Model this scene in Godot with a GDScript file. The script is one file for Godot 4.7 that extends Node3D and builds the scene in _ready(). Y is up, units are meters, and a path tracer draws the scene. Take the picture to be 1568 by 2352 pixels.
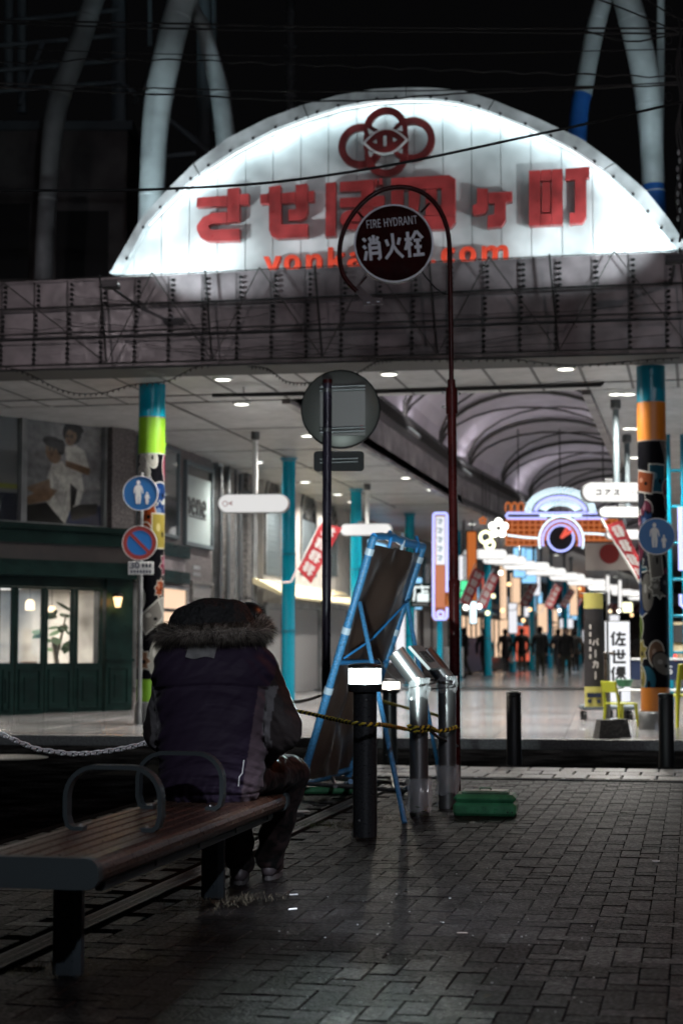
extends Node3D
# A covered shopping street at night, seen from a small plaza with a bench.

const FPX := 3900.0
var EYE := Vector3(0, 1.1, 0)
var FH: Vector3
var RT: Vector3
var FW: Vector3
var UPC: Vector3
var M := {}
var TX := {}
var counts := {}
var rng := RandomNumberGenerator.new()

class MB:
	var v := PackedVector3Array()
	var n := PackedVector3Array()
	var uv := PackedVector2Array()
	var c := PackedColorArray()
	var col := Color(1, 1, 1)
	var tint := false

	func tri(a: Vector3, b: Vector3, d: Vector3, na: Vector3, nb: Vector3, nd: Vector3, ua := Vector2.ZERO, ub := Vector2.ZERO, ud := Vector2.ZERO) -> void:
		if (d - a).cross(b - a).dot(na + nb + nd) < 0.0:
			v.append_array([a, d, b]); n.append_array([na, nd, nb]); uv.append_array([ua, ud, ub])
		else:
			v.append_array([a, b, d]); n.append_array([na, nb, nd]); uv.append_array([ua, ub, ud])
		if tint:
			c.append_array([col, col, col])

	func face(p: Array, nrm: Vector3) -> void:
		for i in range(1, p.size() - 1):
			tri(p[0], p[i], p[i + 1], nrm, nrm, nrm)

	func quad_uv(a: Vector3, b: Vector3, d: Vector3, e: Vector3, nrm: Vector3) -> void:
		tri(a, b, d, nrm, nrm, nrm, Vector2(0, 1), Vector2(1, 1), Vector2(1, 0))
		tri(a, d, e, nrm, nrm, nrm, Vector2(0, 1), Vector2(1, 0), Vector2(0, 0))

	func box(at: Vector3, s: Vector3, b := Basis()) -> void:
		for k in 3:
			for sg in [-1.0, 1.0]:
				var ax := Vector3.ZERO; ax[k] = sg
				var e1 := Vector3.ZERO; e1[(k + 1) % 3] = s[(k + 1) % 3] * 0.5
				var e2 := Vector3.ZERO; e2[(k + 2) % 3] = s[(k + 2) % 3] * 0.5
				var o: Vector3 = ax * s[k] * 0.5
				face([at + b * (o - e1 - e2), at + b * (o + e1 - e2), at + b * (o + e1 + e2), at + b * (o - e1 + e2)], b * ax)

	func rbox(at: Vector3, s: Vector3, r: float, b := Basis()) -> void:
		var h := s * 0.5
		r = minf(r, minf(h.x, minf(h.y, h.z)) * 0.95)
		for k in 3:
			var i := (k + 1) % 3
			var j := (k + 2) % 3
			for sg in [-1.0, 1.0]:
				var q := []
				for t in [[-1, -1], [1, -1], [1, 1], [-1, 1]]:
					var p := Vector3.ZERO; p[k] = sg * h[k]; p[i] = t[0] * (h[i] - r); p[j] = t[1] * (h[j] - r)
					q.append(at + b * p)
				var ax := Vector3.ZERO; ax[k] = sg
				face(q, b * ax)
				for sj in [-1.0, 1.0]:
					var e := []
					for t in [[0, -1], [0, 1], [1, 1], [1, -1]]:
						var p := Vector3.ZERO
						p[j] = t[1] * (h[j] - r)
						if t[0] == 0:
							p[k] = sg * h[k]; p[i] = sj * (h[i] - r)
						else:
							p[k] = sg * (h[k] - r); p[i] = sj * h[i]
						e.append(at + b * p)
					var nn := Vector3.ZERO; nn[k] = sg; nn[i] = sj
					face(e, (b * nn).normalized())
		for sx in [-1.0, 1.0]:
			for sy in [-1.0, 1.0]:
				for sz in [-1.0, 1.0]:
					var a := at + b * Vector3(sx * h.x, sy * (h.y - r), sz * (h.z - r))
					var d := at + b * Vector3(sx * (h.x - r), sy * h.y, sz * (h.z - r))
					var e := at + b * Vector3(sx * (h.x - r), sy * (h.y - r), sz * h.z)
					face([a, d, e], (b * Vector3(sx, sy, sz)).normalized())

	func tube(pts: Array, rad, sides := 8, caps := true, sq := 1.0) -> void:
		var m := pts.size()
		var nx := Vector3.ZERO
		var rings := []
		for i in m:
			var t: Vector3
			if i == 0: t = pts[1] - pts[0]
			elif i == m - 1: t = pts[m - 1] - pts[m - 2]
			else: t = (pts[i + 1] - pts[i]).normalized() + (pts[i] - pts[i - 1]).normalized()
			t = t.normalized()
			if i == 0:
				nx = t.cross(Vector3.UP)
				if nx.length() < 0.05: nx = t.cross(Vector3.RIGHT)
			nx = (nx - t * nx.dot(t)).normalized()
			var ny := t.cross(nx).normalized()
			var r: float = rad[i] if rad is Array or rad is PackedFloat32Array else rad
			var ring := []
			for k in sides:
				var a := TAU * (k + 0.5) / sides
				var d := nx * cos(a) + ny * sin(a) * sq
				ring.append([pts[i] + d * r, (nx * cos(a) + ny * sin(a) / maxf(sq, 0.05)).normalized()])
			rings.append(ring)
			if caps and (i == 0 or i == m - 1):
				var cap := []
				for k in sides: cap.append(ring[k][0])
				face(cap, -t if i == 0 else t)
		for i in m - 1:
			for k in sides:
				var a = rings[i][k]; var b = rings[i][(k + 1) % sides]
				var d = rings[i + 1][(k + 1) % sides]; var e = rings[i + 1][k]
				tri(a[0], b[0], d[0], a[1], b[1], d[1]); tri(a[0], d[0], e[0], a[1], d[1], e[1])

	func bar(a: Vector3, b: Vector3, w: float, h: float, upv := Vector3.UP) -> void:
		var z := (b - a).normalized()
		var x := upv.cross(z)
		if x.length() < 0.01: x = Vector3.RIGHT.cross(z)
		x = x.normalized()
		box((a + b) * 0.5, Vector3(w, h, a.distance_to(b)), Basis(x, z.cross(x).normalized(), z))

	func lathe(at: Vector3, prof: Array, sides := 20, b := Basis(), u0 := 0.0, u1 := 1.0) -> void:
		# prof: Vector2(radius, height) from bottom to top
		var m := prof.size()
		var sn := []
		for i in m - 1:
			var d: Vector2 = prof[i + 1] - prof[i]
			sn.append(Vector2(d.y, -d.x).normalized())
		var tot := 0.0
		var ln := [0.0]
		for i in m - 1:
			tot += (prof[i + 1] - prof[i]).length(); ln.append(tot)
		for i in m - 1:
			var na: Vector2 = sn[i]; var nb: Vector2 = sn[i]
			if i > 0 and sn[i - 1].dot(sn[i]) > 0.7: na = (sn[i - 1] + sn[i]).normalized()
			if i < m - 2 and sn[i + 1].dot(sn[i]) > 0.7: nb = (sn[i + 1] + sn[i]).normalized()
			for k in sides:
				var a0 := TAU * k / sides; var a1 := TAU * (k + 1) / sides
				var d0 := Vector3(sin(a0), 0, cos(a0)); var d1 := Vector3(sin(a1), 0, cos(a1))
				var p: Vector2 = prof[i]; var q: Vector2 = prof[i + 1]
				var A := at + b * (d0 * p.x + Vector3.UP * p.y); var B := at + b * (d1 * p.x + Vector3.UP * p.y)
				var C := at + b * (d1 * q.x + Vector3.UP * q.y); var D := at + b * (d0 * q.x + Vector3.UP * q.y)
				var nA := b * (d0 * na.x + Vector3.UP * na.y); var nB := b * (d1 * na.x + Vector3.UP * na.y)
				var nC := b * (d1 * nb.x + Vector3.UP * nb.y); var nD := b * (d0 * nb.x + Vector3.UP * nb.y)
				var s0 := float(k) / sides; var s1 := float(k + 1) / sides
				var t0: float = 1.0 - ln[i] / tot; var t1: float = 1.0 - ln[i + 1] / tot
				if p.x > 1e-6: tri(A, B, C, nA, nB, nC, Vector2(s0, t0), Vector2(s1, t0), Vector2(s1, t1))
				if q.x > 1e-6: tri(A, C, D, nA, nC, nD, Vector2(s0, t0), Vector2(s1, t1), Vector2(s0, t1))

	func cyl(a: Vector3, b: Vector3, r: float, sides := 12) -> void:
		tube([a, b], r, sides)

	func ball(at: Vector3, r: Vector3, seg := 10, b := Basis()) -> void:
		var rows := maxi(4, seg / 2)
		for i in rows:
			for k in seg:
				var q := []
				for t in [[i, k], [i, k + 1], [i + 1, k + 1], [i + 1, k]]:
					var la: float = PI * t[0] / rows - PI / 2; var lo: float = TAU * t[1] / seg
					q.append(Vector3(cos(la) * cos(lo), sin(la), cos(la) * sin(lo)))
				var nn := []
				var pp := []
				for d in q:
					nn.append((b * (d / r)).normalized()); pp.append(at + b * (d * r))
				if i > 0: tri(pp[0], pp[1], pp[2], nn[0], nn[1], nn[2])
				if i < rows - 1: tri(pp[0], pp[2], pp[3], nn[0], nn[2], nn[3])

	func prism(T: Transform3D, poly, z0: float, z1: float) -> void:
		var pl := PackedVector2Array(poly)
		var ix := Geometry2D.triangulate_polygon(pl)
		if ix.is_empty(): return
		var nz := T.basis.z.normalized()
		for k in range(0, ix.size(), 3):
			for side in [[z1, nz], [z0, -nz]]:
				var q := []
				for t in 3:
					var p := pl[ix[k + t]]
					q.append(T * Vector3(p.x, p.y, side[0]))
				face(q, side[1])
		var ccw := not Geometry2D.is_polygon_clockwise(pl)
		var m := pl.size()
		for i in m:
			var p := pl[i]; var q := pl[(i + 1) % m]
			var e := (q - p).normalized()
			var nn := Vector2(e.y, -e.x) if ccw else Vector2(-e.y, e.x)
			face([T * Vector3(p.x, p.y, z0), T * Vector3(q.x, q.y, z0), T * Vector3(q.x, q.y, z1), T * Vector3(p.x, p.y, z1)], T.basis * Vector3(nn.x, nn.y, 0))

	func ring(T: Transform3D, ct: Vector2, r0: float, r1: float, a0: float, a1: float, z0: float, z1: float, seg := 32, sx := 1.0) -> void:
		var nz := T.basis.z
		for i in seg:
			var a := lerpf(a0, a1, float(i) / seg); var b := lerpf(a0, a1, float(i + 1) / seg)
			var da := Vector2(cos(a) * sx, sin(a)); var db := Vector2(cos(b) * sx, sin(b))
			var q := [ct + da * r0, ct + da * r1, ct + db * r1, ct + db * r0]
			for side in [[z1, nz], [z0, -nz]]:
				face([T * Vector3(q[0].x, q[0].y, side[0]), T * Vector3(q[1].x, q[1].y, side[0]), T * Vector3(q[2].x, q[2].y, side[0]), T * Vector3(q[3].x, q[3].y, side[0])], side[1])
			for e in [[q[1], q[2], 1.0], [q[0], q[3], -1.0]]:
				var nm: Vector2 = (da + db).normalized() * e[2]
				face([T * Vector3(e[0].x, e[0].y, z0), T * Vector3(e[1].x, e[1].y, z0), T * Vector3(e[1].x, e[1].y, z1), T * Vector3(e[0].x, e[0].y, z1)], T.basis * Vector3(nm.x, nm.y, 0))

	func stroke(T: Transform3D, pts, w: float, z0: float, z1: float, rnd := true) -> void:
		var e := Geometry2D.END_ROUND if rnd else Geometry2D.END_BUTT
		var ps := Geometry2D.offset_polyline(PackedVector2Array(pts), w * 0.5, Geometry2D.JOIN_ROUND if rnd else Geometry2D.JOIN_MITER, e)
		for p in ps:
			if not Geometry2D.is_polygon_clockwise(p):
				var q := PackedVector2Array()
				for i in p.size():
					if q.is_empty() or q[q.size() - 1].distance_to(p[i]) > w * 0.08: q.append(p[i])
				prism(T, q, z0, z1)


# ---------- placing and naming ----------
func setup_rays() -> void:
	var yaw := deg_to_rad(11.8)
	var tilt := atan(309.0 / FPX)
	FH = Vector3(-sin(yaw), 0, -cos(yaw))
	RT = Vector3(cos(yaw), 0, -sin(yaw))
	FW = FH * cos(tilt) + Vector3.UP * sin(tilt)
	UPC = Vector3.UP * cos(tilt) - FH * sin(tilt)

func ray(px: float, py: float) -> Vector3:
	return FW + RT * ((px - 784.0) / FPX) + UPC * ((1176.0 - py) / FPX)

func P(px: float, py: float, d: float) -> Vector3:      # at a ground distance ahead
	var r := ray(px, py)
	return EYE + r * (d / r.dot(FH))

func G(px: float, py: float, y := 0.0) -> Vector3:      # on a level plane
	var r := ray(px, py)
	return EYE + r * ((y - EYE.y) / r.y)

func on(T: Transform3D, px: float, py: float, w := 0.0) -> Vector2:   # on the plane z = w of a frame
	var r := ray(px, py)
	var nz := T.basis.z
	var o := T.origin + nz * w
	var p := EYE + r * ((o - EYE).dot(nz) / r.dot(nz))
	var q := T.affine_inverse() * p
	return Vector2(q.x, q.y)

func ons(T: Transform3D, list: Array, w := 0.0) -> PackedVector2Array:
	var out := PackedVector2Array()
	for p in list:
		out.append(on(T, p[0], p[1], w))
	return out

func frame(a: Vector3, b: Vector3) -> Transform3D:      # x from a towards b (level), y up, z to the viewer's side
	var x := b - a
	x.y = 0
	x = x.normalized()
	return Transform3D(Basis(x, Vector3.UP, x.cross(Vector3.UP)), a)

func facing(at: Vector3, turn := 0.0) -> Transform3D:    # a frame that looks along +z, turned about y
	return Transform3D(Basis(Vector3.UP, turn), at)

func camframe(at: Vector3, turn := 0.0) -> Transform3D:  # x to the viewer's right
	return Transform3D(Basis(RT, Vector3.UP, -FH).rotated(Vector3.UP, turn), at)

func numbered(called: String, parent: Node) -> String:
	var key := str(parent.get_instance_id()) + called
	counts[key] = counts.get(key, -1) + 1
	return called if counts[key] == 0 else "%s_%03d" % [called, counts[key]]

func world_of(o: Node) -> Transform3D:
	var t := Transform3D()
	while o != self and o is Node3D:
		t = o.transform * t
		o = o.get_parent()
	return t

func tag(o: Node, label: String, category := "", group := "", kind := "") -> Node:
	if label: o.set_meta("label", label)
	if category: o.set_meta("category", category)
	if group: o.set_meta("group", group)
	if kind: o.set_meta("kind", kind)
	return o

func thing(called: String, label: String, category: String, T := Transform3D(), group := "") -> Node3D:
	var o := Node3D.new()
	o.name = numbered(called, self)
	add_child(o, true)
	o.transform = T
	tag(o, label, category, group)
	return o

func ordinal(i: int) -> String:
	var w := ["first", "second", "third", "fourth", "fifth", "sixth", "seventh", "eighth", "ninth", "tenth", "eleventh", "twelfth", "thirteenth", "fourteenth", "fifteenth", "sixteenth", "seventeenth", "eighteenth", "nineteenth", "twentieth"]
	return w[i] if i < 20 else ("twenty-" + w[i - 20] if i < 29 else ("thirtieth" if i == 29 else "thirty-" + w[i - 30]))

func at(p: Vector3) -> Transform3D:
	return Transform3D(Basis(), p)

func mesh_of(mb: MB, inv := Transform3D()) -> ArrayMesh:
	var a := []
	a.resize(Mesh.ARRAY_MAX)
	a[Mesh.ARRAY_VERTEX] = inv * mb.v
	a[Mesh.ARRAY_NORMAL] = Transform3D(inv.basis, Vector3.ZERO) * mb.n
	a[Mesh.ARRAY_TEX_UV] = mb.uv
	if mb.tint: a[Mesh.ARRAY_COLOR] = mb.c
	var me := ArrayMesh.new()
	me.add_surface_from_arrays(Mesh.PRIMITIVE_TRIANGLES, a)
	return me

func put(mb: MB, called: String, m: Material, parent: Node = self) -> MeshInstance3D:
	var o := MeshInstance3D.new()
	o.name = numbered(called, parent)
	o.mesh = mesh_of(mb, world_of(parent).affine_inverse())
	o.material_override = m
	parent.add_child(o, true)
	return o

func place(me: Mesh, called: String, m: Material, parent: Node, T: Transform3D) -> MeshInstance3D:   # a shared mesh, placed in the world
	var o := MeshInstance3D.new()
	o.name = numbered(called, parent)
	o.mesh = me
	o.material_override = m
	o.transform = world_of(parent).affine_inverse() * T
	parent.add_child(o, true)
	return o

func one(mb: MB, called: String, m: Material, origin: Vector3, label: String, category: String, group := "") -> MeshInstance3D:   # a thing of a single mesh
	var o := MeshInstance3D.new()
	o.name = numbered(called, self)
	o.position = origin
	o.mesh = mesh_of(mb, Transform3D(Basis(), -origin))
	o.material_override = m
	add_child(o, true)
	tag(o, label, category, group)
	return o

func struct(mb: MB, called: String, m: Material) -> MeshInstance3D:
	var o := put(mb, called, m)
	o.set_meta("kind", "structure")
	return o

func copy(o: Node3D, T: Transform3D, label := "") -> Node3D:
	var c: Node3D = o.duplicate()
	var base := str(o.get_meta("base_name")) if o.has_meta("base_name") else str(o.name)
	c.name = numbered(base, self)
	add_child(c, true)
	c.transform = T
	if label: c.set_meta("label", label)
	return c

func words(s: String, size: float, depth: float, bold: bool, m: Material, parent: Node, T: Transform3D, called: String, squeeze := 1.0) -> MeshInstance3D:
	var t := TextMesh.new()
	var f := SystemFont.new()
	f.font_names = PackedStringArray(["Droid Sans"])
	if bold: f.font_weight = 700
	t.font = f
	t.text = s
	t.font_size = 64
	t.pixel_size = size / 64.0
	t.depth = depth
	var o := MeshInstance3D.new()
	o.name = numbered(called, parent)
	o.mesh = t
	o.material_override = m
	o.transform = world_of(parent).affine_inverse() * T * Transform3D(Basis.from_scale(Vector3(squeeze, 1, 1)), Vector3.ZERO)
	parent.add_child(o, true)
	return o

# ---------- surfaces from a distance field ----------
static func cone_d(p: Vector3, k: Array) -> float:
	var a: Vector3 = k[0]
	var ab: Vector3 = k[1] - a
	var t := clampf((p - a).dot(ab) / maxf(ab.length_squared(), 1e-9), 0.0, 1.0)
	return p.distance_to(a + ab * t) - lerpf(k[2], k[3], t)

static func field(p: Vector3, bones: Array, k: float) -> float:
	var d := 1e9
	for b in bones:
		var e := cone_d(p, b)
		if e > d + k: continue
		if e < d - k:
			d = e
			continue
		var h := clampf(0.5 + 0.5 * (d - e) / k, 0.0, 1.0)
		d = lerpf(d, e, h) - k * h * (1.0 - h)
	return d

func nets(lo: Vector3, hi: Vector3, cell: float, f: Callable, paint: Callable, mb: MB, T: Transform3D) -> void:
	const B := 4
	var nb := Vector3i(((hi - lo) / (cell * B)).ceil())
	var nc := nb * B
	var sx := nc.x + 1
	var sxy := sx * (nc.y + 1)
	var val := PackedFloat32Array()
	val.resize(sxy * (nc.z + 1))
	val.fill(1e9)
	var idx := PackedInt32Array()
	idx.resize(val.size())
	idx.fill(-1)
	var blocks := []
	var reach := cell * B * 0.87 * 1.25 + cell
	for bz in nb.z:
		for by in nb.y:
			for bx in nb.x:
				var m := lo + (Vector3(bx, by, bz) + Vector3(0.5, 0.5, 0.5)) * cell * B
				if absf(f.call(m)) > reach: continue
				blocks.append(Vector3i(bx, by, bz) * B)
				for z in B + 1:
					for y in B + 1:
						for x in B + 1:
							var q := Vector3i(bx * B + x, by * B + y, bz * B + z)
							var i := q.x + q.y * sx + q.z * sxy
							if val[i] > 1e8: val[i] = f.call(lo + Vector3(q) * cell)
	var vs := []
	var ns := []
	var cs := []
	var off := []
	for k in 8:
		off.append((k & 1) + ((k >> 1) & 1) * sx + ((k >> 2) & 1) * sxy)
	var edges := [[0, 1], [2, 3], [4, 5], [6, 7], [0, 2], [1, 3], [4, 6], [5, 7], [0, 4], [1, 5], [2, 6], [3, 7]]
	for b in blocks:
		for z in B:
			for y in B:
				for x in B:
					var i: int = (b.x + x) + (b.y + y) * sx + (b.z + z) * sxy
					var c := []
					var neg := 0
					for k in 8:
						c.append(val[i + off[k]])
						if c[k] < 0: neg += 1
					if neg == 0 or neg == 8: continue
					var s := Vector3.ZERO
					var cnt := 0
					for e in edges:
						var a: float = c[e[0]]; var d: float = c[e[1]]
						if (a < 0) == (d < 0): continue
						var t := a / (a - d)
						var pa := Vector3(e[0] & 1, (e[0] >> 1) & 1, (e[0] >> 2) & 1)
						var pb := Vector3(e[1] & 1, (e[1] >> 1) & 1, (e[1] >> 2) & 1)
						s += pa.lerp(pb, t)
						cnt += 1
					s /= cnt
					var pos: Vector3 = lo + (Vector3(b.x + x, b.y + y, b.z + z) + s) * cell
					var h := cell * 0.6
					var f0: float = f.call(pos)
					var g := Vector3(f.call(pos + Vector3(h, 0, 0)) - f0, f.call(pos + Vector3(0, h, 0)) - f0, f.call(pos + Vector3(0, 0, h)) - f0)
					idx[i] = vs.size()
					vs.append(T * pos)
					ns.append((T.basis * g).normalized())
					cs.append(paint.call(pos))
	mb.tint = true
	var step := [1, sx, sxy]
	for b in blocks:
		for z in B:
			for y in B:
				for x in B:
					var i: int = (b.x + x) + (b.y + y) * sx + (b.z + z) * sxy
					if idx[i] < 0: continue
					var v0 := val[i]
					for ax in 3:
						var v1 := val[i + step[ax]]
						if (v0 < 0) == (v1 < 0): continue
						var u: int = step[(ax + 1) % 3]; var w: int = step[(ax + 2) % 3]
						if i - u - w < 0: continue
						var q := [idx[i], idx[i - u], idx[i - u - w], idx[i - w]]
						if q.min() < 0: continue
						for t in [[0, 1, 2], [0, 2, 3]]:
							var a: int = q[t[0]]; var d: int = q[t[1]]; var e: int = q[t[2]]
							if (vs[e] - vs[a]).cross(vs[d] - vs[a]).dot(ns[a] + ns[d] + ns[e]) < 0.0:
								var sw := d; d = e; e = sw
							for o in [a, d, e]:
								mb.v.append(vs[o]); mb.n.append(ns[o]); mb.uv.append(Vector2.ZERO); mb.c.append(cs[o])

# ---------- materials ----------
func noise_tex(key: String, freq: float, lo: float, hi: float, size := 256, kind := FastNoiseLite.TYPE_SIMPLEX_SMOOTH, oct := 4) -> NoiseTexture2D:
	if TX.has(key): return TX[key]
	var nz := FastNoiseLite.new()
	nz.seed = 7 + TX.size()
	nz.noise_type = kind
	nz.frequency = freq
	nz.fractal_octaves = oct
	var t := NoiseTexture2D.new()
	t.width = size
	t.height = size
	t.seamless = true
	t.noise = nz
	var g := Gradient.new()
	g.set_color(0, Color(lo, lo, lo)); g.set_color(1, Color(hi, hi, hi))
	t.color_ramp = g
	TX[key] = t
	return t

func mat(key: String, r: float, g: float, b: float, rough := 0.6, metal := 0.0, tex := "", tscale := 1.0, bump := 0.0) -> StandardMaterial3D:
	var m := StandardMaterial3D.new()
	m.resource_name = key
	m.albedo_color = Color(r, g, b).linear_to_srgb()
	m.roughness = rough
	m.metallic = metal
	if tex:
		m.albedo_texture = TX[tex]
		m.roughness_texture = TX["rough"]
		m.uv1_triplanar = true
		m.uv1_world_triplanar = true
		m.uv1_scale = Vector3.ONE * tscale
		if bump > 0.0:
			m.heightmap_enabled = true
			m.heightmap_texture = TX[tex]
			m.heightmap_scale = bump
	M[key] = m
	return m

func glow(key: String, r: float, g: float, b: float, e: float) -> StandardMaterial3D:
	var m := StandardMaterial3D.new()
	m.resource_name = key
	m.albedo_color = Color(0.3, 0.3, 0.3)
	m.emission_enabled = true
	m.emission = Color(r, g, b).linear_to_srgb()
	m.emission_energy_multiplier = e
	M[key] = m
	return m

func printed(key: String, im: Image, rough := 0.5, emit := 0.0) -> StandardMaterial3D:
	var m := StandardMaterial3D.new()
	m.resource_name = key
	m.albedo_texture = ImageTexture.create_from_image(im)
	m.roughness = rough
	m.metallic_specular = 0.15
	if emit > 0.0:
		m.emission_enabled = true
		m.emission = Color.WHITE
		m.emission_texture = m.albedo_texture
		m.emission_energy_multiplier = emit
		m.emission_operator = BaseMaterial3D.EMISSION_OP_MULTIPLY
	M[key] = m
	return m

func blob(im: Image, c: Vector2, r: Vector2, col: Color, turn := 0.0) -> void:
	var m := maxf(r.x, r.y)
	for y in range(maxi(0, int(c.y - m)), mini(im.get_height(), int(c.y + m) + 1)):
		for x in range(maxi(0, int(c.x - m)), mini(im.get_width(), int(c.x + m) + 1)):
			var d := (Vector2(x, y) - c).rotated(-turn) / r
			if d.length_squared() <= 1.0: im.set_pixel(x, y, col)

func poly(im: Image, pts: Array, col: Color) -> void:
	var p := PackedVector2Array()
	for q in pts: p.append(Vector2(q[0], q[1]))
	var bb := Rect2(p[0], Vector2.ZERO)
	for q in p: bb = bb.expand(q)
	for y in range(maxi(0, int(bb.position.y)), mini(im.get_height(), int(bb.end.y) + 1)):
		for x in range(maxi(0, int(bb.position.x)), mini(im.get_width(), int(bb.end.x) + 1)):
			if Geometry2D.is_point_in_polygon(Vector2(x, y), p): im.set_pixel(x, y, col)

func spot(parent: Node, called: String, p: Vector3, to: Vector3, col: Color, e: float, angle: float, soft := 0.6, size := 0.05) -> SpotLight3D:
	var l := SpotLight3D.new()
	l.name = numbered(called, parent)
	l.light_color = col
	l.light_energy = e
	l.spot_angle = angle
	l.spot_angle_attenuation = soft
	l.light_size = size
	l.spot_range = 60.0
	l.spot_attenuation = 2.0
	l.shadow_enabled = true
	var dir := (to - p).normalized()
	var up := Vector3.UP if absf(dir.y) < 0.99 else Vector3.FORWARD
	l.transform = world_of(parent).affine_inverse() * Transform3D(Basis.looking_at(dir, up), p)
	parent.add_child(l, true)
	return l

func omni(parent: Node, called: String, p: Vector3, col: Color, e: float, size := 0.05) -> OmniLight3D:
	var l := OmniLight3D.new()
	l.name = numbered(called, parent)
	l.light_color = col
	l.light_energy = e
	l.light_size = size
	l.omni_range = 40.0
	l.omni_attenuation = 2.0
	l.shadow_enabled = true
	l.position = world_of(parent).affine_inverse() * p
	parent.add_child(l, true)
	return l

func area(parent: Node, called: String, T: Transform3D, w: float, h: float, col: Color, e: float) -> AreaLight3D:
	# shines along -z of T
	var l := AreaLight3D.new()
	l.name = numbered(called, parent)
	l.light_color = col
	l.light_energy = e
	l.area_size = Vector2(w, h)
	l.area_range = 60.0
	l.area_attenuation = 2.0
	l.shadow_enabled = true
	l.transform = world_of(parent).affine_inverse() * T
	parent.add_child(l, true)
	return l

# ---------- the scene ----------
var E: Transform3D      # front of the arcade gate: x along the fascia
var S: Transform3D      # front of the green shop
var W: Transform3D      # the long side of the left buildings, along the arcade
var PZ: Transform3D     # the plaza: x across, -z along the drain

func _ready() -> void:
	setup_rays()
	rng.seed = 4242
	var cam := Camera3D.new()
	cam.name = "camera"
	var att := CameraAttributesPhysical.new()
	att.frustum_focal_length = 59.7
	att.frustum_focus_distance = 8.6
	att.exposure_aperture = 2.9
	cam.attributes = att
	cam.keep_aspect = Camera3D.KEEP_HEIGHT
	cam.fov = rad_to_deg(2.0 * atan(1176.0 / FPX))
	cam.near = 0.1
	cam.far = 900.0
	cam.transform = Transform3D(Basis(RT, UPC, -FW), EYE)
	add_child(cam)
	var env := Environment.new()
	env.background_mode = Environment.BG_SKY
	var sky := ProceduralSkyMaterial.new()
	sky.sky_top_color = Color(0.0016, 0.0016, 0.0018).linear_to_srgb()
	sky.sky_horizon_color = Color(0.0024, 0.0024, 0.0026).linear_to_srgb()
	sky.ground_bottom_color = Color(0.001, 0.001, 0.001).linear_to_srgb()
	sky.ground_horizon_color = Color(0.0024, 0.0024, 0.0026).linear_to_srgb()
	sky.sun_angle_max = 0.0
	env.sky = Sky.new()
	env.sky.sky_material = sky
	env.tonemap_mode = Environment.TONE_MAPPER_LINEAR
	env.tonemap_exposure = 1.0
	env.sdfgi_enabled = true
	env.ssao_enabled = true
	env.ssil_enabled = true
	var we := WorldEnvironment.new()
	we.name = "world_environment"
	we.environment = env
	add_child(we)
	E = frame(G(0, 850, 4.6), G(1568, 808, 4.6))
	var sa := P(0, 1653, 25.6); sa.y = 0
	var sb := P(240, 1643, 27.0); sb.y = 0
	S = frame(sa, sb)
	var corner := S * Vector3(on(S, 303, 1640).x, 0, 0)
	W = frame(corner, corner + Vector3(0, 0, -1))
	var d0 := G(480, 1990)
	var d1 := G(810, 1840)
	var dz := (d1 - d0).normalized()
	PZ = Transform3D(Basis(dz.cross(Vector3.UP), Vector3.UP, -dz), d0)
	materials()
	street_lamps()
	ground()
	gate()
	gate_sign()
	gallery()
	left_shop()
	left_side()
	arches()
	columns()
	arcade_things()
	plaza_things()
	bench()
	person_on_bench()
	wires()

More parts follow.
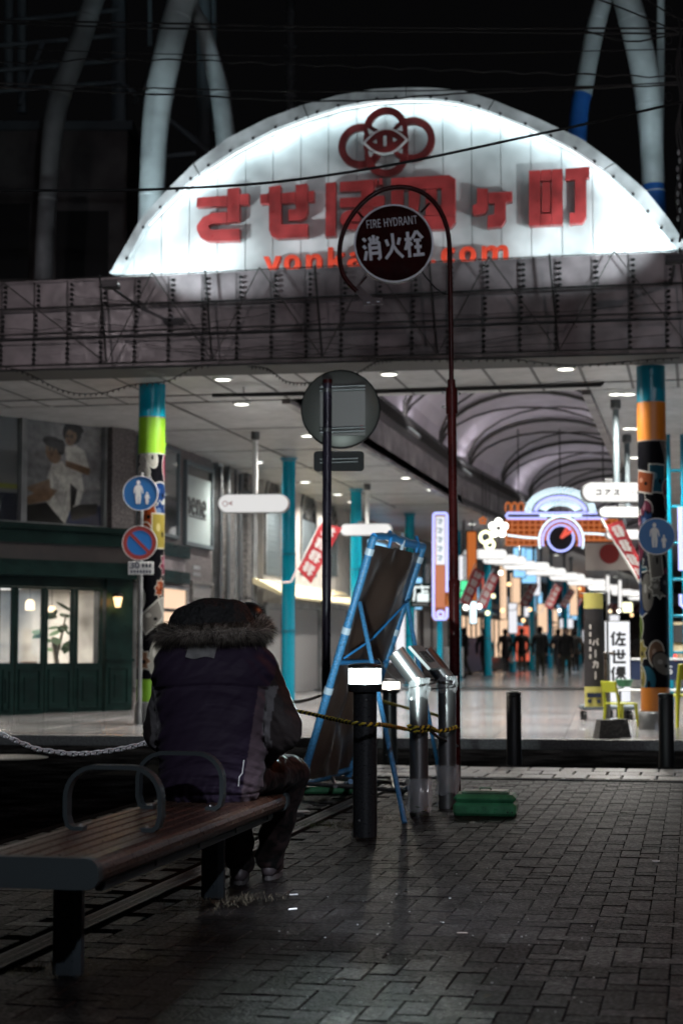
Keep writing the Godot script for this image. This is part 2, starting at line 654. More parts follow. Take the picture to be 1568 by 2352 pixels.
func materials() -> void:
	noise_tex("grain", 0.09, 0.55, 1.0, 256)
	noise_tex("speck", 0.22, 0.25, 1.0, 256, FastNoiseLite.TYPE_VALUE, 3)
	noise_tex("cloud", 0.012, 0.6, 1.0, 256)
	noise_tex("rough", 0.05, 0.55, 1.0, 256)
	noise_tex("soft", 0.014, 0.86, 1.0, 256)
	noise_tex("stain", 0.02, 0.25, 1.1, 256, FastNoiseLite.TYPE_SIMPLEX_SMOOTH, 5)
	noise_tex("wood", 0.03, 0.45, 1.0, 256)
	mat("asphalt", 0.032, 0.032, 0.034, 0.9, 0, "speck", 1.5, 0.4)
	mat("mortar", 0.028, 0.027, 0.026, 0.95, 0, "grain", 2.0)
	mat("paver_a", 0.040, 0.038, 0.039, 0.6, 0, "speck", 2.3, 0.9)
	mat("paver_b", 0.037, 0.034, 0.034, 0.62, 0, "speck", 2.7, 0.9)
	mat("paver_c", 0.044, 0.043, 0.044, 0.52, 0, "speck", 2.1, 0.9)
	mat("paver_d", 0.034, 0.031, 0.030, 0.7, 0, "grain", 3.1, 0.4)
	mat("pale_brick", 0.32, 0.30, 0.30, 0.5, 0, "grain", 2.0, 0.2)
	mat("pale_brick_dim", 0.24, 0.21, 0.2, 0.55, 0, "grain", 2.3, 0.2)
	mat("stone_floor", 0.30, 0.30, 0.31, 0.24, 0, "soft", 0.6)
	mat("stone_floor_warm", 0.27, 0.245, 0.25, 0.22, 0, "soft", 0.8)
	mat("stone_floor_dark", 0.21, 0.205, 0.21, 0.26, 0, "soft", 0.7)
	mat("kerb", 0.3, 0.3, 0.31, 0.6, 0, "grain", 1.5)
	mat("gutter", 0.03, 0.03, 0.032, 0.5, 0.2, "grain", 2.0)
	mat("steel", 0.42, 0.42, 0.43, 0.3, 0.9)
	mat("chain_steel", 0.8, 0.8, 0.82, 0.3, 0.3)
	mat("joint_grey", 0.1, 0.1, 0.1, 0.7)
	mat("grate_grey", 0.075, 0.077, 0.08, 0.6, 0.0, "grain", 4.0)
	mat("dull_steel", 0.28, 0.29, 0.3, 0.45, 0.7, "grain", 4.0)
	mat("dark_metal", 0.012, 0.012, 0.014, 0.5, 0.2)
	mat("black", 0.006, 0.006, 0.007, 0.6)
	mat("cable", 0.006, 0.006, 0.006, 0.6)
	mat("tile_mauve", 0.29, 0.25, 0.26, 0.55, 0, "cloud", 0.5)
	mat("tile_mauve_b", 0.27, 0.235, 0.245, 0.55, 0, "cloud", 0.45)
	mat("ceiling_white", 0.42, 0.42, 0.42, 0.6, 0, "soft", 0.3)
	mat("ceiling_back", 0.06, 0.06, 0.06, 0.8)
	mat("beam_grey", 0.36, 0.34, 0.34, 0.6, 0, "cloud", 0.35)
	mat("sign_white", 0.78, 0.80, 0.80, 0.5, 0, "cloud", 0.25)
	mat("sign_rim", 0.74, 0.77, 0.78, 0.45, 0, "cloud", 0.5)
	mat("sign_red", 0.5, 0.06, 0.06, 0.45, 0, "cloud", 0.6)
	mat("sign_red_low_light", 0.19, 0.022, 0.022, 0.55, 0, "cloud", 0.8)  # same red made darker for the weaker light on the emblem
	mat("sign_orange_red", 0.62, 0.05, 0.02, 0.45)
	mat("tube_white", 0.62, 0.65, 0.66, 0.45, 0, "cloud", 0.3)
	mat("tube_blue_light", 0.03, 0.16, 0.55, 0.45, 0, "cloud", 0.3)  # white tube under blue light, the tint put into the colour
	mat("teal", 0.0, 0.27, 0.40, 0.22)
	mat("teal_deep", 0.0, 0.16, 0.24, 0.28)
	mat("lime", 0.15, 0.33, 0.01, 0.4)
	mat("orange", 0.45, 0.14, 0.01, 0.4)
	mat("white_paint", 0.72, 0.73, 0.73, 0.45)
	mat("grey_paint", 0.3, 0.31, 0.32, 0.5, 0, "cloud", 0.6)
	mat("green_paint", 0.0085, 0.024, 0.0215, 0.42, 0, "cloud", 0.8)
	mat("green_paint_deep", 0.0065, 0.018, 0.0165, 0.45, 0, "cloud", 0.8)
	mat("brown_paint", 0.026, 0.016, 0.013, 0.5, 0, "cloud", 0.8)
	mat("stone_pink", 0.29, 0.25, 0.255, 0.75, 0, "speck", 1.2, 0.3)
	mat("stone_grey", 0.34, 0.32, 0.31, 0.8, 0, "speck", 0.7, 0.3)
	mat("stucco", 0.52, 0.50, 0.47, 0.85, 0, "soft", 0.5)
	mat("dark_wall", 0.2, 0.185, 0.18, 0.85, 0, "cloud", 0.3)
	mat("frame_steel", 0.22, 0.27, 0.3, 0.55, 0.1)
	mat("dark_steel", 0.10, 0.125, 0.14, 0.55, 0.2)
	mat("shutter", 0.34, 0.33, 0.33, 0.5, 0.2)
	mat("frosted", 0.36, 0.42, 0.42, 0.3)
	mat("navy", 0.01, 0.02, 0.06, 0.5)
	mat("cream", 0.62, 0.54, 0.34, 0.7)
	mat("inside_wall", 0.7, 0.67, 0.62, 0.8, 0, "cloud", 0.4)
	mat("inside_wood", 0.2, 0.15, 0.12, 0.6, 0, "wood", 0.8)
	mat("leaf", 0.035, 0.09, 0.03, 0.5)
	mat("leaf_pale", 0.12, 0.2, 0.11, 0.45)
	mat("bark", 0.2, 0.17, 0.13, 0.8)
	mat("grass", 0.045, 0.07, 0.02, 0.7)
	mat("dry_grass", 0.05, 0.042, 0.025, 0.8)
	mat("foam_blue", 0.10, 0.40, 0.82, 0.6, 0, "grain", 2.0, 0.25)
	mat("frame_blue", 0.03, 0.26, 0.65, 0.4)
	mat("tape_white", 0.5, 0.6, 0.72, 0.35)
	mat("bollard_grey", 0.06, 0.064, 0.07, 0.42, 0.3, "grain", 3.0)
	mat("hydrant_red", 0.075, 0.012, 0.012, 0.38, 0, "cloud", 1.2)
	mat("hydrant_face", 0.045, 0.005, 0.005, 0.8, 0, "cloud", 1.2)
	M.hydrant_face.metallic_specular = 0.15
	M.hydrant_red.metallic_specular = 0.25
	mat("letter_grey", 0.70, 0.70, 0.76, 0.5)
	mat("pole_purple", 0.05, 0.04, 0.065, 0.4, 0.2, "cloud", 1.0)
	mat("mirror_back", 0.15, 0.15, 0.14, 0.42, 0.5)
	mat("box_green", 0.08, 0.36, 0.17, 0.42, 0, "cloud", 2.0)
	mat("box_lid", 0.26, 0.46, 0.33, 0.4, 0, "cloud", 2.0)
	mat("bench_wood", 0.10, 0.055, 0.038, 0.42, 0, "wood", 2.5, 0.15)
	mat("bench_metal", 0.05, 0.062, 0.066, 0.38, 0.3)
	mat("bench_leg", 0.045, 0.056, 0.064, 0.42, 0.3, "soft", 2.0)
	mat("rope_yellow", 0.5, 0.4, 0.03, 0.8)
	mat("rope_black", 0.012, 0.012, 0.012, 0.8)
	mat("chair_yellow", 0.38, 0.40, 0.008, 0.4)
	mat("concrete", 0.2, 0.19, 0.18, 0.85, 0, "speck", 1.0, 0.3)
	mat("banner_black", 0.03, 0.026, 0.03, 0.75, 0, "cloud", 0.8)
	mat("banner_yellow", 0.5, 0.45, 0.12, 0.7)
	mat("flag_red", 0.42, 0.03, 0.04, 0.75)
	mat("flag_white", 0.62, 0.58, 0.58, 0.8)
	mat("flag_cloth", 0.40, 0.36, 0.33, 0.85)
	mat("flag_disc", 0.17, 0.012, 0.012, 0.85)
	mat("lattice_orange", 0.35, 0.1, 0.01, 0.6)
	mat("roof_panel", 0.62, 0.58, 0.66, 0.6, 0, "soft", 0.2)
	mat("rib_dark", 0.05, 0.048, 0.045, 0.5, 0.2)
	mat("sign_blue", 0.008, 0.12, 0.36, 0.42)
	mat("sign_blue_bright", 0.01, 0.17, 0.55, 0.42)
	mat("sign_ring_red", 0.33, 0.035, 0.03, 0.45)
	mat("collar_grey", 0.16, 0.158, 0.155, 0.7)
	mat("shoe", 0.05, 0.04, 0.044, 0.5)
	mat("shoe_sole", 0.07, 0.066, 0.066, 0.6)
	mat("fur", 0.27, 0.225, 0.185, 0.8)
	mat("fur_pale", 0.45, 0.41, 0.36, 0.8)
	mat("fur_dark", 0.06, 0.048, 0.04, 0.8)
	mat("fleece", 0.007, 0.007, 0.008, 0.95, 0, "speck", 6.0, 0.8)
	mat("hair", 0.006, 0.005, 0.005, 0.4)
	var cl := mat("cloth", 1, 1, 1, 0.62)
	cl.vertex_color_use_as_albedo = true
	cl.rim_enabled = true
	cl.rim = 0.06
	cl.metallic_specular = 0.25
	for k in ["asphalt", "mortar", "paver_b", "paver_d", "green_paint", "green_paint_deep"]: M[k].metallic_specular = 0.2
	for k in ["asphalt", "mortar"]: M[k].specular_mode = BaseMaterial3D.SPECULAR_DISABLED
	for k in ["paver_a", "paver_b", "paver_c", "paver_d", "asphalt"]:
		M[k].detail_enabled = true
		M[k].detail_albedo = TX["stain"]
		M[k].detail_blend_mode = BaseMaterial3D.BLEND_MODE_MUL
		M[k].detail_uv_layer = BaseMaterial3D.DETAIL_UV_2
		M[k].uv2_triplanar = true
		M[k].uv2_world_triplanar = true
		M[k].uv2_scale = Vector3.ONE * 0.35
	for k in ["paver_a", "paver_c"]: M[k].metallic_specular = 0.24
	var tarp := mat("tarp", 0.055, 0.036, 0.03, 0.32, 0)
	tarp.backlight_enabled = true
	tarp.backlight = Color(0.25, 0.2, 0.18)
	var gl := mat("glass", 0.9, 0.92, 0.92, 0.05)
	gl.transparency = BaseMaterial3D.TRANSPARENCY_ALPHA
	gl.albedo_color = Color(0.3, 0.32, 0.32, 0.03)
	var dg := mat("dark_glass", 0.01, 0.011, 0.012, 0.06)
	dg.metallic_specular = 0.6
	var wrap := mat("bubble_wrap", 0.75, 0.77, 0.8, 0.18)
	wrap.transparency = BaseMaterial3D.TRANSPARENCY_ALPHA
	wrap.albedo_color.a = 0.24
	glow("lamp_white", 0.92, 1.0, 1.0, 6.0)
	glow("bollard_glow", 0.93, 1.0, 0.99, 3.2)
	glow("bollard_glow_warm", 1.0, 0.95, 0.86, 2.2)
	glow("downlight", 1.0, 0.99, 0.88, 5.0)
	glow("led_strip", 0.92, 0.99, 1.0, 1.7)
	glow("led_white", 0.9, 1.0, 1.0, 1.0)
	glow("sign_panel", 0.93, 0.92, 0.91, 0.78)
	glow("sign_panel_far", 1.0, 0.98, 0.95, 1.15)
	glow("sign_panel_cold", 0.93, 0.95, 1.0, 0.95)
	glow("neon_violet", 0.42, 0.46, 1.0, 1.7)
	glow("neon_white", 0.72, 0.92, 1.0, 1.8)
	glow("neon_orange", 1.0, 0.25, 0.04, 0.5)
	glow("neon_red", 1.0, 0.12, 0.07, 0.95)
	glow("neon_yellow", 1.0, 0.98, 0.6, 2.4)
	glow("lantern_warm", 1.0, 0.66, 0.32, 2.6)
	glow("pendant_warm", 1.0, 0.78, 0.5, 2.2)
	glow("window_blue", 0.3, 0.66, 1.0, 1.2)
	glow("window_warm", 1.0, 0.68, 0.45, 1.0)
	glow("window_white", 0.95, 0.95, 1.0, 0.95)
	glow("sign_red_lit", 1.0, 0.17, 0.09, 0.75)
	glow("tail_red", 1.0, 0.08, 0.05, 1.6)
	glow("signal_green", 0.1, 1.0, 0.4, 1.2)
	glow("street_orange", 1.0, 0.5, 0.22, 30.0)
	glow("street_white", 0.95, 0.97, 1.0, 30.0)

func street_lamps() -> void:
	# street lamps outside the view; the white plaza ones are added for fill light
	var spots := [
		[EYE + RT * 4.6 + FH * 11.0 + Vector3(0, 3.9, 0), EYE + RT * 0.3 + FH * 9.0 - Vector3(0, 0.4, 0), "street_orange", Color(1.0, 0.46, 0.2), 5.0, 42.0, "street lamp with an orange light right of the plaza"],
		[EYE + RT * 1.9 - FH * 2.2 + Vector3(0, 4.4, 0), P(800, 1150, 11.0), "street_white", Color(0.93, 0.95, 1.0), 42.0, 62.0, "added unseen lamp behind the viewer for wide white fill light"],
		[EYE + RT * 1.9 + FH * 1.6 + Vector3(0, 5.4, 0), G(890, 2085), "street_white", Color(0.93, 0.95, 1.0), 210.0, 6.6, "added unseen lamp with a narrow white beam on the paving right of the bench"],
		[EYE - RT * 6.2 + FH * 13.5 + Vector3(0, 5.4, 0), EYE - RT * 3.4 + FH * 21.0 + Vector3(0, 4.4, 0), "street_white", Color(1.0, 0.93, 0.95), 13.0, 30.0, "street lamp with a white light left of the road"],
		[EYE + RT * 6.4 + FH * 12.5 + Vector3(0, 5.4, 0), EYE + RT * 2.0 + FH * 21.0 + Vector3(0, 4.4, 0), "street_white", Color(1.0, 0.91, 0.92), 11.0, 30.0, "street lamp with a white light right of the road"]]
	for s in spots:
		var p: Vector3 = s[0]
		var t := thing("street_lamp", s[6], "street lamp", at(Vector3(p.x, 0, p.z)), "street lamps of the plaza")
		var a := MB.new(); a.lathe(Vector3(p.x, 0, p.z), [Vector2(0.09, 0), Vector2(0.09, 0.4), Vector2(0.06, 0.5), Vector2(0.045, p.y + 0.1), Vector2(0.0, p.y + 0.12)], 14)
		put(a, "pole", M.bollard_grey, t)
		var dir: Vector3 = s[1] - p; dir.y = 0; dir = dir.normalized()
		var b := MB.new(); b.tube([Vector3(p.x, p.y + 0.05, p.z), p + dir * 0.3 + Vector3(0, 0.12, 0), p + dir * 0.6 + Vector3(0, 0.1, 0)], 0.03, 8)
		put(b, "arm", M.bollard_grey, t)
		var h := p + dir * 0.75
		var c := MB.new(); c.rbox(h + Vector3(0, 0.1, 0), Vector3(0.26, 0.1, 0.5), 0.04, Basis.looking_at(dir))
		put(c, "lamp_head", M.bollard_grey, t)
		var g := MB.new(); g.rbox(h + Vector3(0, 0.04, 0), Vector3(0.2, 0.03, 0.4), 0.01, Basis.looking_at(dir))
		put(g, "lamp_lens", M[s[2]], t)
		spot(t, "lamp_light", h, s[1], s[3], s[4], s[5], 1.0, 0.12)

# ---------- ground ----------
func ground() -> void:
	var g := MB.new()
	g.box(Vector3(-20, -0.12, -80), Vector3(500, 0.2, 500))
	struct(g, "road", M.asphalt)
	# plaza: mortar bed, then pavers
	var T := PZ
	var b := MB.new()
	var lo_s := -6.0
	var e0 := T.affine_inverse() * G(872, 1772)
	var e1 := T.affine_inverse() * G(1568, 1783)
	var bed := []
	for q in [Vector3(-1.5, 0, 6), Vector3(-1.5, 0, e0.z + 0.6), Vector3(e1.x + 3.0, 0, e1.z + (e1.z - e0.z) / (e1.x - e0.x) * 3.0), Vector3(e1.x + 3.0, 0, 6)]:
		bed.append(Vector2(q.x, -q.z))
	var flat := Transform3D(Basis(T.basis.x, -T.basis.z, Vector3.UP), T.origin)
	b.prism(flat, bed, -0.06, -0.005)
	var pave := struct(b, "plaza_pavement", M.mortar)
	var L := 0.20
	var Wd := 0.10
	var variants := []
	for k in 4:
		for o in 2:
			var m := MB.new()
			var sx := (L if o == 0 else Wd) - 0.005
			var sz := (Wd if o == 0 else L) - 0.003
			m.rbox(Vector3(0, -0.03, 0), Vector3(sx, 0.06, sz), 0.002)
			variants.append(mesh_of(m))
	var mats := [M.paver_a, M.paver_b, M.paver_c, M.paver_d]
	var all := []
	var inv_cam := Transform3D(Basis(RT, UPC, -FW), EYE).affine_inverse()
	for r in range(-60, 95):
		for c in range(-15, 75):
			var k := posmod(c - r, 4)
			if k != 0 and k != 3: continue
			var hz := k == 0
			var u := (c + (1.0 if hz else 0.5)) * Wd
			var s := (r + (0.5 if hz else 1.0)) * Wd
			if absf(u) < 0.05 + (L if hz else Wd) * 0.5 or u < -1.35: continue
			var lim := -(e0.z + (e1.z - e0.z) * (u - e0.x) / (e1.x - e0.x)) - 0.35
			if s > lim: continue
			var p := T * Vector3(u, 0, -s)
			var cpos := inv_cam * p
			var inside := cpos.z < -1.0 and absf(cpos.x / -cpos.z) < 784.0 / FPX + 0.02 and absf(cpos.y / -cpos.z) < 1176.0 / FPX + 0.02
			if cpos.z > -2.5 or absf(cpos.x / -cpos.z) > 0.45: continue
			all.append([(-cpos.z if inside else 1000.0 - cpos.z), p, hz])
	all.sort_custom(func(x, y): return x[0] < y[0])
	var rest := [[], []]
	for i in all.size():
		var q = all[i]
		var o := 0 if q[2] else 1
		var tilt := Basis(T.basis.x, rng.randf_range(-0.016, 0.016)) * Basis(T.basis.z, rng.randf_range(-0.016, 0.016))
		var X := Transform3D(tilt * T.basis, q[1] + Vector3(0, rng.randf_range(-0.0022, 0.0008), 0))
		if i < 300:
			place(variants[(rng.randi() % 4) * 2 + o], "paver", mats[[0, 0, 1, 2, 3, 1][rng.randi() % 6]], pave, X)
		else:
			rest[o].append(X)
	for o in 2:
		var mm := MultiMesh.new()
		mm.transform_format = MultiMesh.TRANSFORM_3D
		mm.mesh = variants[o]
		mm.instance_count = rest[o].size()
		for i in rest[o].size(): mm.set_instance_transform(i, rest[o][i])
		var mi := MultiMeshInstance3D.new()
		mi.name = numbered("further_pavers", pave)
		mi.multimesh = mm
		mi.material_override = M.paver_b if o == 0 else M.paver_a
		mi.set_meta("kind", "stuff")
		pave.add_child(mi, true)
	# drain channel
	var dc := MB.new()
	dc.box(T * Vector3(0, -0.05, 0.0), Vector3(0.11, 0.06, 18), T.basis)
	var dr := struct(dc, "drain_channel", M.gutter)
	var gm := MB.new()
	for sx in [-0.046, 0.046]: gm.box(Vector3(sx, -0.009, 0), Vector3(0.012, 0.018, 0.49))
	gm.box(Vector3(0, -0.009, 0), Vector3(0.01, 0.018, 0.49))
	for k in 20: gm.box(Vector3(0, -0.0085, -0.237 + k * 0.025), Vector3(0.08, 0.017, 0.013))
	var gms := mesh_of(gm)
	for k in 24:
		place(gms, "grate", M.grate_grey, dr, Transform3D(T.basis, T * Vector3(0, 0.001, 5.0 - k * 0.5)))
	# pale edging bricks
	var ed := G(872, 1783)
	var ee := G(1568, 1794)
	var ET := frame(ed, ee)
	var eb := MB.new(); eb.box(ET * Vector3(3.0, -0.04, -0.5), Vector3(11, 0.05, 1.3), ET.basis)
	var edge := struct(eb, "plaza_edge", M.mortar)
	var bm := MB.new(); bm.rbox(Vector3(0, -0.03, 0), Vector3(0.275, 0.07, 0.4), 0.008)
	var bms := mesh_of(bm)
	for row in 3:
		for k in 22:
			var X := Transform3D(ET.basis, ET * Vector3(-0.4 + (k + row * 0.5) * 0.285, 0.004 + rng.randf_range(-0.003, 0.003), -0.2 - row * 0.41))
			place(bms, "brick", M.pale_brick if rng.randf() < 0.6 else M.pale_brick_dim, edge, X)
	var stud := MB.new()
	stud.box(ET * Vector3(2.6, 0.002, 0.16), Vector3(7.5, 0.02, 0.03), ET.basis)
	var strip := struct(stud, "metal_strip", M.gutter)
	var sm := MB.new(); sm.lathe(Vector3.ZERO, [Vector2(0.018, 0), Vector2(0.014, 0.008), Vector2(0.0, 0.01)], 8)
	var sms := mesh_of(sm)
	for k in 16: place(sms, "stud", M.steel, strip, at(ET * Vector3(-0.6 + k * 0.36, 0.012, 0.16)))
	# arcade floor: a kerb step, then large slabs
	var ka := G(0, 1690, 0.08)
	var kb := G(1568, 1703, 0.08)
	var KT := frame(ka, kb)
	var kf := Transform3D(Basis(KT.basis.x, -KT.basis.z, Vector3.UP), KT.origin)
	var kerb := MB.new(); kerb.box(KT * Vector3(4.0, -0.06, -0.08), Vector3(60, 0.14, 0.16), KT.basis)
	struct(kerb, "arcade_kerb", M.kerb)
	var fl := MB.new()
	fl.prism(kf, [Vector2(-26, 0.16), Vector2(34, 0.16), Vector2(34, 190), Vector2(-26, 190)], -0.2, -0.012)
	var floor_ := struct(fl, "arcade_floor", M.stone_floor)
	var tm := MB.new(); tm.rbox(Vector3(0, -0.011, 0), Vector3(0.79, 0.02, 0.79), 0.004)
	var tms := mesh_of(tm)
	var fm := [M.stone_floor, M.stone_floor_warm, M.stone_floor_dark, M.stone_floor]
	for i in range(-2, 14):
		for j in 14:
			var q := KT * Vector3(i * 0.8 + 0.4, 0, -0.56 - j * 0.8)
			place(tms, "floor_tile", fm[(posmod(i, 5) + j * 3 + (rng.randi() % 2)) % 4], floor_, Transform3D(KT.basis, q + Vector3(0, -0.08 + 0.08 + 0.001, 0)))
	var ga := G(600, 1584, 0.08)
	var gb := G(1340, 1583, 0.08)
	var GT := frame(ga, gb)
	var gs := MB.new(); gs.box(GT * Vector3(4.0, 0.003, -0.4), Vector3(14, 0.024, 1.5), GT.basis)
	struct(gs, "cross_gutter", M.gutter)

# ---------- the gate over the street ----------
var top_l := 0.0
var top_r := 0.0

func etop(u: float) -> float:
	return top_l + (top_r - top_l) * u / on(E, 1568, 575).x

func gate() -> void:
	top_l = on(E, 0, 648).y
	top_r = on(E, 1568, 576).y
	var u1 := 11.0
	var u0 := -3.0
	var body := MB.new()
	body.prism(E, [Vector2(u0, -0.02), Vector2(u1, -0.02), Vector2(u1, etop(u1) - 0.1), Vector2(u0, etop(u0) - 0.1)], -0.75, -0.02)
	body.prism(E, [Vector2(u0, etop(u0) - 0.098), Vector2(u1, etop(u1) - 0.098), Vector2(u1, etop(u1)), Vector2(u0, etop(u0))], -0.08, -0.02)
	var t := thing("gate_fascia", "broad tiled fascia band under the white arched sign", "fascia", at(E * Vector3(4, 0, 0)))
	put(body, "wall", M.ceiling_back, t)
	var cw := 0.437
	var rows := 3
	for r in rows:
		for k in range(-4, 24):
			var ua := k * cw + 0.004
			var ub := (k + 1) * cw - 0.004
			var q := MB.new()
			var ya := float(r) / rows
			var yb := float(r + 1) / rows
			var gap := 0.006
			q.prism(E, [Vector2(ua, etop(ua) * ya + gap), Vector2(ub, etop(ub) * ya + gap), Vector2(ub, etop(ub) * yb - gap), Vector2(ua, etop(ua) * yb - gap)], -0.02, 0.0)
			put(q, "panel", M.tile_mauve if rng.randf() < 0.6 else M.tile_mauve_b, t)
	# a frame of pipes for seasonal lights, hung in front of the fascia
	var d := thing("pipe_trellis", "dark pipe frame with zigzag bars hung across the tiled fascia", "pipe frame", at(E * Vector3(4, 0, 0.2)))
	for v in [0.02, 0.30, 0.37, 0.66, 0.98]:
		var q := MB.new(); q.tube([E * Vector3(u0, etop(u0) * v, 0.14), E * Vector3(u1, etop(u1) * v, 0.14)], 0.012 if v in [0.02, 0.37, 0.66] else 0.007, 6)
		put(q, "rail", M.cable, d)
	var xs := [-1.0, 1.25, 3.75, 6.1, 8.5]
	var px := [-230, 228, 470, 722, 985, 1262, 1562]
	for i in px.size():
		var u := on(E, px[i], 740, 0.15).x
		var q := MB.new(); q.tube([E * Vector3(u + 0.1, 0.02, 0.15), E * Vector3(u, etop(u), 0.15)], 0.013, 6)
		put(q, "post", M.cable, d)
		if i < px.size() - 1:
			var un := on(E, px[i + 1], 740, 0.15).x
			var um := (u + un) * 0.5
			for e in [[u + 0.1, 0.02, um, etop(um)], [um, etop(um), un + 0.1, 0.02]]:
				var z := MB.new(); z.tube([E * Vector3(e[0], e[1], 0.16), E * Vector3(e[2], e[3], 0.16)], 0.008, 6)
				put(z, "diagonal_bar", M.rib_dark, d)
	# columns of small unlit bulbs
	for k in range(-2, 22):
		var q := MB.new()
		var u := k * cw + 0.02
		for j in 17:
			if j % 6 == 5: continue
			var v: float = etop(u) * (0.05 + j * 0.055)
			q.ball(E * Vector3(u + (0.05 if j > 10 else (0.02 if j > 5 else 0.0)), v, 0.035), Vector3(0.026, 0.021, 0.024), 6)
		q.tube([E * Vector3(u, 0.04, 0.02), E * Vector3(u, etop(u) * 0.97, 0.02)], 0.004, 4)
		one(q, "bulb_string", M.cable, E * Vector3(u, 0.5, 0.03), "vertical string of small unlit bulbs on the tiled fascia, %s from the left" % ordinal(k + 2), "light string", "bulb strings on the fascia")
	# sagging wires over the fascia
	for k in 10:
		var q := MB.new()
		var ua := -1.0 + rng.randf() * 6.0
		var ub := ua + 2.0 + rng.randf() * 3.0
		var va := 0.1 + rng.randf() * 0.8
		var vb := clampf(va + rng.randf_range(-0.12, 0.12), 0.05, 0.95)
		var pts := []
		for i in 17:
			var s := i / 16.0
			var u := lerpf(ua, ub, s)
			pts.append(E * Vector3(u, etop(u) * lerpf(va, vb, s) - 0.12 * 4.0 * s * (1 - s) + 0.01 * sin(s * 23 + k), 0.1 + 0.02 * (k % 3)))
		q.tube(pts, 0.0045, 5)
		one(q, "loose_wire", M.cable, pts[8], "thin black wire drooping over the fascia from panel column %d, %s wire" % [int(ua / cw + 5.0), ordinal(k)], "wire", "loose wires on the fascia")
	# long drooping string of bulbs under the left of the fascia, and one under the right
	for dd in [[[-10, 842], [200, 905], [345, 880], [490, 838], "dark bulb cord drooping under the left half of the fascia"], [[830, 825], [1130, 905 - 80], [1330, 868 - 30], [1560, 822], "dark bulb cord drooping under the right half of the fascia"], [[860 - 290, 842], [700, 880], [760, 872], [905, 826], "dark bulb cord looped under the middle of the fascia"]]:
		var q := MB.new()
		var c := Curve3D.new()
		for i in 4:
			var p2 := on(E, dd[i][0], dd[i][1], 0.12)
			var pp := E * Vector3(p2.x, p2.y, 0.12)
			c.add_point(pp, Vector3(-0.5, 0, 0), Vector3(0.5, 0, 0))
		var pts := []
		for i in 41: pts.append(c.sample_baked(c.get_baked_length() * i / 40.0))
		q.tube(pts, 0.007, 5)
		for i in range(1, 40): q.ball(pts[i] - Vector3(0, 0.018, 0), Vector3(0.009, 0.018, 0.009), 5)
		one(q, "bulb_garland", M.cable, pts[20], dd[4], "light string")

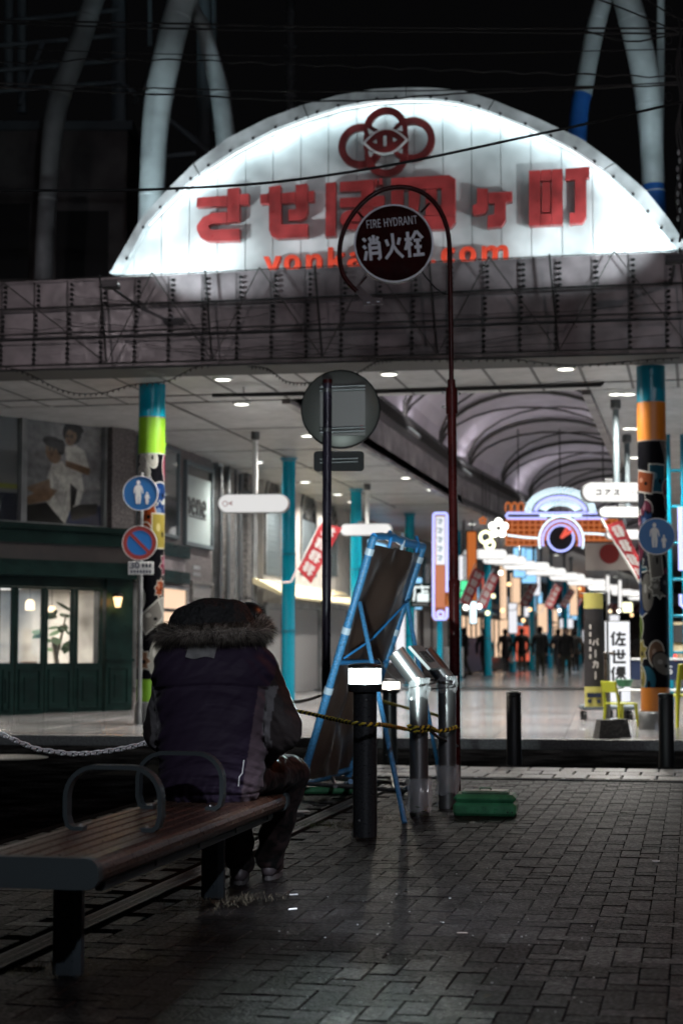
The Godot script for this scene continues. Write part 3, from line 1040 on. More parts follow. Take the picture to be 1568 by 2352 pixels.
func gate_sign() -> void:
	var T := E
	var zf := -0.5
	var outer_px := [[258, 637], [330, 510], [400, 434], [450, 385], [530, 325], [620, 280], [700, 250], [784, 227], [860, 214], [934, 210], [1000, 211], [1064, 217], [1134, 239], [1234, 280], [1334, 327], [1409, 382], [1484, 447], [1534, 510], [1576, 574]]
	var inner_px := [[284, 636], [345, 518], [410, 452], [462, 407], [545, 352], [632, 306], [710, 276], [790, 252], [862, 239], [934, 234], [998, 235], [1055, 243], [1120, 262], [1215, 299], [1312, 347], [1384, 396], [1456, 462], [1510, 528], [1550, 575]]
	var outer := ons(T, outer_px, zf)
	var inner := ons(T, inner_px, zf)
	var t := thing("arched_sign", "white half-round gate sign with red lettering and red knot emblem", "sign", at(T * Vector3(4, etop(4), zf)))
	# face in upright panels
	var base := func(u): return etop(u) - 0.1
	var xs := [inner[0].x]
	for px in [310, 372, 436, 500, 564, 627, 691, 754, 819, 885, 951, 1017, 1083, 1150, 1219, 1289, 1360, 1432, 1500]:
		xs.append(on(T, px, 450, zf).x)
	xs.append(inner[inner.size() - 1].x)
	var topat := func(u):
		for i in inner.size() - 1:
			if u >= inner[i].x and u <= inner[i + 1].x:
				return lerpf(inner[i].y, inner[i + 1].y, (u - inner[i].x) / maxf(inner[i + 1].x - inner[i].x, 1e-6)) + 0.03
		return base.call(u) + 0.05
	for i in xs.size() - 1:
		var a: float = xs[i] + 0.005
		var b: float = xs[i + 1] - 0.005
		var pl := [Vector2(a, base.call(a)), Vector2(b, base.call(b))]
		for k in 7:
			var u := lerpf(b, a, k / 6.0)
			pl.append(Vector2(u, topat.call(u)))
		var q := MB.new(); q.prism(T, pl, zf - 0.03, zf)
		put(q, "panel", M.sign_white, t)
	var bk := MB.new()
	var bp := []
	for p in outer: bp.append(p)
	bp[0].y = base.call(bp[0].x); bp[bp.size() - 1].y = base.call(bp[bp.size() - 1].x)
	bk.prism(T, bp, zf - 0.25, zf - 0.04)
	put(bk, "backing", M.sign_rim, t)
	# rim: a curved band with seams and bolts
	var segs := [[0, 3], [3, 6], [6, 9], [9, 12], [12, 15], [15, 18]]
	for sg in segs:
		var q := MB.new()
		for i in range(sg[0], sg[1]):
			var quad := [outer[i], outer[i + 1], inner[i + 1], inner[i]]
			if i == sg[0]:
				quad[0] = outer[i].lerp(outer[i + 1], 0.03); quad[3] = inner[i].lerp(inner[i + 1], 0.03)
			q.prism(T, quad, zf - 0.04, zf + 0.16)
		put(q, "rim", M.sign_rim, t)
	var bolts := MB.new()
	for i in 30:
		var s := (i + 0.5) / 30.0 * (inner.size() - 1)
		var a := inner[int(s)].lerp(inner[int(s) + 1], s - int(s))
		var b := outer[int(s)].lerp(outer[int(s) + 1], s - int(s))
		var p := a.lerp(b, 0.1)
		bolts.ball(T * Vector3(p.x, p.y, zf + 0.165), Vector3(0.022, 0.022, 0.022), 6)
	tag(put(bolts, "bolts", M.dark_metal, t), "", "", "", "stuff")
	# light strip inside the rim
	var sp := []
	for i in range(1, inner.size() - 1):
		var p := inner[i]
		sp.append(T * Vector3(p.x, p.y - 0.012, zf + 0.05))
	var lm := MB.new(); lm.tube(sp, 0.011, 6)
	put(lm, "light_strip", M.led_strip, t)
	for k in 16:
		var s := (0.06 + 0.88 * k / 15.0) * (inner.size() - 1)
		var i0 := int(s)
		var p := inner[i0].lerp(inner[i0 + 1], s - i0)
		var tg := (inner[i0 + 1] - inner[i0]).normalized()
		var dn := Vector2(tg.y, -tg.x)
		var dir := (T.basis * Vector3(dn.x, dn.y, -0.45)).normalized()
		area(t, "strip_light", Transform3D(Basis.looking_at(dir, T.basis * Vector3(tg.x, tg.y, 0)), T * Vector3(p.x + dn.x * 0.03, p.y + dn.y * 0.03, zf + 0.13)), 0.04, 0.62, Color(0.86, 0.97, 1.0), 0.22)
	# floodlights on the ledge, behind the parapet
	for fx in [[335, 1.0, 0.75], [470, 0.75, 0.45], [640, 0.9, 0.09], [800, 0.9, 0.06], [960, 0.9, 0.06], [1120, 0.9, 0.09], [1330, 0.8, 0.5], [1470, 0.9, 0.8]]:
		var u := on(T, fx[0], 600, -0.14).x
		var y: float = etop(u) - 0.055
		var q := MB.new(); q.box(T * Vector3(u, y - 0.012, -0.14), Vector3(fx[1], 0.03, 0.06), T.basis)
		put(q, "floodlight", M.led_strip, t)
		area(t, "flood_beam", Transform3D(Basis.looking_at((T.basis * Vector3(0, 0.86, -0.5)).normalized(), T.basis.z), T * Vector3(u, y + 0.03, -0.14)), fx[1], 0.05, Color(0.9, 0.98, 1.0), fx[2] * 1.3)
	# unseen floodlights added at both ends of the roof to light the white tubes
	for fl in [[215, 368, 340, 24.5, 10.0], [235, 485, 130, 26.5, 6.5], [1600, 1485, 260, 24.0, 5.0], [1585, 1360, 150, 25.0, 6.0]]:
		var u := on(T, fl[0], 620, -0.7).x
		var y: float = etop(u) - 0.07
		var q := MB.new(); q.box(T * Vector3(u, y - 0.015, -0.7), Vector3(0.16, 0.03, 0.1), T.basis)
		put(q, "floodlight", M.led_strip, t)
		spot(t, "flood_beam", T * Vector3(u, y + 0.03, -0.7), P(fl[1], fl[2], fl[3]), Color(0.86, 0.97, 1.0), fl[4], 17.0, 0.9, 0.05)
	for fl in [[256, 640, 385], [1548, 1190, 370]]:
		var u := on(T, fl[0], 620, 1.2).x
		var y: float = etop(u) - 0.36
		var to := on(T, fl[1], fl[2], zf)
		var q := MB.new(); q.rbox(T * Vector3(u, y - 0.03, 1.2), Vector3(0.2, 0.06, 0.14), 0.015, T.basis)
		put(q, "floodlight_case", M.dark_metal, t)
		var g := MB.new(); g.box(T * Vector3(u, y + 0.004, 1.2), Vector3(0.17, 0.006, 0.11), T.basis)
		put(g, "floodlight", M.led_strip, t)
		var am := MB.new(); am.tube([T * Vector3(u, y - 0.04, 1.15), T * Vector3(u, y - 0.04, 0.6), T * Vector3(u, y - 0.04, 0.0)], 0.018, 6)
		put(am, "floodlight_arm", M.dark_metal, t)
		var lip := MB.new(); lip.box(T * Vector3(u, y + 0.004, 1.275), Vector3(0.2, 0.05, 0.008), T.basis)
		put(lip, "floodlight_lip", M.dark_metal, t)
		spot(t, "flood_beam", T * Vector3(u, y + 0.03, 1.2), T * Vector3(to.x, to.y, zf), Color(0.92, 0.98, 1.0), 9.0, 42.0, 0.45, 0.1)
	# lettering, standing off the face
	var la := func(z): return [402.0 + z[0] / 3.4137, 229.7 + z[1] / 3.4137]
	var lb := func(z): return [803.8 + z[0] / 2.4827, 315.8 + z[1] / 2.4827]
	var glyphs := []
	glyphs.append([la, [[[170, 765], [405, 748], [405, 826], [170, 838]], [[507, 740], [575, 732], [575, 815], [507, 820]], [[410, 695], [505, 685], [503, 950], [408, 958]],
		[[404, 877], [290, 885], [215, 920], [170, 985], [170, 1020], [200, 1080], [255, 1108], [505, 1102], [505, 1008], [290, 1018], [262, 1003], [265, 980], [300, 965], [404, 962]]]])
	glyphs.append([la, [[[735, 680], [828, 668], [832, 975], [1038, 970], [1040, 1075], [800, 1085], [755, 1065], [735, 1020]], [[668, 740], [731, 733], [731, 808], [668, 812]], [[834, 730], [941, 720], [941, 800], [834, 808]], [[1042, 715], [1088, 710], [1088, 790], [1042, 795]],
		[[945, 665], [1036, 655], [1038, 870], [1020, 920], [985, 940], [890, 945], [888, 858], [945, 855]]]])
	var raw := func(z): return [float(z[0]), float(z[1])]
	glyphs.append([raw, [[[747.6, 420], [771, 418], [770, 542], [747, 544]], [[780, 418], [858, 412], [858, 435], [780, 439]], [[780, 455], [882, 449], [882, 474], [780, 475]], [[829, 436], [856, 435], [856, 455], [829, 456]],
		[[829, 476], [856, 475], [858, 520], [845, 526], [805, 527], [788, 520], [780, 507], [784, 492], [797, 483], [826, 481], [827, 508], [806, 509], [806, 514], [829, 513]],
		[[860, 411], [866, 410], [866, 424], [860, 425]], [[870, 410], [877, 409], [877, 423], [870, 424]]]])
	glyphs.append([raw, [[[898, 409], [1030, 402], [1045, 410], [1045, 430], [898, 437]], [[898, 438], [926, 437], [926, 496], [898, 497]], [[938, 437], [965, 436], [958, 496], [938, 496]], [[977, 435], [1002, 434], [1002, 470], [977, 471]], [[1013, 432], [1045, 431], [1045, 494], [1013, 495]], [[977, 472], [1012, 471], [1012, 494], [977, 495]],
		[[898, 498], [1045, 495], [1045, 510], [1034, 522], [1020, 526], [898, 530]]]])
	glyphs.append([lb, [[[722, 290], [783, 292], [783, 400], [765, 430], [720, 440], [697, 435], [697, 390], [722, 375]], [[787, 315], [922, 308], [922, 362], [885, 368], [885, 470], [860, 505], [780, 515], [783, 445], [820, 438], [822, 372], [787, 374]]]])
	glyphs.append([lb, [[[1018, 190], [1083, 186], [1083, 500], [1018, 503]], [[1147, 182], [1210, 178], [1210, 495], [1147, 498]], [[1085, 186], [1145, 182], [1145, 242], [1085, 244]], [[1085, 437], [1145, 434], [1145, 498], [1085, 500]], [[1091, 256], [1139, 254], [1139, 424], [1091, 426]],
		[[1225, 178], [1363, 165], [1363, 225], [1345, 228], [1345, 450], [1325, 485], [1250, 492], [1250, 430], [1280, 428], [1280, 236], [1225, 240]]]])
	for gl in glyphs:
		var q := MB.new()
		var k := 0
		for pl in gl[1]:
			var pts := []
			for z in pl: pts.append(gl[0].call(z))
			q.prism(T, ons(T, pts, zf + 0.15), zf + 0.03, zf + 0.15 + k * 0.0006)
			k += 1
		put(q, "letter", M.sign_red, t)
		var st := MB.new()
		var c0: Vector2 = on(T, gl[0].call(gl[1][0][0])[0], gl[0].call(gl[1][0][0])[1], zf)
		var c1: Vector2 = on(T, gl[0].call(gl[1][0][2])[0], gl[0].call(gl[1][0][2])[1], zf)
		for p in [c0.lerp(c1, 0.2), c0.lerp(c1, 0.8)]:
			st.cyl(T * Vector3(p.x, p.y, zf), T * Vector3(p.x, p.y, zf + 0.035), 0.015, 6)
		put(st, "letter_bracket", M.dull_steel, t)
	# web address in rounded letters, letter by letter
	var xa := on(T, 606, 618, zf + 0.2)
	var xb := on(T, 1174, 595, zf + 0.2)
	var adv := [0.056, 0.063, 0.066, 0.063, 0.06, 0.053, 0.066, 0.063, 0.033, 0.053, 0.063, 0.095]
	var tot := 0.0
	for a in adv: tot += a
	var s := "yonkacho.com"
	var xx := 0.0
	var wdt := xb.x - xa.x
	for i in s.length():
		var w: float = adv[i] / tot * wdt
		var u := xa.x + xx + w * 0.5
		var y: float = etop(u) + (0.055 if s[i] != "y" else 0.055)
		words(s[i], 0.36, 0.12, true, M.sign_orange_red, t, Transform3D(T.basis, T * Vector3(u, y + 0.1, zf + 0.2)), "letter", 1.15)
		xx += w
	# emblem of four interlaced rings and an almond in the middle
	var em := func(x, y): return on(T, 746.4 + x / 5.462, 218.2 + y / 5.462, zf + 0.2)
	var sc: float = (em.call(1000, 560) - em.call(0, 560)).length() / 1000.0
	var ez := zf + 0.05
	var rg := MB.new()
	rg.ring(T, em.call(432, 610), 193 * sc, 284 * sc, 0, TAU, ez, ez + 0.06)
	rg.ring(T, em.call(1080, 530), 193 * sc, 284 * sc, 0, TAU, ez, ez + 0.062)
	put(rg, "emblem_side_rings", M.sign_red_low_light, t)
	var rg2 := MB.new()
	rg2.ring(T, em.call(748, 400), 186 * sc, 274 * sc, 0, TAU, ez + 0.03, ez + 0.09)
	rg2.ring(T, em.call(758, 735), 186 * sc, 272 * sc, 0, TAU, ez + 0.031, ez + 0.092)
	var side := []
	for q in [[500, 420], [640, 400], [700, 470], [700, 660], [640, 740], [500, 720], [470, 640], [470, 500]]: side.append(em.call(q[0], q[1]))
	rg2.prism(T, side, ez + 0.02, ez + 0.085)
	var side2 := []
	for q in [[1000, 400], [1030, 480], [1030, 640], [1010, 720], [870, 730], [800, 660], [800, 470], [860, 400]]: side2.append(em.call(q[0], q[1]))
	rg2.prism(T, side2, ez + 0.02, ez + 0.086)
	put(rg2, "emblem_rings", M.sign_red_low_light, t)
	for ly in [[1.08, 0.10, M.sign_white, "emblem_outline"], [0.94, 0.112, M.sign_red_low_light, "emblem_almond"]]:
		var lens := []
		for i in 24:
			var a := TAU * i / 24.0
			var ca := cos(a); var sa := sin(a)
			var xx2: float = 750 + 262 * ly[0] * ca
			var yy: float = 568 - 152 * ly[0] * sa * (1.0 - pow(absf(ca), 3.0) * 0.75) - ca * 20
			lens.append(em.call(xx2, yy))
		var q := MB.new(); q.prism(T, lens, ez + 0.06, ez + ly[1])
		put(q, ly[3], ly[2], t)
	var mk := MB.new()
	for pl in [[[725, 500], [765, 500], [765, 628], [725, 628]], [[590, 580], [640, 545], [645, 600]], [[845, 520], [900, 550], [848, 575]], [[528, 405], [600, 450], [545, 480]], [[955, 372], [960, 440], [893, 425]], [[538, 690], [600, 715], [548, 760]], [[905, 690], [965, 655], [960, 725]]]:
		var pts := []
		for z in pl: pts.append(em.call(z[0], z[1]))
		mk.prism(T, pts, ez + 0.09, ez + 0.118)
	put(mk, "emblem_marks", M.sign_rim, t)

# ---------- the covered street behind the gate ----------
func bend(s: float) -> float:
	return 0.06 * maxf(0.0, s - 42.0)

func A(x: float, s: float, y: float) -> Vector3:
	return Vector3(x + bend(s), y, -s)

func B(x: float, s: float, y: float) -> Vector3:     # along the straighter left fronts
	return Vector3(x + 0.012 * maxf(0.0, s - 42.0), y, -s)

func seg(mb: MB, x0: float, x1: float, y0: float, y1: float, s0: float, s1: float) -> void:
	var p := [A(x0, s0, y0), A(x1, s0, y0), A(x1, s1, y0), A(x0, s1, y0), A(x0, s0, y1), A(x1, s0, y1), A(x1, s1, y1), A(x0, s1, y1)]
	mb.face([p[0], p[1], p[2], p[3]], Vector3.DOWN); mb.face([p[4], p[5], p[6], p[7]], Vector3.UP)
	mb.face([p[0], p[1], p[5], p[4]], Vector3.BACK); mb.face([p[3], p[2], p[6], p[7]], Vector3.FORWARD)
	mb.face([p[0], p[3], p[7], p[4]], Vector3.LEFT); mb.face([p[1], p[2], p[6], p[5]], Vector3.RIGHT)

const H := 4.6
const SV := 23.25
const VL := -5.6
const VR := -1.5

func gallery() -> void:
	var FX := Transform3D(Basis(Vector3.RIGHT, Vector3(0, 0, -1), Vector3.UP), Vector3.ZERO)
	var c := MB.new()
	var a0 := E * Vector3(-3, 0, -0.76)
	var a1 := E * Vector3(11, 0, -0.76)
	c.prism(FX, [Vector2(a0.x, -a0.z), Vector2(a1.x, -a1.z), Vector2(a1.x, SV), Vector2(a0.x, SV)], H + 0.03, H + 0.16)
	var st := SV
	while st < 150.0:
		seg(c, -13.5, VL, H + 0.03, H + 0.16, st, st + 6.0)
		seg(c, VR, 3.6, H + 0.03, H + 0.16, st, st + 6.0)
		st += 6.0
	var ceil_ := struct(c, "canopy_ceiling", M.ceiling_back)
	var xs := -11.0
	while xs < 2.6:
		for rr in [[20.98, 22.55], [22.565, SV - 0.03]]:
			var q := MB.new()
			var e := FX * Vector3(xs, 0, 0)
			var sf: float = rr[0]
			if sf < 21.0:
				sf = -(E * Vector3((E.affine_inverse() * Vector3(xs, 0, -20.3)).x, 0, -0.78)).z
			q.prism(FX, [Vector2(xs + 0.012, sf), Vector2(xs + 0.588, sf), Vector2(xs + 0.588, rr[1] - 0.012), Vector2(xs + 0.012, rr[1] - 0.012)], H, H + 0.028)
			put(q, "panel", M.ceiling_white, ceil_)
		xs += 0.6
	st = SV
	while st < 150.0:
		var n := 4 if st < 47.0 else 1
		var step := 6.0 / n
		for i in n:
			var sa := st + i * step
			for xr in [[-9.15, -7.4], [-7.39, VL]]:
				var q := MB.new(); seg(q, xr[0] - (3.3 if xr[0] < -9 and (sa < 26 or sa > 44) else 0.0), xr[1], H, H + 0.028, sa + 0.004, sa + step - 0.004)
				put(q, "panel", M.ceiling_white, ceil_)
			var q2 := MB.new(); seg(q2, VR + 0.01, 3.5, H, H + 0.028, sa + 0.004, sa + step - 0.004)
			put(q2, "panel", M.ceiling_white, ceil_)
		st += 6.0
	var jn := MB.new()
	xs = -11.0
	while xs < 2.6:
		var sf2: float = -(E * Vector3((E.affine_inverse() * Vector3(xs, 0, -20.3)).x, 0, -0.78)).z
		jn.prism(FX, [Vector2(xs - 0.02, sf2), Vector2(xs + 0.02, sf2), Vector2(xs + 0.02, SV - 0.03), Vector2(xs - 0.02, SV - 0.03)], H - 0.006, H - 0.002)
		xs += 0.6
	jn.prism(FX, [Vector2(-11.5, 22.53), Vector2(3.0, 22.53), Vector2(3.0, 22.58), Vector2(-11.5, 22.58)], H - 0.012, H - 0.007)
	for k in 8: seg(jn, -9.15, VL, H - 0.006, H - 0.002, SV + k * 3.0, SV + k * 3.0 + 0.05)
	seg(jn, -7.42, -7.37, H - 0.012, H - 0.007, SV, 42.0)
	tag(put(jn, "joint_strips", M.joint_grey, ceil_), "", "", "", "stuff")
	# deep beams along the open middle
	var nm := ["left", "right"]
	for sd in 2:
		var bx := VL if sd == 0 else VR
		var b := thing("edge_beam", "long grey edge beam of the %s gallery under the arched roof" % ["left", "right"][sd], "beam", at(A(bx, SV, H)), "edge beams of the galleries")
		st = SV
		while st < 150.0:
			var q := MB.new(); seg(q, bx - (0.12 if sd == 0 else 0.0), bx + (0.0 if sd == 0 else 0.12), H - 0.06, H + 0.62, st + 0.01, st + 5.99)
			put(q, "panel", M.beam_grey, b)
			st += 6.0
		var d := MB.new()
		st = SV
		while st < 140.0:
			seg(d, bx - 0.35 if sd == 0 else bx, bx if sd == 0 else bx + 0.35, H + 0.63, H + 0.85, st, st + 5.995)
			st += 6.0
		put(d, "gutter", M.rib_dark, b)
		var sl := MB.new()
		st = SV
		while st < 70.0:
			var sx := 1.0 if sd == 0 else -1.0
			sl.box(A(bx - sx * 0.1, st, H + 0.9), Vector3(0.3, 0.22, 0.05))
			st += 0.28
		tag(put(sl, "gutter_brackets", M.rib_dark, b), "", "", "", "stuff")
		var pu := MB.new()
		for yy in [[H + 1.02, 0.05]]:
			var pts := []
			st = SV
			while st < 140.0:
				pts.append(A(bx + (-0.02 if sd == 0 else 0.02), st, yy[0])); st += 4.0
			pu.tube(pts, yy[1], 8)
		put(pu, "purlin", M.dull_steel, b)
	# arched translucent roof
	var r := thing("arched_roof", "arched pale roof panels on dark crossing ribs over the middle", "roof", at(A(-3.55, SV, 5.6)))
	var cx := (VL + VR) * 0.5
	var hw := (VR - VL) * 0.5
	var arc := func(t, s, y): return A(cx - hw * cos(PI * t), s, 5.62 + y + 1.15 * sin(PI * t))
	st = SV
	var k := 0
	while st < 130.0:
		var bay := 4.8
		var q := MB.new()
		for i in 14:
			var t0 := i / 14.0; var t1 := (i + 1) / 14.0
			var P0: Vector3 = arc.call(t0, st + 0.02, 0.08); var P1: Vector3 = arc.call(t1, st + 0.02, 0.08)
			var P2: Vector3 = arc.call(t1, st + bay - 0.02, 0.08); var P3: Vector3 = arc.call(t0, st + bay - 0.02, 0.08)
			var nn := (P1 - P0).cross(P3 - P0).normalized()
			q.face([P0, P1, P2, P3], nn)
			var up := -nn * 0.02 if nn.y < 0 else nn * 0.02
			q.face([P0 + up, P1 + up, P2 + up, P3 + up], -nn)
		put(q, "roof_panel", M.roof_panel, r)
		if st < 90.0:
			var rb := MB.new()
			var pts := []
			for i in 17: pts.append(arc.call(i / 16.0, st, 0.0))
			rb.tube(pts, 0.048, 7)
			put(rb, "rib", M.rib_dark, r)
			for sg in [0, 1]:
				var db := MB.new()
				pts = []
				for i in 13:
					var t := i / 12.0
					pts.append(arc.call(t if sg == 0 else 1.0 - t, st + bay * t, -0.02 - 0.02 * sg))
				db.tube(pts, 0.028, 6)
				put(db, "brace", M.rib_dark, r)
		st += bay
		k += 1
	# unseen uplights added along the edge beams to brighten the roof
	for s in [26.0, 33.0, 41.0, 50.0, 62.0]:
		for sd in 2:
			var up := A(VL + 0.16 if sd == 0 else VR - 0.16, s, H + 0.72)
			var q := MB.new(); q.rbox(up, Vector3(0.07, 0.06, 1.4), 0.01)
			var lt := thing("added_uplight", "added unseen uplight bar on top of the %s edge beam, %s from the gate" % [["left", "right"][sd], ordinal([26.0, 33.0, 41.0, 50.0, 62.0].find(s))], "lamp", at(up), "added uplights on the edge beams")
			put(q, "lamp_case", M.grey_paint, lt)
			var g := MB.new(); g.box(up + Vector3(0, 0.034, 0), Vector3(0.05, 0.008, 1.3))
			put(g, "lamp_glass", M.led_white, lt)
			area(lt, "lamp_light", Transform3D(Basis.looking_at(Vector3(0.55 if sd == 0 else -0.55, 0.83, -0.1).normalized(), Vector3.BACK), up + Vector3(0, 0.06, 0)), 0.06, 1.3, Color(1.0, 0.97, 1.0), 1.4)
	# cross bar at the opening, with hooks
	var cb := MB.new()
	cb.tube([P(488, 908, 22.9), P(700, 905, 22.8), P(1380, 884, 22.3)], 0.028, 8)
	var cbt := thing("banner_rail", "long dark rail hung under the ceiling with a hooked end", "rail", at(P(900, 900, 22.8)))
	put(cb, "bar", M.dark_metal, cbt)
	var hk := MB.new(); hk.tube([P(1380, 884, 22.3), P(1388, 872, 22.3), P(1384, 862, 22.3)], 0.02, 6)
	put(hk, "hook", M.dark_metal, cbt)
	for px in [560, 800, 1050, 1290]:
		var h := MB.new(); var p := P(px, 903, 22.75); p.y = P(px, 905 - (px - 700) * 0.03, 22.75).y
		h.tube([p, Vector3(p.x, H, p.z)], 0.008, 5)
		put(h, "hanger", M.dark_metal, cbt)
	# downlights
	var dl := [[512, 870], [555, 927], [893, 858], [1298, 846], [1415, 904], [1440, 904], [706, 1000], [932, 1097], [775, 1135], [990, 1124], [1444, 983], [1462, 983], [1458, 1050], [1040, 1152]]
	var where := ["third from the column", "near the sign pole", "", ""]
	var n2 := 0
	for p in dl:
		var q := G(p[0], p[1], H - 0.012)
		downlight(q, n2)
		n2 += 1
	st = 24.5
	for s in [31.0, 35.0, 40.0, 48.0, 56.0, 65.0, 75.0, 86.0, 100.0]:  # nearest ones added to brighten the left fronts
		downlight(A(-8.1 if s < 41 else -6.6, s, H - 0.012), n2)
		n2 += 1
		if s > 47:
			downlight(A(-0.6, s, H - 0.012), n2)
			n2 += 1
	for s in [26.5, 31.5, 37.0]:
		downlight(A(0.6, s, H - 0.012), n2)
		n2 += 1

func downlight(q: Vector3, i: int) -> void:
	var t := thing("downlight", "round recessed ceiling light glowing white, the %s of the gallery lights" % ordinal(i), "ceiling light", at(q), "downlights in the gallery ceilings")
	var a := MB.new(); a.lathe(q, [Vector2(0.0, -0.012), Vector2(0.10, -0.012), Vector2(0.10, -0.006)], 16)
	put(a, "lamp_lens", M.downlight, t)
	var b := MB.new(); b.lathe(q, [Vector2(0.102, 0.0), Vector2(0.102, -0.016), Vector2(0.125, -0.014), Vector2(0.135, 0.011)], 16)
	put(b, "trim", M.white_paint, t)
	spot(t, "lamp_light", q - Vector3(0, 0.02, 0), q - Vector3(0, 3, 0.0), Color(1.0, 0.98, 0.94), 20.0, 78.0, 0.8, 0.09)

# ---------- the green shop on the left ----------
func rect(T: Transform3D, x0: float, y0: float, x1: float, y1: float, w := 0.0) -> Rect2:
	# a level rectangle on a frame from pixel corners (left edge heights)
	var a := on(T, x0, y1, w)
	var b := on(T, x1, y0 + 0.0, w)
	var tl := on(T, x0, y0, w)
	return Rect2(a.x, a.y, b.x - a.x, tl.y - a.y)

func rprism(mb: MB, T: Transform3D, r: Rect2, z0: float, z1: float) -> void:
	mb.prism(T, [r.position, Vector2(r.end.x, r.position.y), r.end, Vector2(r.position.x, r.end.y)], z0, z1)

func rframe(mb: MB, T: Transform3D, r: Rect2, b: float, z0: float, z1: float) -> void:
	rprism(mb, T, Rect2(r.position.x - b, r.position.y - b, b, r.size.y + 2 * b), z0, z1)
	rprism(mb, T, Rect2(r.end.x, r.position.y - b, b, r.size.y + 2 * b), z0, z1)
	rprism(mb, T, Rect2(r.position.x, r.position.y - b, r.size.x, b), z0, z1)
	rprism(mb, T, Rect2(r.position.x, r.end.y, r.size.x, b), z0, z1)

func left_shop() -> void:
	var T := S
	var hy := func(y): return on(T, 150, y).y
	var xx := func(x): return on(T, x, 1400).x
	var t := thing("corner_shop", "dark green timber shopfront with lit glass doors and posters above", "shop", at(T * Vector3(0.8, 0, 0)))
	var L := -2.2
	var RR: float = xx.call(303)
	# cornices and band
	for cc in [[1208, 1222, 0.22, "cornice"], [1222, 1252, 0.15, "cornice"], [1289, 1303, 0.14, "cornice"], [1303, 1326, 0.2, "cornice"]]:
		var q := MB.new(); q.prism(T, [Vector2(L, hy.call(cc[1])), Vector2(RR + 0.06, hy.call(cc[1])), Vector2(RR + 0.06, hy.call(cc[0]) - 0.002), Vector2(L, hy.call(cc[0]) - 0.002)], -0.3, cc[2])
		put(q, cc[3], M.green_paint, t)
	var bd := MB.new(); bd.prism(T, [Vector2(L, hy.call(1289)), Vector2(RR, hy.call(1289)), Vector2(RR, hy.call(1252)), Vector2(L, hy.call(1252))], -0.3, 0.08)
	put(bd, "name_board", M.brown_paint, t)
	# pilaster right of the doors
	var pl := MB.new()
	var pr := Rect2(xx.call(242), 0.0, RR - xx.call(242), hy.call(1326))
	rprism(pl, T, pr, -0.3, 0.03)
	put(pl, "pilaster", M.green_paint, t)
	var pf := MB.new(); rframe(pf, T, Rect2(pr.position.x + 0.1, 0.22, pr.size.x - 0.22, 0.52), 0.03, 0.03, 0.05)
	pf.prism(T, [Vector2(pr.position.x, 0.86), Vector2(pr.end.x + 0.02, 0.86), Vector2(pr.end.x + 0.02, 0.91), Vector2(pr.position.x, 0.91)], 0.03, 0.06)
	rprism(pf, T, Rect2(pr.position.x + 0.17, 0.3, pr.size.x - 0.36, 0.36), 0.03, 0.045)
	put(pf, "pilaster_panel", M.green_paint_deep, t)
	var hd := MB.new(); rprism(hd, T, Rect2(L, hy.call(1350), pr.position.x - L, hy.call(1326) - hy.call(1350) - 0.002), -0.2, 0.0)
	put(hd, "lintel", M.green_paint_deep, t)
	# doors
	var dx := [-66, 0, 37, 105, 172, 238]
	var panes := [[-58, -14], [-5, 29], [44, 98], [112, 165], [181, 231]]
	var top: float = hy.call(1350)
	for i in 5:
		var x0: float = xx.call(dx[i]) + 0.012
		var x1: float = xx.call(dx[i + 1]) - 0.012
		var r := Rect2(xx.call(panes[i][0]), hy.call(1523), xx.call(panes[i][1]) - xx.call(panes[i][0]), hy.call(1355) - hy.call(1523))
		var q := MB.new()
		rprism(q, T, Rect2(x0, 0.05, x1 - x0, r.position.y - 0.05), -0.05, -0.005)
		rprism(q, T, Rect2(x0, r.end.y, x1 - x0, top - r.end.y - 0.004), -0.05, -0.005)
		rprism(q, T, Rect2(x0, r.position.y, r.position.x - x0, r.size.y), -0.05, -0.005)
		rprism(q, T, Rect2(r.end.x, r.position.y, x1 - r.end.x, r.size.y), -0.05, -0.005)
		var door := put(q, "door", M.green_paint, t)
		var g := MB.new(); rprism(g, T, r, -0.032, -0.026)
		put(g, "pane", M.glass, door)
		var p := MB.new()
		var pr2 := Rect2(x0 + 0.09, 0.16, x1 - x0 - 0.18, r.position.y - 0.28)
		rframe(p, T, pr2, 0.03, -0.005, 0.016)
		rprism(p, T, Rect2(pr2.position.x + 0.07, pr2.position.y + 0.09, pr2.size.x - 0.14, pr2.size.y - 0.18), -0.005, 0.012)
		put(p, "panel", M.green_paint_deep, door)
	var th := MB.new(); rprism(th, T, Rect2(L, 0.0, pr.position.x - L, 0.045), -0.2, 0.02)
	put(th, "threshold", M.grey_paint, t)
	# room behind
	var rm := MB.new()
	var top2: float = hy.call(1340)
	rprism(rm, T, Rect2(L, 0, RR - L, top2), -3.3, -3.2)
	rm.box(T * Vector3((L + RR) * 0.5, 0.02, -1.7), Vector3(RR - L, 0.04, 3.1), T.basis)
	rm.box(T * Vector3((L + RR) * 0.5, top2 + 0.02, -1.7), Vector3(RR - L, 0.04, 3.1), T.basis)
	rm.box(T * Vector3(RR - 0.05, top2 * 0.5, -1.75), Vector3(0.08, top2, 2.9), T.basis)
	rm.box(T * Vector3(L, top2 * 0.5, -1.75), Vector3(0.08, top2, 2.9), T.basis)
	put(rm, "room", M.inside_wall, t)
	var pil := MB.new(); pil.box(T * Vector3(xx.call(158) - 0.2, top2 * 0.5, -2.6), Vector3(0.28, top2, 0.5), T.basis)
	put(pil, "inner_post", M.brown_paint, t)
	var lamp := MB.new(); lamp.box(T * Vector3(0.7, top2 - 0.03, -1.9), Vector3(1.6, 0.03, 0.5), T.basis)
	put(lamp, "ceiling_lamp", M.sign_panel_far, t)
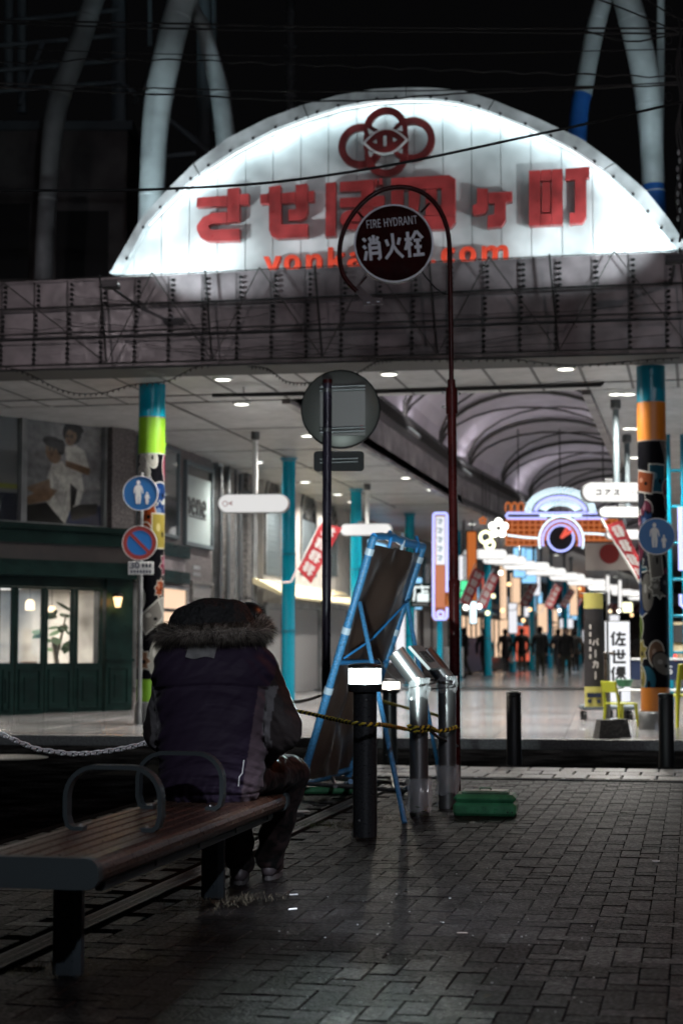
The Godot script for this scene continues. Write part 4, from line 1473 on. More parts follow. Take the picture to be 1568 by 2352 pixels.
	area(t, "room_light", Transform3D(Basis.looking_at(Vector3.DOWN, T.basis.z), T * Vector3(0.7, top2 - 0.06, -1.9)), 1.6, 0.5, Color(1.0, 0.97, 0.92), 16.0)
	var ct := MB.new(); ct.rbox(T * Vector3(0.35, 0.45, -1.6), Vector3(2.6, 0.82, 0.5), 0.02, T.basis)
	one(ct, "shop_counter", M.inside_wood, T * Vector3(0.35, 0.04, -1.6), "low wooden counter inside the green shop behind its doors", "counter")
	var cardm := MB.new()
	for b in [[0.42, 0.12, 0.16], [0.62, 0.1, 0.2], [0.2, 0.16, 0.1]]:
		cardm.box(T * Vector3(b[0], 0.87 + b[2] * 0.5, -1.55), Vector3(b[1], b[2], 0.02), T.basis)
	one(cardm, "menu_card", M.white_paint, T * Vector3(0.42, 0.87, -1.55), "white folded cards standing on the wooden shop counter", "card")
	var ch := MB.new()
	ch.rbox(T * Vector3(1.05, 1.0, -1.9), Vector3(0.32, 0.3, 0.04), 0.02, T.basis); ch.rbox(T * Vector3(1.05, 0.62, -2.05), Vector3(0.34, 0.05, 0.34), 0.02, T.basis)
	for sx in [-0.14, 0.14]:
		for sz in [-1.9, -2.2]: ch.cyl(T * Vector3(1.05 + sx, 0.04, sz), T * Vector3(1.05 + sx, 0.62, sz), 0.015, 6)
	one(ch, "shop_stool", M.cream, T * Vector3(1.05, 0.04, -2.0), "pale chair behind the wooden counter inside the green shop", "chair")
	# pendant lamps
	for pp in [[120, 1399, "warm pendant lamp inside the green shop, right of the wall letters"], [70, 1384, "small warm lamp before the lettered wall inside the shop"]]:
		var q := on(T, pp[0], pp[1], -1.4)
		var w := T * Vector3(q.x, q.y, -1.4)
		var lt := thing("pendant_lamp", pp[2], "lamp", at(Vector3(w.x, top2, w.z)))
		var gb := MB.new(); gb.lathe(w, [Vector2(0.0, -0.13), Vector2(0.075, -0.12), Vector2(0.075, 0.0), Vector2(0.04, 0.05), Vector2(0.0, 0.055)], 12)
		put(gb, "lamp_shade", M.pendant_warm, lt)
		var cd := MB.new(); cd.cyl(w, Vector3(w.x, top2, w.z), 0.006, 5)
		put(cd, "cord", M.black, lt)
	words("AW", 0.16, 0.02, true, M.cream, t, Transform3D(T.basis, T * Vector3(xx.call(80), hy.call(1388), -3.19)), "wall_letters")
	# plant
	var pt := thing("potted_plant", "tall leafy plant behind the rightmost door pane of the shop", "plant", at(T * Vector3(xx.call(192), 0.04, -0.75)))
	var stem := MB.new()
	var b0 := T * Vector3(xx.call(196), 0.3, -0.75)
	stem.tube([b0, b0 + Vector3(0.02, 0.5, 0), b0 + Vector3(-0.05, 0.95, 0.02)], [0.05, 0.045, 0.03], 8)
	stem.tube([b0 + Vector3(0.0, 0.6, 0), b0 + Vector3(0.12, 1.1, 0.0), b0 + Vector3(0.16, 1.3, 0)], [0.03, 0.022, 0.012], 6)
	put(stem, "stem", M.bark, pt)
	var pot := MB.new(); pot.lathe(T * Vector3(xx.call(196), 0.04, -0.75), [Vector2(0.12, 0), Vector2(0.17, 0.28), Vector2(0.15, 0.28), Vector2(0.14, 0.2)], 14)
	put(pot, "pot", M.white_paint, pt)
	for k in 26:
		var lf := MB.new()
		var cpt := b0 + Vector3(rng.randf_range(-0.3, 0.28), rng.randf_range(0.75, 1.45), rng.randf_range(-0.2, 0.22))
		if k > 21: cpt = b0 + Vector3(rng.randf_range(-0.1, 0.3), rng.randf_range(0.05, 0.3), 0.1)
		var dr := Vector3(rng.randf_range(-1, 1), rng.randf_range(-0.6, 0.5), rng.randf_range(-1, 1)).normalized() * rng.randf_range(0.1, 0.17)
		var sd := dr.cross(Vector3(0.2, 1, 0.3)).normalized() * 0.085
		var nn := dr.cross(sd).normalized()
		lf.face([cpt - dr, cpt - dr * 0.3 + sd, cpt + dr * 0.4 + sd * 0.9, cpt + dr, cpt + dr * 0.4 - sd * 0.9, cpt - dr * 0.3 - sd], nn)
		put(lf, "leaf", M.leaf_pale if k % 3 == 0 else M.leaf, pt)
	# wall lantern
	var lq := on(T, 271, 1380, 0.14)
	var lw := T * Vector3(lq.x, lq.y, 0.14)
	var la := thing("wall_lantern", "small glowing lantern on the green post beside the shop doors", "lantern", at(lw))
	var lm := MB.new(); lm.lathe(lw, [Vector2(0.04, -0.1), Vector2(0.075, 0.06), Vector2(0.0, 0.061)], 6)
	put(lm, "lamp_glass", M.lantern_warm, la)
	var lc := MB.new(); lc.lathe(lw, [Vector2(0.095, 0.065), Vector2(0.09, 0.09), Vector2(0.05, 0.13), Vector2(0.0, 0.14)], 6)
	lc.box(lw + T.basis * Vector3(0, 0.1, -0.07), Vector3(0.03, 0.03, 0.14), T.basis)
	lc.lathe(lw, [Vector2(0.0, -0.115), Vector2(0.05, -0.112), Vector2(0.05, -0.102), Vector2(0.0, -0.101)], 6)
	put(lc, "cap", M.dark_metal, la)
	omni(la, "lamp_light", lw - Vector3(0, 0.02, 0), Color(1.0, 0.68, 0.36), 0.22, 0.03)
	# upper floor: posters in the windows, pillar
	var wl := MB.new()
	rprism(wl, T, Rect2(L, hy.call(1208), RR - L, H + 0.05 - hy.call(1208)), -0.5, -0.12)
	put(wl, "wall", M.dark_wall, t)
	var im := poster()
	printed("poster_print", im, 0.6)
	var r2 := Rect2(xx.call(59), hy.call(1203), xx.call(238) - xx.call(59), on(T, 150, 953).y - hy.call(1203))
	var wq := MB.new()
	wq.quad_uv(T * Vector3(r2.position.x, r2.position.y, -0.1), T * Vector3(r2.end.x, r2.position.y, -0.1), T * Vector3(r2.end.x, r2.end.y, -0.1), T * Vector3(r2.position.x, r2.end.y, -0.1), T.basis.z)
	var wf := MB.new(); rframe(wf, T, r2, 0.05, -0.12, 0.0)
	var win := put(wf, "window", M.grey_paint, t)
	put(wq, "poster", M.poster_print, win)
	var gp := MB.new(); rprism(gp, T, r2, -0.07, -0.064)
	put(gp, "pane", M.glass, win)
	var im2 := Image.create(64, 96, false, Image.FORMAT_RGB8)
	im2.fill(Color(0.36, 0.37, 0.38))
	im2.fill_rect(Rect2i(0, 64, 64, 4), Color(0.4, 0.42, 0.1))
	im2.fill_rect(Rect2i(0, 72, 64, 24), Color(0.01, 0.04, 0.13))
	blob(im2, Vector2(8, 80), Vector2(6, 5), Color(0.2, 0.24, 0.3))
	printed("poster_print_blue", im2, 0.6)
	var r3 := Rect2(xx.call(-130), hy.call(1203), xx.call(46) - xx.call(-130), r2.size.y)
	var w3 := MB.new()
	w3.quad_uv(T * Vector3(r3.position.x, r3.position.y, -0.1), T * Vector3(r3.end.x, r3.position.y, -0.1), T * Vector3(r3.end.x, r3.end.y, -0.1), T * Vector3(r3.position.x, r3.end.y, -0.1), T.basis.z)
	var f3 := MB.new(); rframe(f3, T, r3, 0.05, -0.12, 0.0)
	var win3 := put(f3, "window", M.grey_paint, t)
	put(w3, "poster", M.poster_print_blue, win3)
	var g3 := MB.new(); rprism(g3, T, r3, -0.07, -0.064)
	put(g3, "pane", M.glass, win3)
	var pi := MB.new()
	rprism(pi, T, Rect2(xx.call(246), hy.call(1208), xx.call(286) - xx.call(246), H - hy.call(1208)), -0.3, 0.1)
	rprism(pi, T, Rect2(xx.call(287), hy.call(1208), RR - xx.call(287), H - hy.call(1208)), -0.3, 0.04)
	put(pi, "stone_pillar", M.stone_pink, t)

func poster() -> Image:
	# print of two people in white shirts, one pressing the other's shoulders
	var im := Image.create(266, 370, false, Image.FORMAT_RGB8)
	for y in 370:
		for x in 266:
			var s := 0.60 - 0.04 * float(x < 90)
			im.set_pixel(x, y, Color(s, s, s * 1.02))
	var z := func(a, b): return [(a - 205) * 0.4, (b - 210) * 0.4]
	var zs := func(l): return l.map(func(q): return z.call(q[0], q[1]))
	var shirt := Color(0.88, 0.87, 0.84)
	var skin := Color(0.56, 0.44, 0.34)
	var dark := Color(0.03, 0.03, 0.035)
	poly(im, zs.call([[560, 960], [870, 960], [870, 1135], [560, 1135]]), Color(0.02, 0.13, 0.32))
	# standing figure
	poly(im, zs.call([[545, 470], [640, 450], [720, 490], [765, 640], [700, 700], [720, 830], [680, 960], [600, 1000], [590, 800]]), shirt)
	blob(im, Vector2((610 - 205) * 0.4, (350 - 210) * 0.4), Vector2(32, 38), dark)
	blob(im, Vector2((600 - 205) * 0.4, (385 - 210) * 0.4), Vector2(20, 30), skin, 0.2)
	blob(im, Vector2((630 - 205) * 0.4, (300 - 210) * 0.4), Vector2(33, 14), dark, 0.3)
	poly(im, zs.call([[560, 590], [770, 640], [760, 700], [560, 640]]), skin)
	poly(im, zs.call([[600, 780], [660, 830], [640, 960], [600, 1010]]), dark)
	poly(im, zs.call([[600, 1000], [680, 960], [840, 940], [830, 1030], [620, 1100]]), dark)
	# seated figure
	poly(im, zs.call([[440, 630], [530, 600], [600, 700], [605, 1000], [560, 1130], [480, 1100], [390, 980], [430, 860], [400, 740]]), shirt)
	poly(im, zs.call([[200, 1000], [400, 960], [470, 1040], [560, 1135], [200, 1135]]), dark)
	poly(im, zs.call([[210, 850], [420, 760], [430, 830], [300, 890]]), skin)
	poly(im, zs.call([[205, 940], [400, 830], [490, 850], [420, 940], [250, 985]]), skin)
	blob(im, Vector2((450 - 205) * 0.4, (530 - 210) * 0.4), Vector2(25, 38), skin, -0.25)
	blob(im, Vector2((450 - 205) * 0.4, (445 - 210) * 0.4), Vector2(36, 18), dark, 0.2)
	blob(im, Vector2((515 - 205) * 0.4, (480 - 210) * 0.4), Vector2(14, 26), dark)
	for fc in [[440, 520, -1.0], [590, 395, -0.6]]:
		var c := Vector2((fc[0] - 205) * 0.4, (fc[1] - 210) * 0.4)
		blob(im, c + Vector2(-8, -4), Vector2(5, 1.6), dark, 0.1); blob(im, c + Vector2(7, -4), Vector2(5, 1.6), dark, -0.1)
		blob(im, c + Vector2(-8, -9), Vector2(6, 1.3), dark, 0.15); blob(im, c + Vector2(7, -9), Vector2(6, 1.3), dark, -0.15)
		blob(im, c + Vector2(-3, 6), Vector2(3, 2), Color(0.33, 0.25, 0.2)); blob(im, c + Vector2(-2, 14), Vector2(6, 1.6), Color(0.3, 0.17, 0.15))
	for k in 6:
		poly(im, zs.call([[450 + k * 22, 700 + k * 30], [456 + k * 22, 700 + k * 30], [470 + k * 14, 900 + k * 25], [466 + k * 14, 900 + k * 25]]), Color(0.52, 0.51, 0.5))
	im.resize(66, 92, Image.INTERPOLATE_LANCZOS)
	im.resize(266, 370, Image.INTERPOLATE_CUBIC)
	var nz := FastNoiseLite.new(); nz.seed = 3; nz.frequency = 0.03
	for y in 370:
		for x in 266:
			im.set_pixel(x, y, im.get_pixel(x, y) * (0.82 + 0.18 * nz.get_noise_2d(x, y) - 0.1 * absf(x - 130) / 130.0))
	return im

# ---------- the long left side ----------
func left_side() -> void:
	var T := W
	var ub := on(T, 487, 1300).x
	var y0 := on(T, 440, 1245).y
	var t := thing("salon_building", "pale stone building with tall shop windows behind the left column", "building", at(T * Vector3(ub * 0.5, 0, 0)))
	var w := MB.new(); rprism(w, T, Rect2(0.12, 0, ub - 0.12, H + 0.02), -0.5, -0.02)
	put(w, "wall", M.stone_pink, t)
	# windows: left one with a portrait poster, right one with the shop's lettering
	var ra := on(T, 378, 1225); var rb := on(T, 407, 965)
	var r1 := Rect2(on(T, 318, 1225).x, ra.y, rb.x - on(T, 318, 1225).x, H - 0.12 - ra.y)
	var f1 := MB.new(); rframe(f1, T, r1, 0.06, -0.02, 0.05)
	var w1 := put(f1, "window", M.dark_steel, t)
	var im := Image.create(96, 128, false, Image.FORMAT_RGB8)
	im.fill(Color(0.2, 0.22, 0.22))
	blob(im, Vector2(52, 52), Vector2(14, 22), Color(0.03, 0.03, 0.03)); blob(im, Vector2(52, 60), Vector2(9, 15), Color(0.32, 0.26, 0.21))
	poly(im, [[30, 128], [38, 84], [52, 76], [66, 84], [74, 128]], Color(0.3, 0.27, 0.24))
	printed("portrait_print", im, 0.5)
	var q1 := MB.new(); var zz := 0.0
	q1.quad_uv(T * Vector3(r1.position.x, r1.position.y, zz), T * Vector3(r1.end.x, r1.position.y, zz), T * Vector3(r1.end.x, r1.end.y, zz), T * Vector3(r1.position.x, r1.end.y, zz), T.basis.z)
	put(q1, "poster", M.portrait_print, w1)
	var gl := MB.new(); rprism(gl, T, r1, 0.02, 0.026)
	put(gl, "pane", M.glass, w1)
	var c0 := on(T, 425, 1243); var c1 := on(T, 484, 990)
	var r2 := Rect2(c0.x, c0.y, c1.x - c0.x, H - 0.25 - c0.y)
	var f2 := MB.new(); rframe(f2, T, r2, 0.07, -0.02, 0.05)
	var w2 := put(f2, "window", M.dark_steel, t)
	var mid := on(T, 455, 1098).y
	var pd := MB.new(); rprism(pd, T, Rect2(r2.position.x, mid + 0.01, r2.size.x, r2.end.y - mid - 0.01), 0.0, 0.01)
	put(pd, "pane", M.dark_glass, w2)
	var pw := MB.new(); rprism(pw, T, Rect2(r2.position.x, r2.position.y, r2.size.x, mid - r2.position.y), 0.0, 0.012)
	put(pw, "frosted_pane", M.frosted, w2)
	var nn := on(T, 450, 1160, 0.013)
	words("nene", r2.size.x * 0.35, 0.012, true, M.dark_metal, w2, Transform3D(T.basis, T * Vector3(nn.x, nn.y, 0.02)), "lettering")
	var bl := MB.new(); var bb := on(T, 432, 1186); rprism(bl, T, Rect2(bb.x, bb.y, r2.size.x * 0.7, 0.03), 0.012, 0.015)
	put(bl, "lettering_line", M.dark_metal, w2)
	# vent grille low on the wall
	var v0 := on(T, 441, 1372); var v1 := on(T, 486, 1340)
	var vf := MB.new(); rframe(vf, T, Rect2(v0.x, v0.y, v1.x - v0.x, on(T, 441, 1340).y - v0.y), 0.05, -0.02, 0.03)
	var vent := put(vf, "vent_frame", M.stone_grey, t)
	for k in 6:
		var s := MB.new(); var hh: float = (on(T, 441, 1340).y - v0.y) / 6.0
		rprism(s, T, Rect2(v0.x, v0.y + k * hh + 0.01, v1.x - v0.x, hh - 0.02), -0.02, 0.008)
		put(s, "slat", M.shutter, vent)
	var dm := MB.new()
	for k in 2: 
		var z0 := on(T, 441, 1322 - k * 16); rprism(dm, T, Rect2(z0.x + 0.1, z0.y, 0.5, 0.07), -0.02, -0.012)
	put(dm, "wall_marks", M.grey_paint, t)
	# green shop's cornice turning the corner
	var gc := thing("corner_cornice", "dark green cornice of the shop turning round the corner", "cornice", at(T * Vector3(0.4, on(T, 340, 1250).y, 0)))
	for cc in [[1238, 1268, 0.14], [1302, 1330, 0.14]]:
		var q := MB.new(); var a := on(T, 320, cc[1]); var b := on(T, 320, cc[0])
		q.prism(T, [Vector2(0.0, a.y), Vector2(on(T, 420, 1300).x, a.y), Vector2(on(T, 420, 1300).x, b.y), Vector2(0.0, b.y)], -0.02, cc[2])
		put(q, "moulding", M.green_paint, gc)
	var gb := MB.new(); var ga := on(T, 320, 1302); var gt := on(T, 320, 1268)
	rprism(gb, T, Rect2(0.0, ga.y, on(T, 418, 1300).x, gt.y - ga.y), -0.02, 0.06)
	put(gb, "band", M.tile_mauve, gc)
	# lit side window under the cornice
	var lw := thing("side_window", "tall warm lit side window of the shop beside the painted column", "window", at(T * Vector3(0.4, 0, 0)))
	var lr := Rect2(0.14, 0.5, on(T, 428, 1400).x - 0.2, on(T, 320, 1345).y - 0.5)
	var lf := MB.new(); rframe(lf, T, lr, 0.05, -0.02, 0.05)
	put(lf, "frame", M.grey_paint, lw)
	var lp := MB.new(); rprism(lp, T, lr, -0.02, 0.0)
	put(lp, "lit_pane", M.window_warm, lw)
	var lb := MB.new()
	for k in 3: rprism(lb, T, Rect2(lr.position.x, lr.position.y + lr.size.y * (0.25 + 0.25 * k), lr.size.x, 0.06), 0.0, 0.02)
	put(lb, "shelf", M.brown_paint, lw)
	# narrow building of pipes and dark piers
	var a2 := on(T, 489, 1300).x
	var b2 := on(T, 602, 1300).x
	var p := thing("narrow_building", "narrow grey building with drain pipes and dark upright recesses", "building", at(T * Vector3((a2 + b2) * 0.5, 0, 0)))
	var pw2 := MB.new(); rprism(pw2, T, Rect2(a2, 0, b2 - a2, H + 0.02), -0.5, -0.1)
	put(pw2, "wall", M.dark_wall, p)
	for k in 5:
		var q := MB.new()
		var x: float = lerpf(on(T, 500, 1300).x, b2 - 0.3, k / 4.6)
		rprism(q, T, Rect2(x, 0, 0.32, H), -0.1, 0.0 + 0.05 * (k % 2))
		put(q, "pier", M.stone_grey if k % 2 else M.grey_paint, p)
	for px in [494, 513, 541]:
		var q := MB.new(); var x := on(T, px, 1300).x
		q.tube([T * Vector3(x, 0.05, 0.1), T * Vector3(x, H - 0.1, 0.1)], 0.05, 8)
		put(q, "drain_pipe", M.dull_steel, p)
	# stucco building with arched windows
	var b3 := on(T, 800, 1300).x
	var st := thing("stucco_building", "cream stucco building with arched fan windows and roller shutters", "building", at(T * Vector3((b2 + b3) * 0.5, 0, 0)))
	var sw := MB.new(); rprism(sw, T, Rect2(b2, 0, b3 - b2, H + 0.02), -0.5, 0.02)
	put(sw, "wall", M.stucco, st)
	for e in [[606, 641, 1098], [689, 720, 1125], [742, 770, 1150]]:
		var l := on(T, e[0], 1250).x; var r := on(T, e[1], 1250).x
		var cxx := (l + r) * 0.5; var hw := (r - l) * 0.5
		var ytop := on(T, (e[0] + e[1]) * 0.5, e[2]).y
		var ycen := ytop - hw
		var ybot := on(T, e[0], 1320).y
		var pts := [Vector2(l, ybot), Vector2(r, ybot)]
		for k in 13: pts.append(Vector2(cxx + hw * cos(PI * k / 12.0), ycen + hw * sin(PI * k / 12.0)))
		var q := MB.new(); q.prism(T, pts, 0.02, 0.03)
		var f := MB.new()
		f.ring(T, Vector2(cxx, ycen), hw, hw + 0.09, 0, PI, 0.02, 0.07, 16)
		rprism(f, T, Rect2(l - 0.09, ybot, 0.09, ycen - ybot), 0.02, 0.07); rprism(f, T, Rect2(r, ybot, 0.09, ycen - ybot), 0.02, 0.07)
		var wn := put(f, "window", M.grey_paint, st)
		put(q, "pane", M.dark_glass, wn)
		var mu := MB.new()
		for k in 5:
			var a := PI * (k + 1) / 6.0
			mu.stroke(T, [Vector2(cxx, ycen), Vector2(cxx + hw * cos(a), ycen + hw * sin(a))], 0.035, 0.03, 0.045, false)
		mu.ring(T, Vector2(cxx, ycen), hw * 0.35, hw * 0.35 + 0.04, 0, PI, 0.03, 0.046, 12)
		put(mu, "glazing_bars", M.grey_paint, wn)
		var sh := MB.new(); rprism(sh, T, Rect2(l, ybot, hw * 2, ycen - ybot - 0.03), 0.03, 0.04)
		for k in 12: rprism(sh, T, Rect2(l + 0.02, ybot + 0.06 + k * (ycen - ybot - 0.1) / 12.0, hw * 2 - 0.04, 0.03), 0.04, 0.05)
		put(sh, "lower_shutter", M.dark_steel, wn)
	for e in [[585, 641], [652, 725], [733, 790]]:
		var l := on(T, e[0], 1480).x; var r := on(T, e[1], 1480).x
		if l < b2: l = b2 + 0.05
		var q := MB.new()
		var yt := on(T, e[1], 1402).y
		var n := 26
		for k in n: rprism(q, T, Rect2(l, 0.09 + k * (yt - 0.1) / n, r - l, (yt - 0.1) / n - 0.012), 0.02, 0.05)
		rprism(q, T, Rect2(l, 0.09, r - l, yt - 0.1), 0.02, 0.03)
		var f := MB.new(); rprism(f, T, Rect2(l - 0.1, 0.09, 0.1, yt), 0.02, 0.1); rprism(f, T, Rect2(r, 0.09, 0.1, yt), 0.02, 0.1); rprism(f, T, Rect2(l, yt, r - l, 0.14), 0.02, 0.1)
		var o := put(f, "roller_shutter", M.grey_paint, st)
		put(q, "shutter_slats", M.shutter, o)
	# flat awning
	var aw := thing("flat_awning", "long dusty cream awning above the roller shutters", "awning", at(T * Vector3(b2, on(T, 640, 1390).y, 0)))
	var l2 := on(T, 580, 1390).x; var r2x := on(T, 782, 1390).x
	var ay := on(T, 680, 1385).y
	var am := MB.new()
	am.prism(Transform3D(Basis(-T.basis.z, Vector3.UP, T.basis.x), T * Vector3(l2, ay, 0.0)), [Vector2(0, 0.42), Vector2(-0.75, 0.05), Vector2(-0.75, 0.0), Vector2(0, 0.3)], 0, r2x - l2)
	put(am, "canvas", M.cream, aw)
	# "shop" board and dark fronts beyond
	var b4 := on(T, 1010, 1300).x
	var dk := thing("dark_building", "dark shopfront with a navy fascia beyond the arched windows", "building", at(T * Vector3((b3 + b4) * 0.5, 0, 0)))
	var dw := MB.new(); rprism(dw, T, Rect2(b3, 0, b4 - b3, H + 0.02), -0.5, 0.0)
	put(dw, "wall", M.stone_grey, dk)
	var nf := MB.new(); rprism(nf, T, Rect2(b3 + 0.4, on(T, 900, 1192).y, b4 - b3 - 0.8, on(T, 900, 1158).y - on(T, 900, 1192).y), 0.0, 0.35)
	put(nf, "fascia", M.navy, dk)
	for k in 6:
		var q := MB.new(); var x := lerpf(b3 + 0.6, b4 - 1.4, k / 5.0)
		rprism(q, T, Rect2(x, 1.9, 0.9, 1.3), 0.0, 0.02)
		put(q, "window", M.dark_glass if k % 3 else M.shutter, dk)
	for k in 4:
		var q := MB.new(); var x := lerpf(b3 + 0.5, b4 - 2.6, k / 3.0)
		rprism(q, T, Rect2(x, 0.1, 2.0, 1.5), 0.0, 0.03)
		put(q, "shopfront", M.shutter if k % 2 else M.dark_wall, dk)
	# sign box with the character for shop
	var sp := P(964, 1367, 39.5)
	var ST := camframe(sp, 0.1)
	var sb := thing("shop_board", "dark green board with a white character beside the neon strip", "sign", ST)
	var q := MB.new(); q.rbox(sp, Vector3(0.48, 0.56, 0.1), 0.02, ST.basis)
	put(q, "board", M.green_paint_deep, sb)
	var gq := MB.new()
	var s := 0.19
	var k2 := 0
	for l in [[[0, 1.0], [0, 0.8]], [[-0.9, 0.75], [0.95, 0.75]], [[-0.85, 0.75], [-0.85, 0.0], [-1.0, -0.95]], [[0.1, 0.62], [0.1, -0.1]], [[0.1, 0.25], [0.8, 0.25]], [[-0.45, -0.1], [0.75, -0.1], [0.75, -0.9], [-0.45, -0.9], [-0.45, -0.15]]]:
		var pp := []
		for z in l: pp.append(Vector2(z[0] * s + 0.03, z[1] * s + 0.04))
		gq.stroke(ST, pp, 0.045, 0.05, 0.06 + k2 * 0.0005, false); k2 += 1
	put(gq, "character", M.led_white, sb)
	var gl2 := MB.new(); gl2.box(ST * Vector3(0, -0.22, 0.052), Vector3(0.36, 0.05, 0.006), ST.basis)
	put(gl2, "lower_line", M.dull_steel, sb)
	var arm := MB.new(); arm.tube([sp, ST * Vector3(-0.3, 0.0, -0.3), Vector3(-8.9, sp.y, sp.z - 0.4)], 0.02, 6)
	put(arm, "arm", M.dark_metal, sb)
	# dark building mass and steel mast structure above the shop
	var bm := MB.new()
	var BT := camframe(P(150, 1485, 29.0))
	rprism(bm, BT, Rect2(on(BT, -160, 400).x, 4.9 - 1.1, on(BT, 292, 400).x - on(BT, -160, 400).x, on(BT, 200, 300).y - 3.8), -6.0, 0.0)
	var bt := thing("upper_building", "dark stained concrete building above the shop on the left", "building", BT)
	put(bm, "wall", M.dark_wall, bt)
	for e in [[-20, 70, 468, 640], [128, 250, 485, 640]]:
		var a := on(BT, e[0], e[3]); var b := on(BT, e[1], e[2])
		var o := MB.new(); rprism(o, BT, Rect2(a, b - a), 0.0, 0.02)
		put(o, "opening", M.black, bt)
	var rt := MB.new(); rprism(rt, BT, Rect2(on(BT, -160, 400).x - 0.1, on(BT, 200, 300).y, on(BT, 320, 400).x - on(BT, -160, 400).x, 0.15), -6.1, 0.08)
	put(rt, "roof_edge", M.dark_steel, bt)
	# steel tower and rails behind the arches
	var ft := thing("steel_framework", "dim steel framework of posts and rails rising behind the arches", "framework", BT)
	for e in [[275, 0, 300, 290, 0.16], [22, -10, 20, 200, 0.1], [52, -10, 50, 260, 0.1], [470, -10, 470, 340, 0.16], [492, 0, 495, 300, 0.06], [345, 0, 356, 105, 0.05]]:
		var q3 := MB.new(); q3.tube([P(e[0], e[1], 31.0), P(e[2] * 0 + e[0], e[3], 31.0)], e[4], 4)
		put(q3, "post", M.frame_steel, ft)
	for e in [[0, 50, 275, 22], [0, 105, 275, 80], [0, 162, 275, 138], [0, 210, 275, 188], [275, 188, 480, 345], [395, 280, 490, 360], [100, 95, 45, 240], [310, 240, 360, 130], [385, 358, 450, 352]]:
		var q3 := MB.new(); q3.tube([P(e[0], e[1], 30.8), P(e[2], e[3], 30.8)], 0.045, 6)
		put(q3, "rail", M.frame_steel, ft)
	var mp := MB.new(); mp.tube([P(668, -30, 33.0), P(668, 270, 33.0)], 0.1, 4)
	var mt := thing("lattice_mast", "pale lattice mast standing behind the top of the gate sign", "mast", at(P(668, 270, 33.0)))
	put(mp, "post", M.grey_paint, mt)
	for k in 7:
		var q4 := MB.new(); var y := -10 + k * 38
		q4.tube([P(654, y, 32.9), P(682, y + 3, 32.9)], 0.02, 5)
		put(q4, "step", M.grey_paint, mt)

func arches() -> void:
	# big white steel tubes that curve over the gate
	var list := [
		[[[235, -40], [215, 0], [195, 65], [165, 150], [140, 215], [122, 300], [112, 430], [103, 560], [98, 720]], [0.17, 0.17, 0.17, 0.18, 0.18, 0.17, 0.15, 0.15, 0.15], 27.0, "slender dim white steel tube curving up at the far left", []],
		[[[445, -40], [420, 0], [400, 65], [380, 150], [367, 215], [357, 300], [350, 430], [346, 525], [344, 720]], [0.22, 0.21, 0.21, 0.21, 0.21, 0.2, 0.19, 0.18, 0.18], 24.5, "thick bright white steel tube left of the arched sign", []],
		[[[436, -20], [450, 30], [467, 65], [490, 150], [505, 215], [518, 320], [526, 480], [530, 720]], [0.1, 0.1, 0.12, 0.15, 0.16, 0.16, 0.16, 0.16], 26.5, "curved white tube leaning behind the left shoulder of the arched sign", []],
		[[[1400, -40], [1384, 0], [1364, 75], [1349, 150], [1337, 215], [1331, 240], [1324, 320], [1318, 480], [1312, 720]], [0.14, 0.14, 0.14, 0.14, 0.14, 0.14, 0.14, 0.14, 0.14], 25.0, "slim white tube right of the sign, lower part coloured for the blue light on it", [4]],
		[[[1425, -40], [1439, 0], [1459, 75], [1476, 150], [1489, 240], [1494, 320], [1499, 425], [1503, 500], [1506, 720]], [0.2, 0.2, 0.2, 0.2, 0.19, 0.17, 0.16, 0.16, 0.16], 24.0, "thick white tube at the far right, foot coloured for the blue light on it", [6]],
		[[[1516, -40], [1516, 100], [1514, 300], [1512, 500], [1512, 720]], [0.06, 0.06, 0.06, 0.06, 0.06], 25.5, "thin upright grey pole beside the right white tube", []],
	]
	for a in list:
		var c := Curve3D.new()
		var pts := []
		for p in a[0]: pts.append(P(p[0], p[1], a[2]))
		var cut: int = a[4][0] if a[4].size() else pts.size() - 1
		var t := thing("arch_tube" if a[1][0] > 0.07 else "upright_pole", a[3], "steel tube", at(pts[pts.size() - 1]), "curved tubes over the gate" if a[1][0] > 0.07 else "")
		var fine := []
		var rr := []
		var splitat := 0
		for i in pts.size() - 1:
			if i == cut: splitat = fine.size()
			var p0: Vector3 = pts[maxi(i - 1, 0)]; var p1: Vector3 = pts[i]; var p2: Vector3 = pts[i + 1]; var p3: Vector3 = pts[mini(i + 2, pts.size() - 1)]
			for k in 5:
				fine.append(p1.cubic_interpolate(p2, p0, p3, k / 5.0)); rr.append(lerpf(a[1][i], a[1][i + 1], k / 5.0))
		fine.append(pts[pts.size() - 1]); rr.append(a[1][pts.size() - 1])
		if a[4].is_empty():
			var q := MB.new(); q.tube(fine, rr, 20)
			put(q, "tube", M.tube_white, t)
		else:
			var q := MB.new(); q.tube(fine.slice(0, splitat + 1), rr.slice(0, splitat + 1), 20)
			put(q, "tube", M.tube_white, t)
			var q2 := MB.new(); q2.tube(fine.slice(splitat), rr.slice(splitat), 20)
			put(q2, "blue_lit_end", M.tube_blue_light, t)  # blue light in the sign's shadow, painted as colour
		for k in [8, 20, 31]:
			if k + 1 >= fine.size() or a[1][0] < 0.07: continue
			var cl := MB.new(); cl.tube([fine[k], fine[k].lerp(fine[k + 1], 0.25)], rr[k] + 0.006, 20)
			put(cl, "collar", M.sign_rim, t)

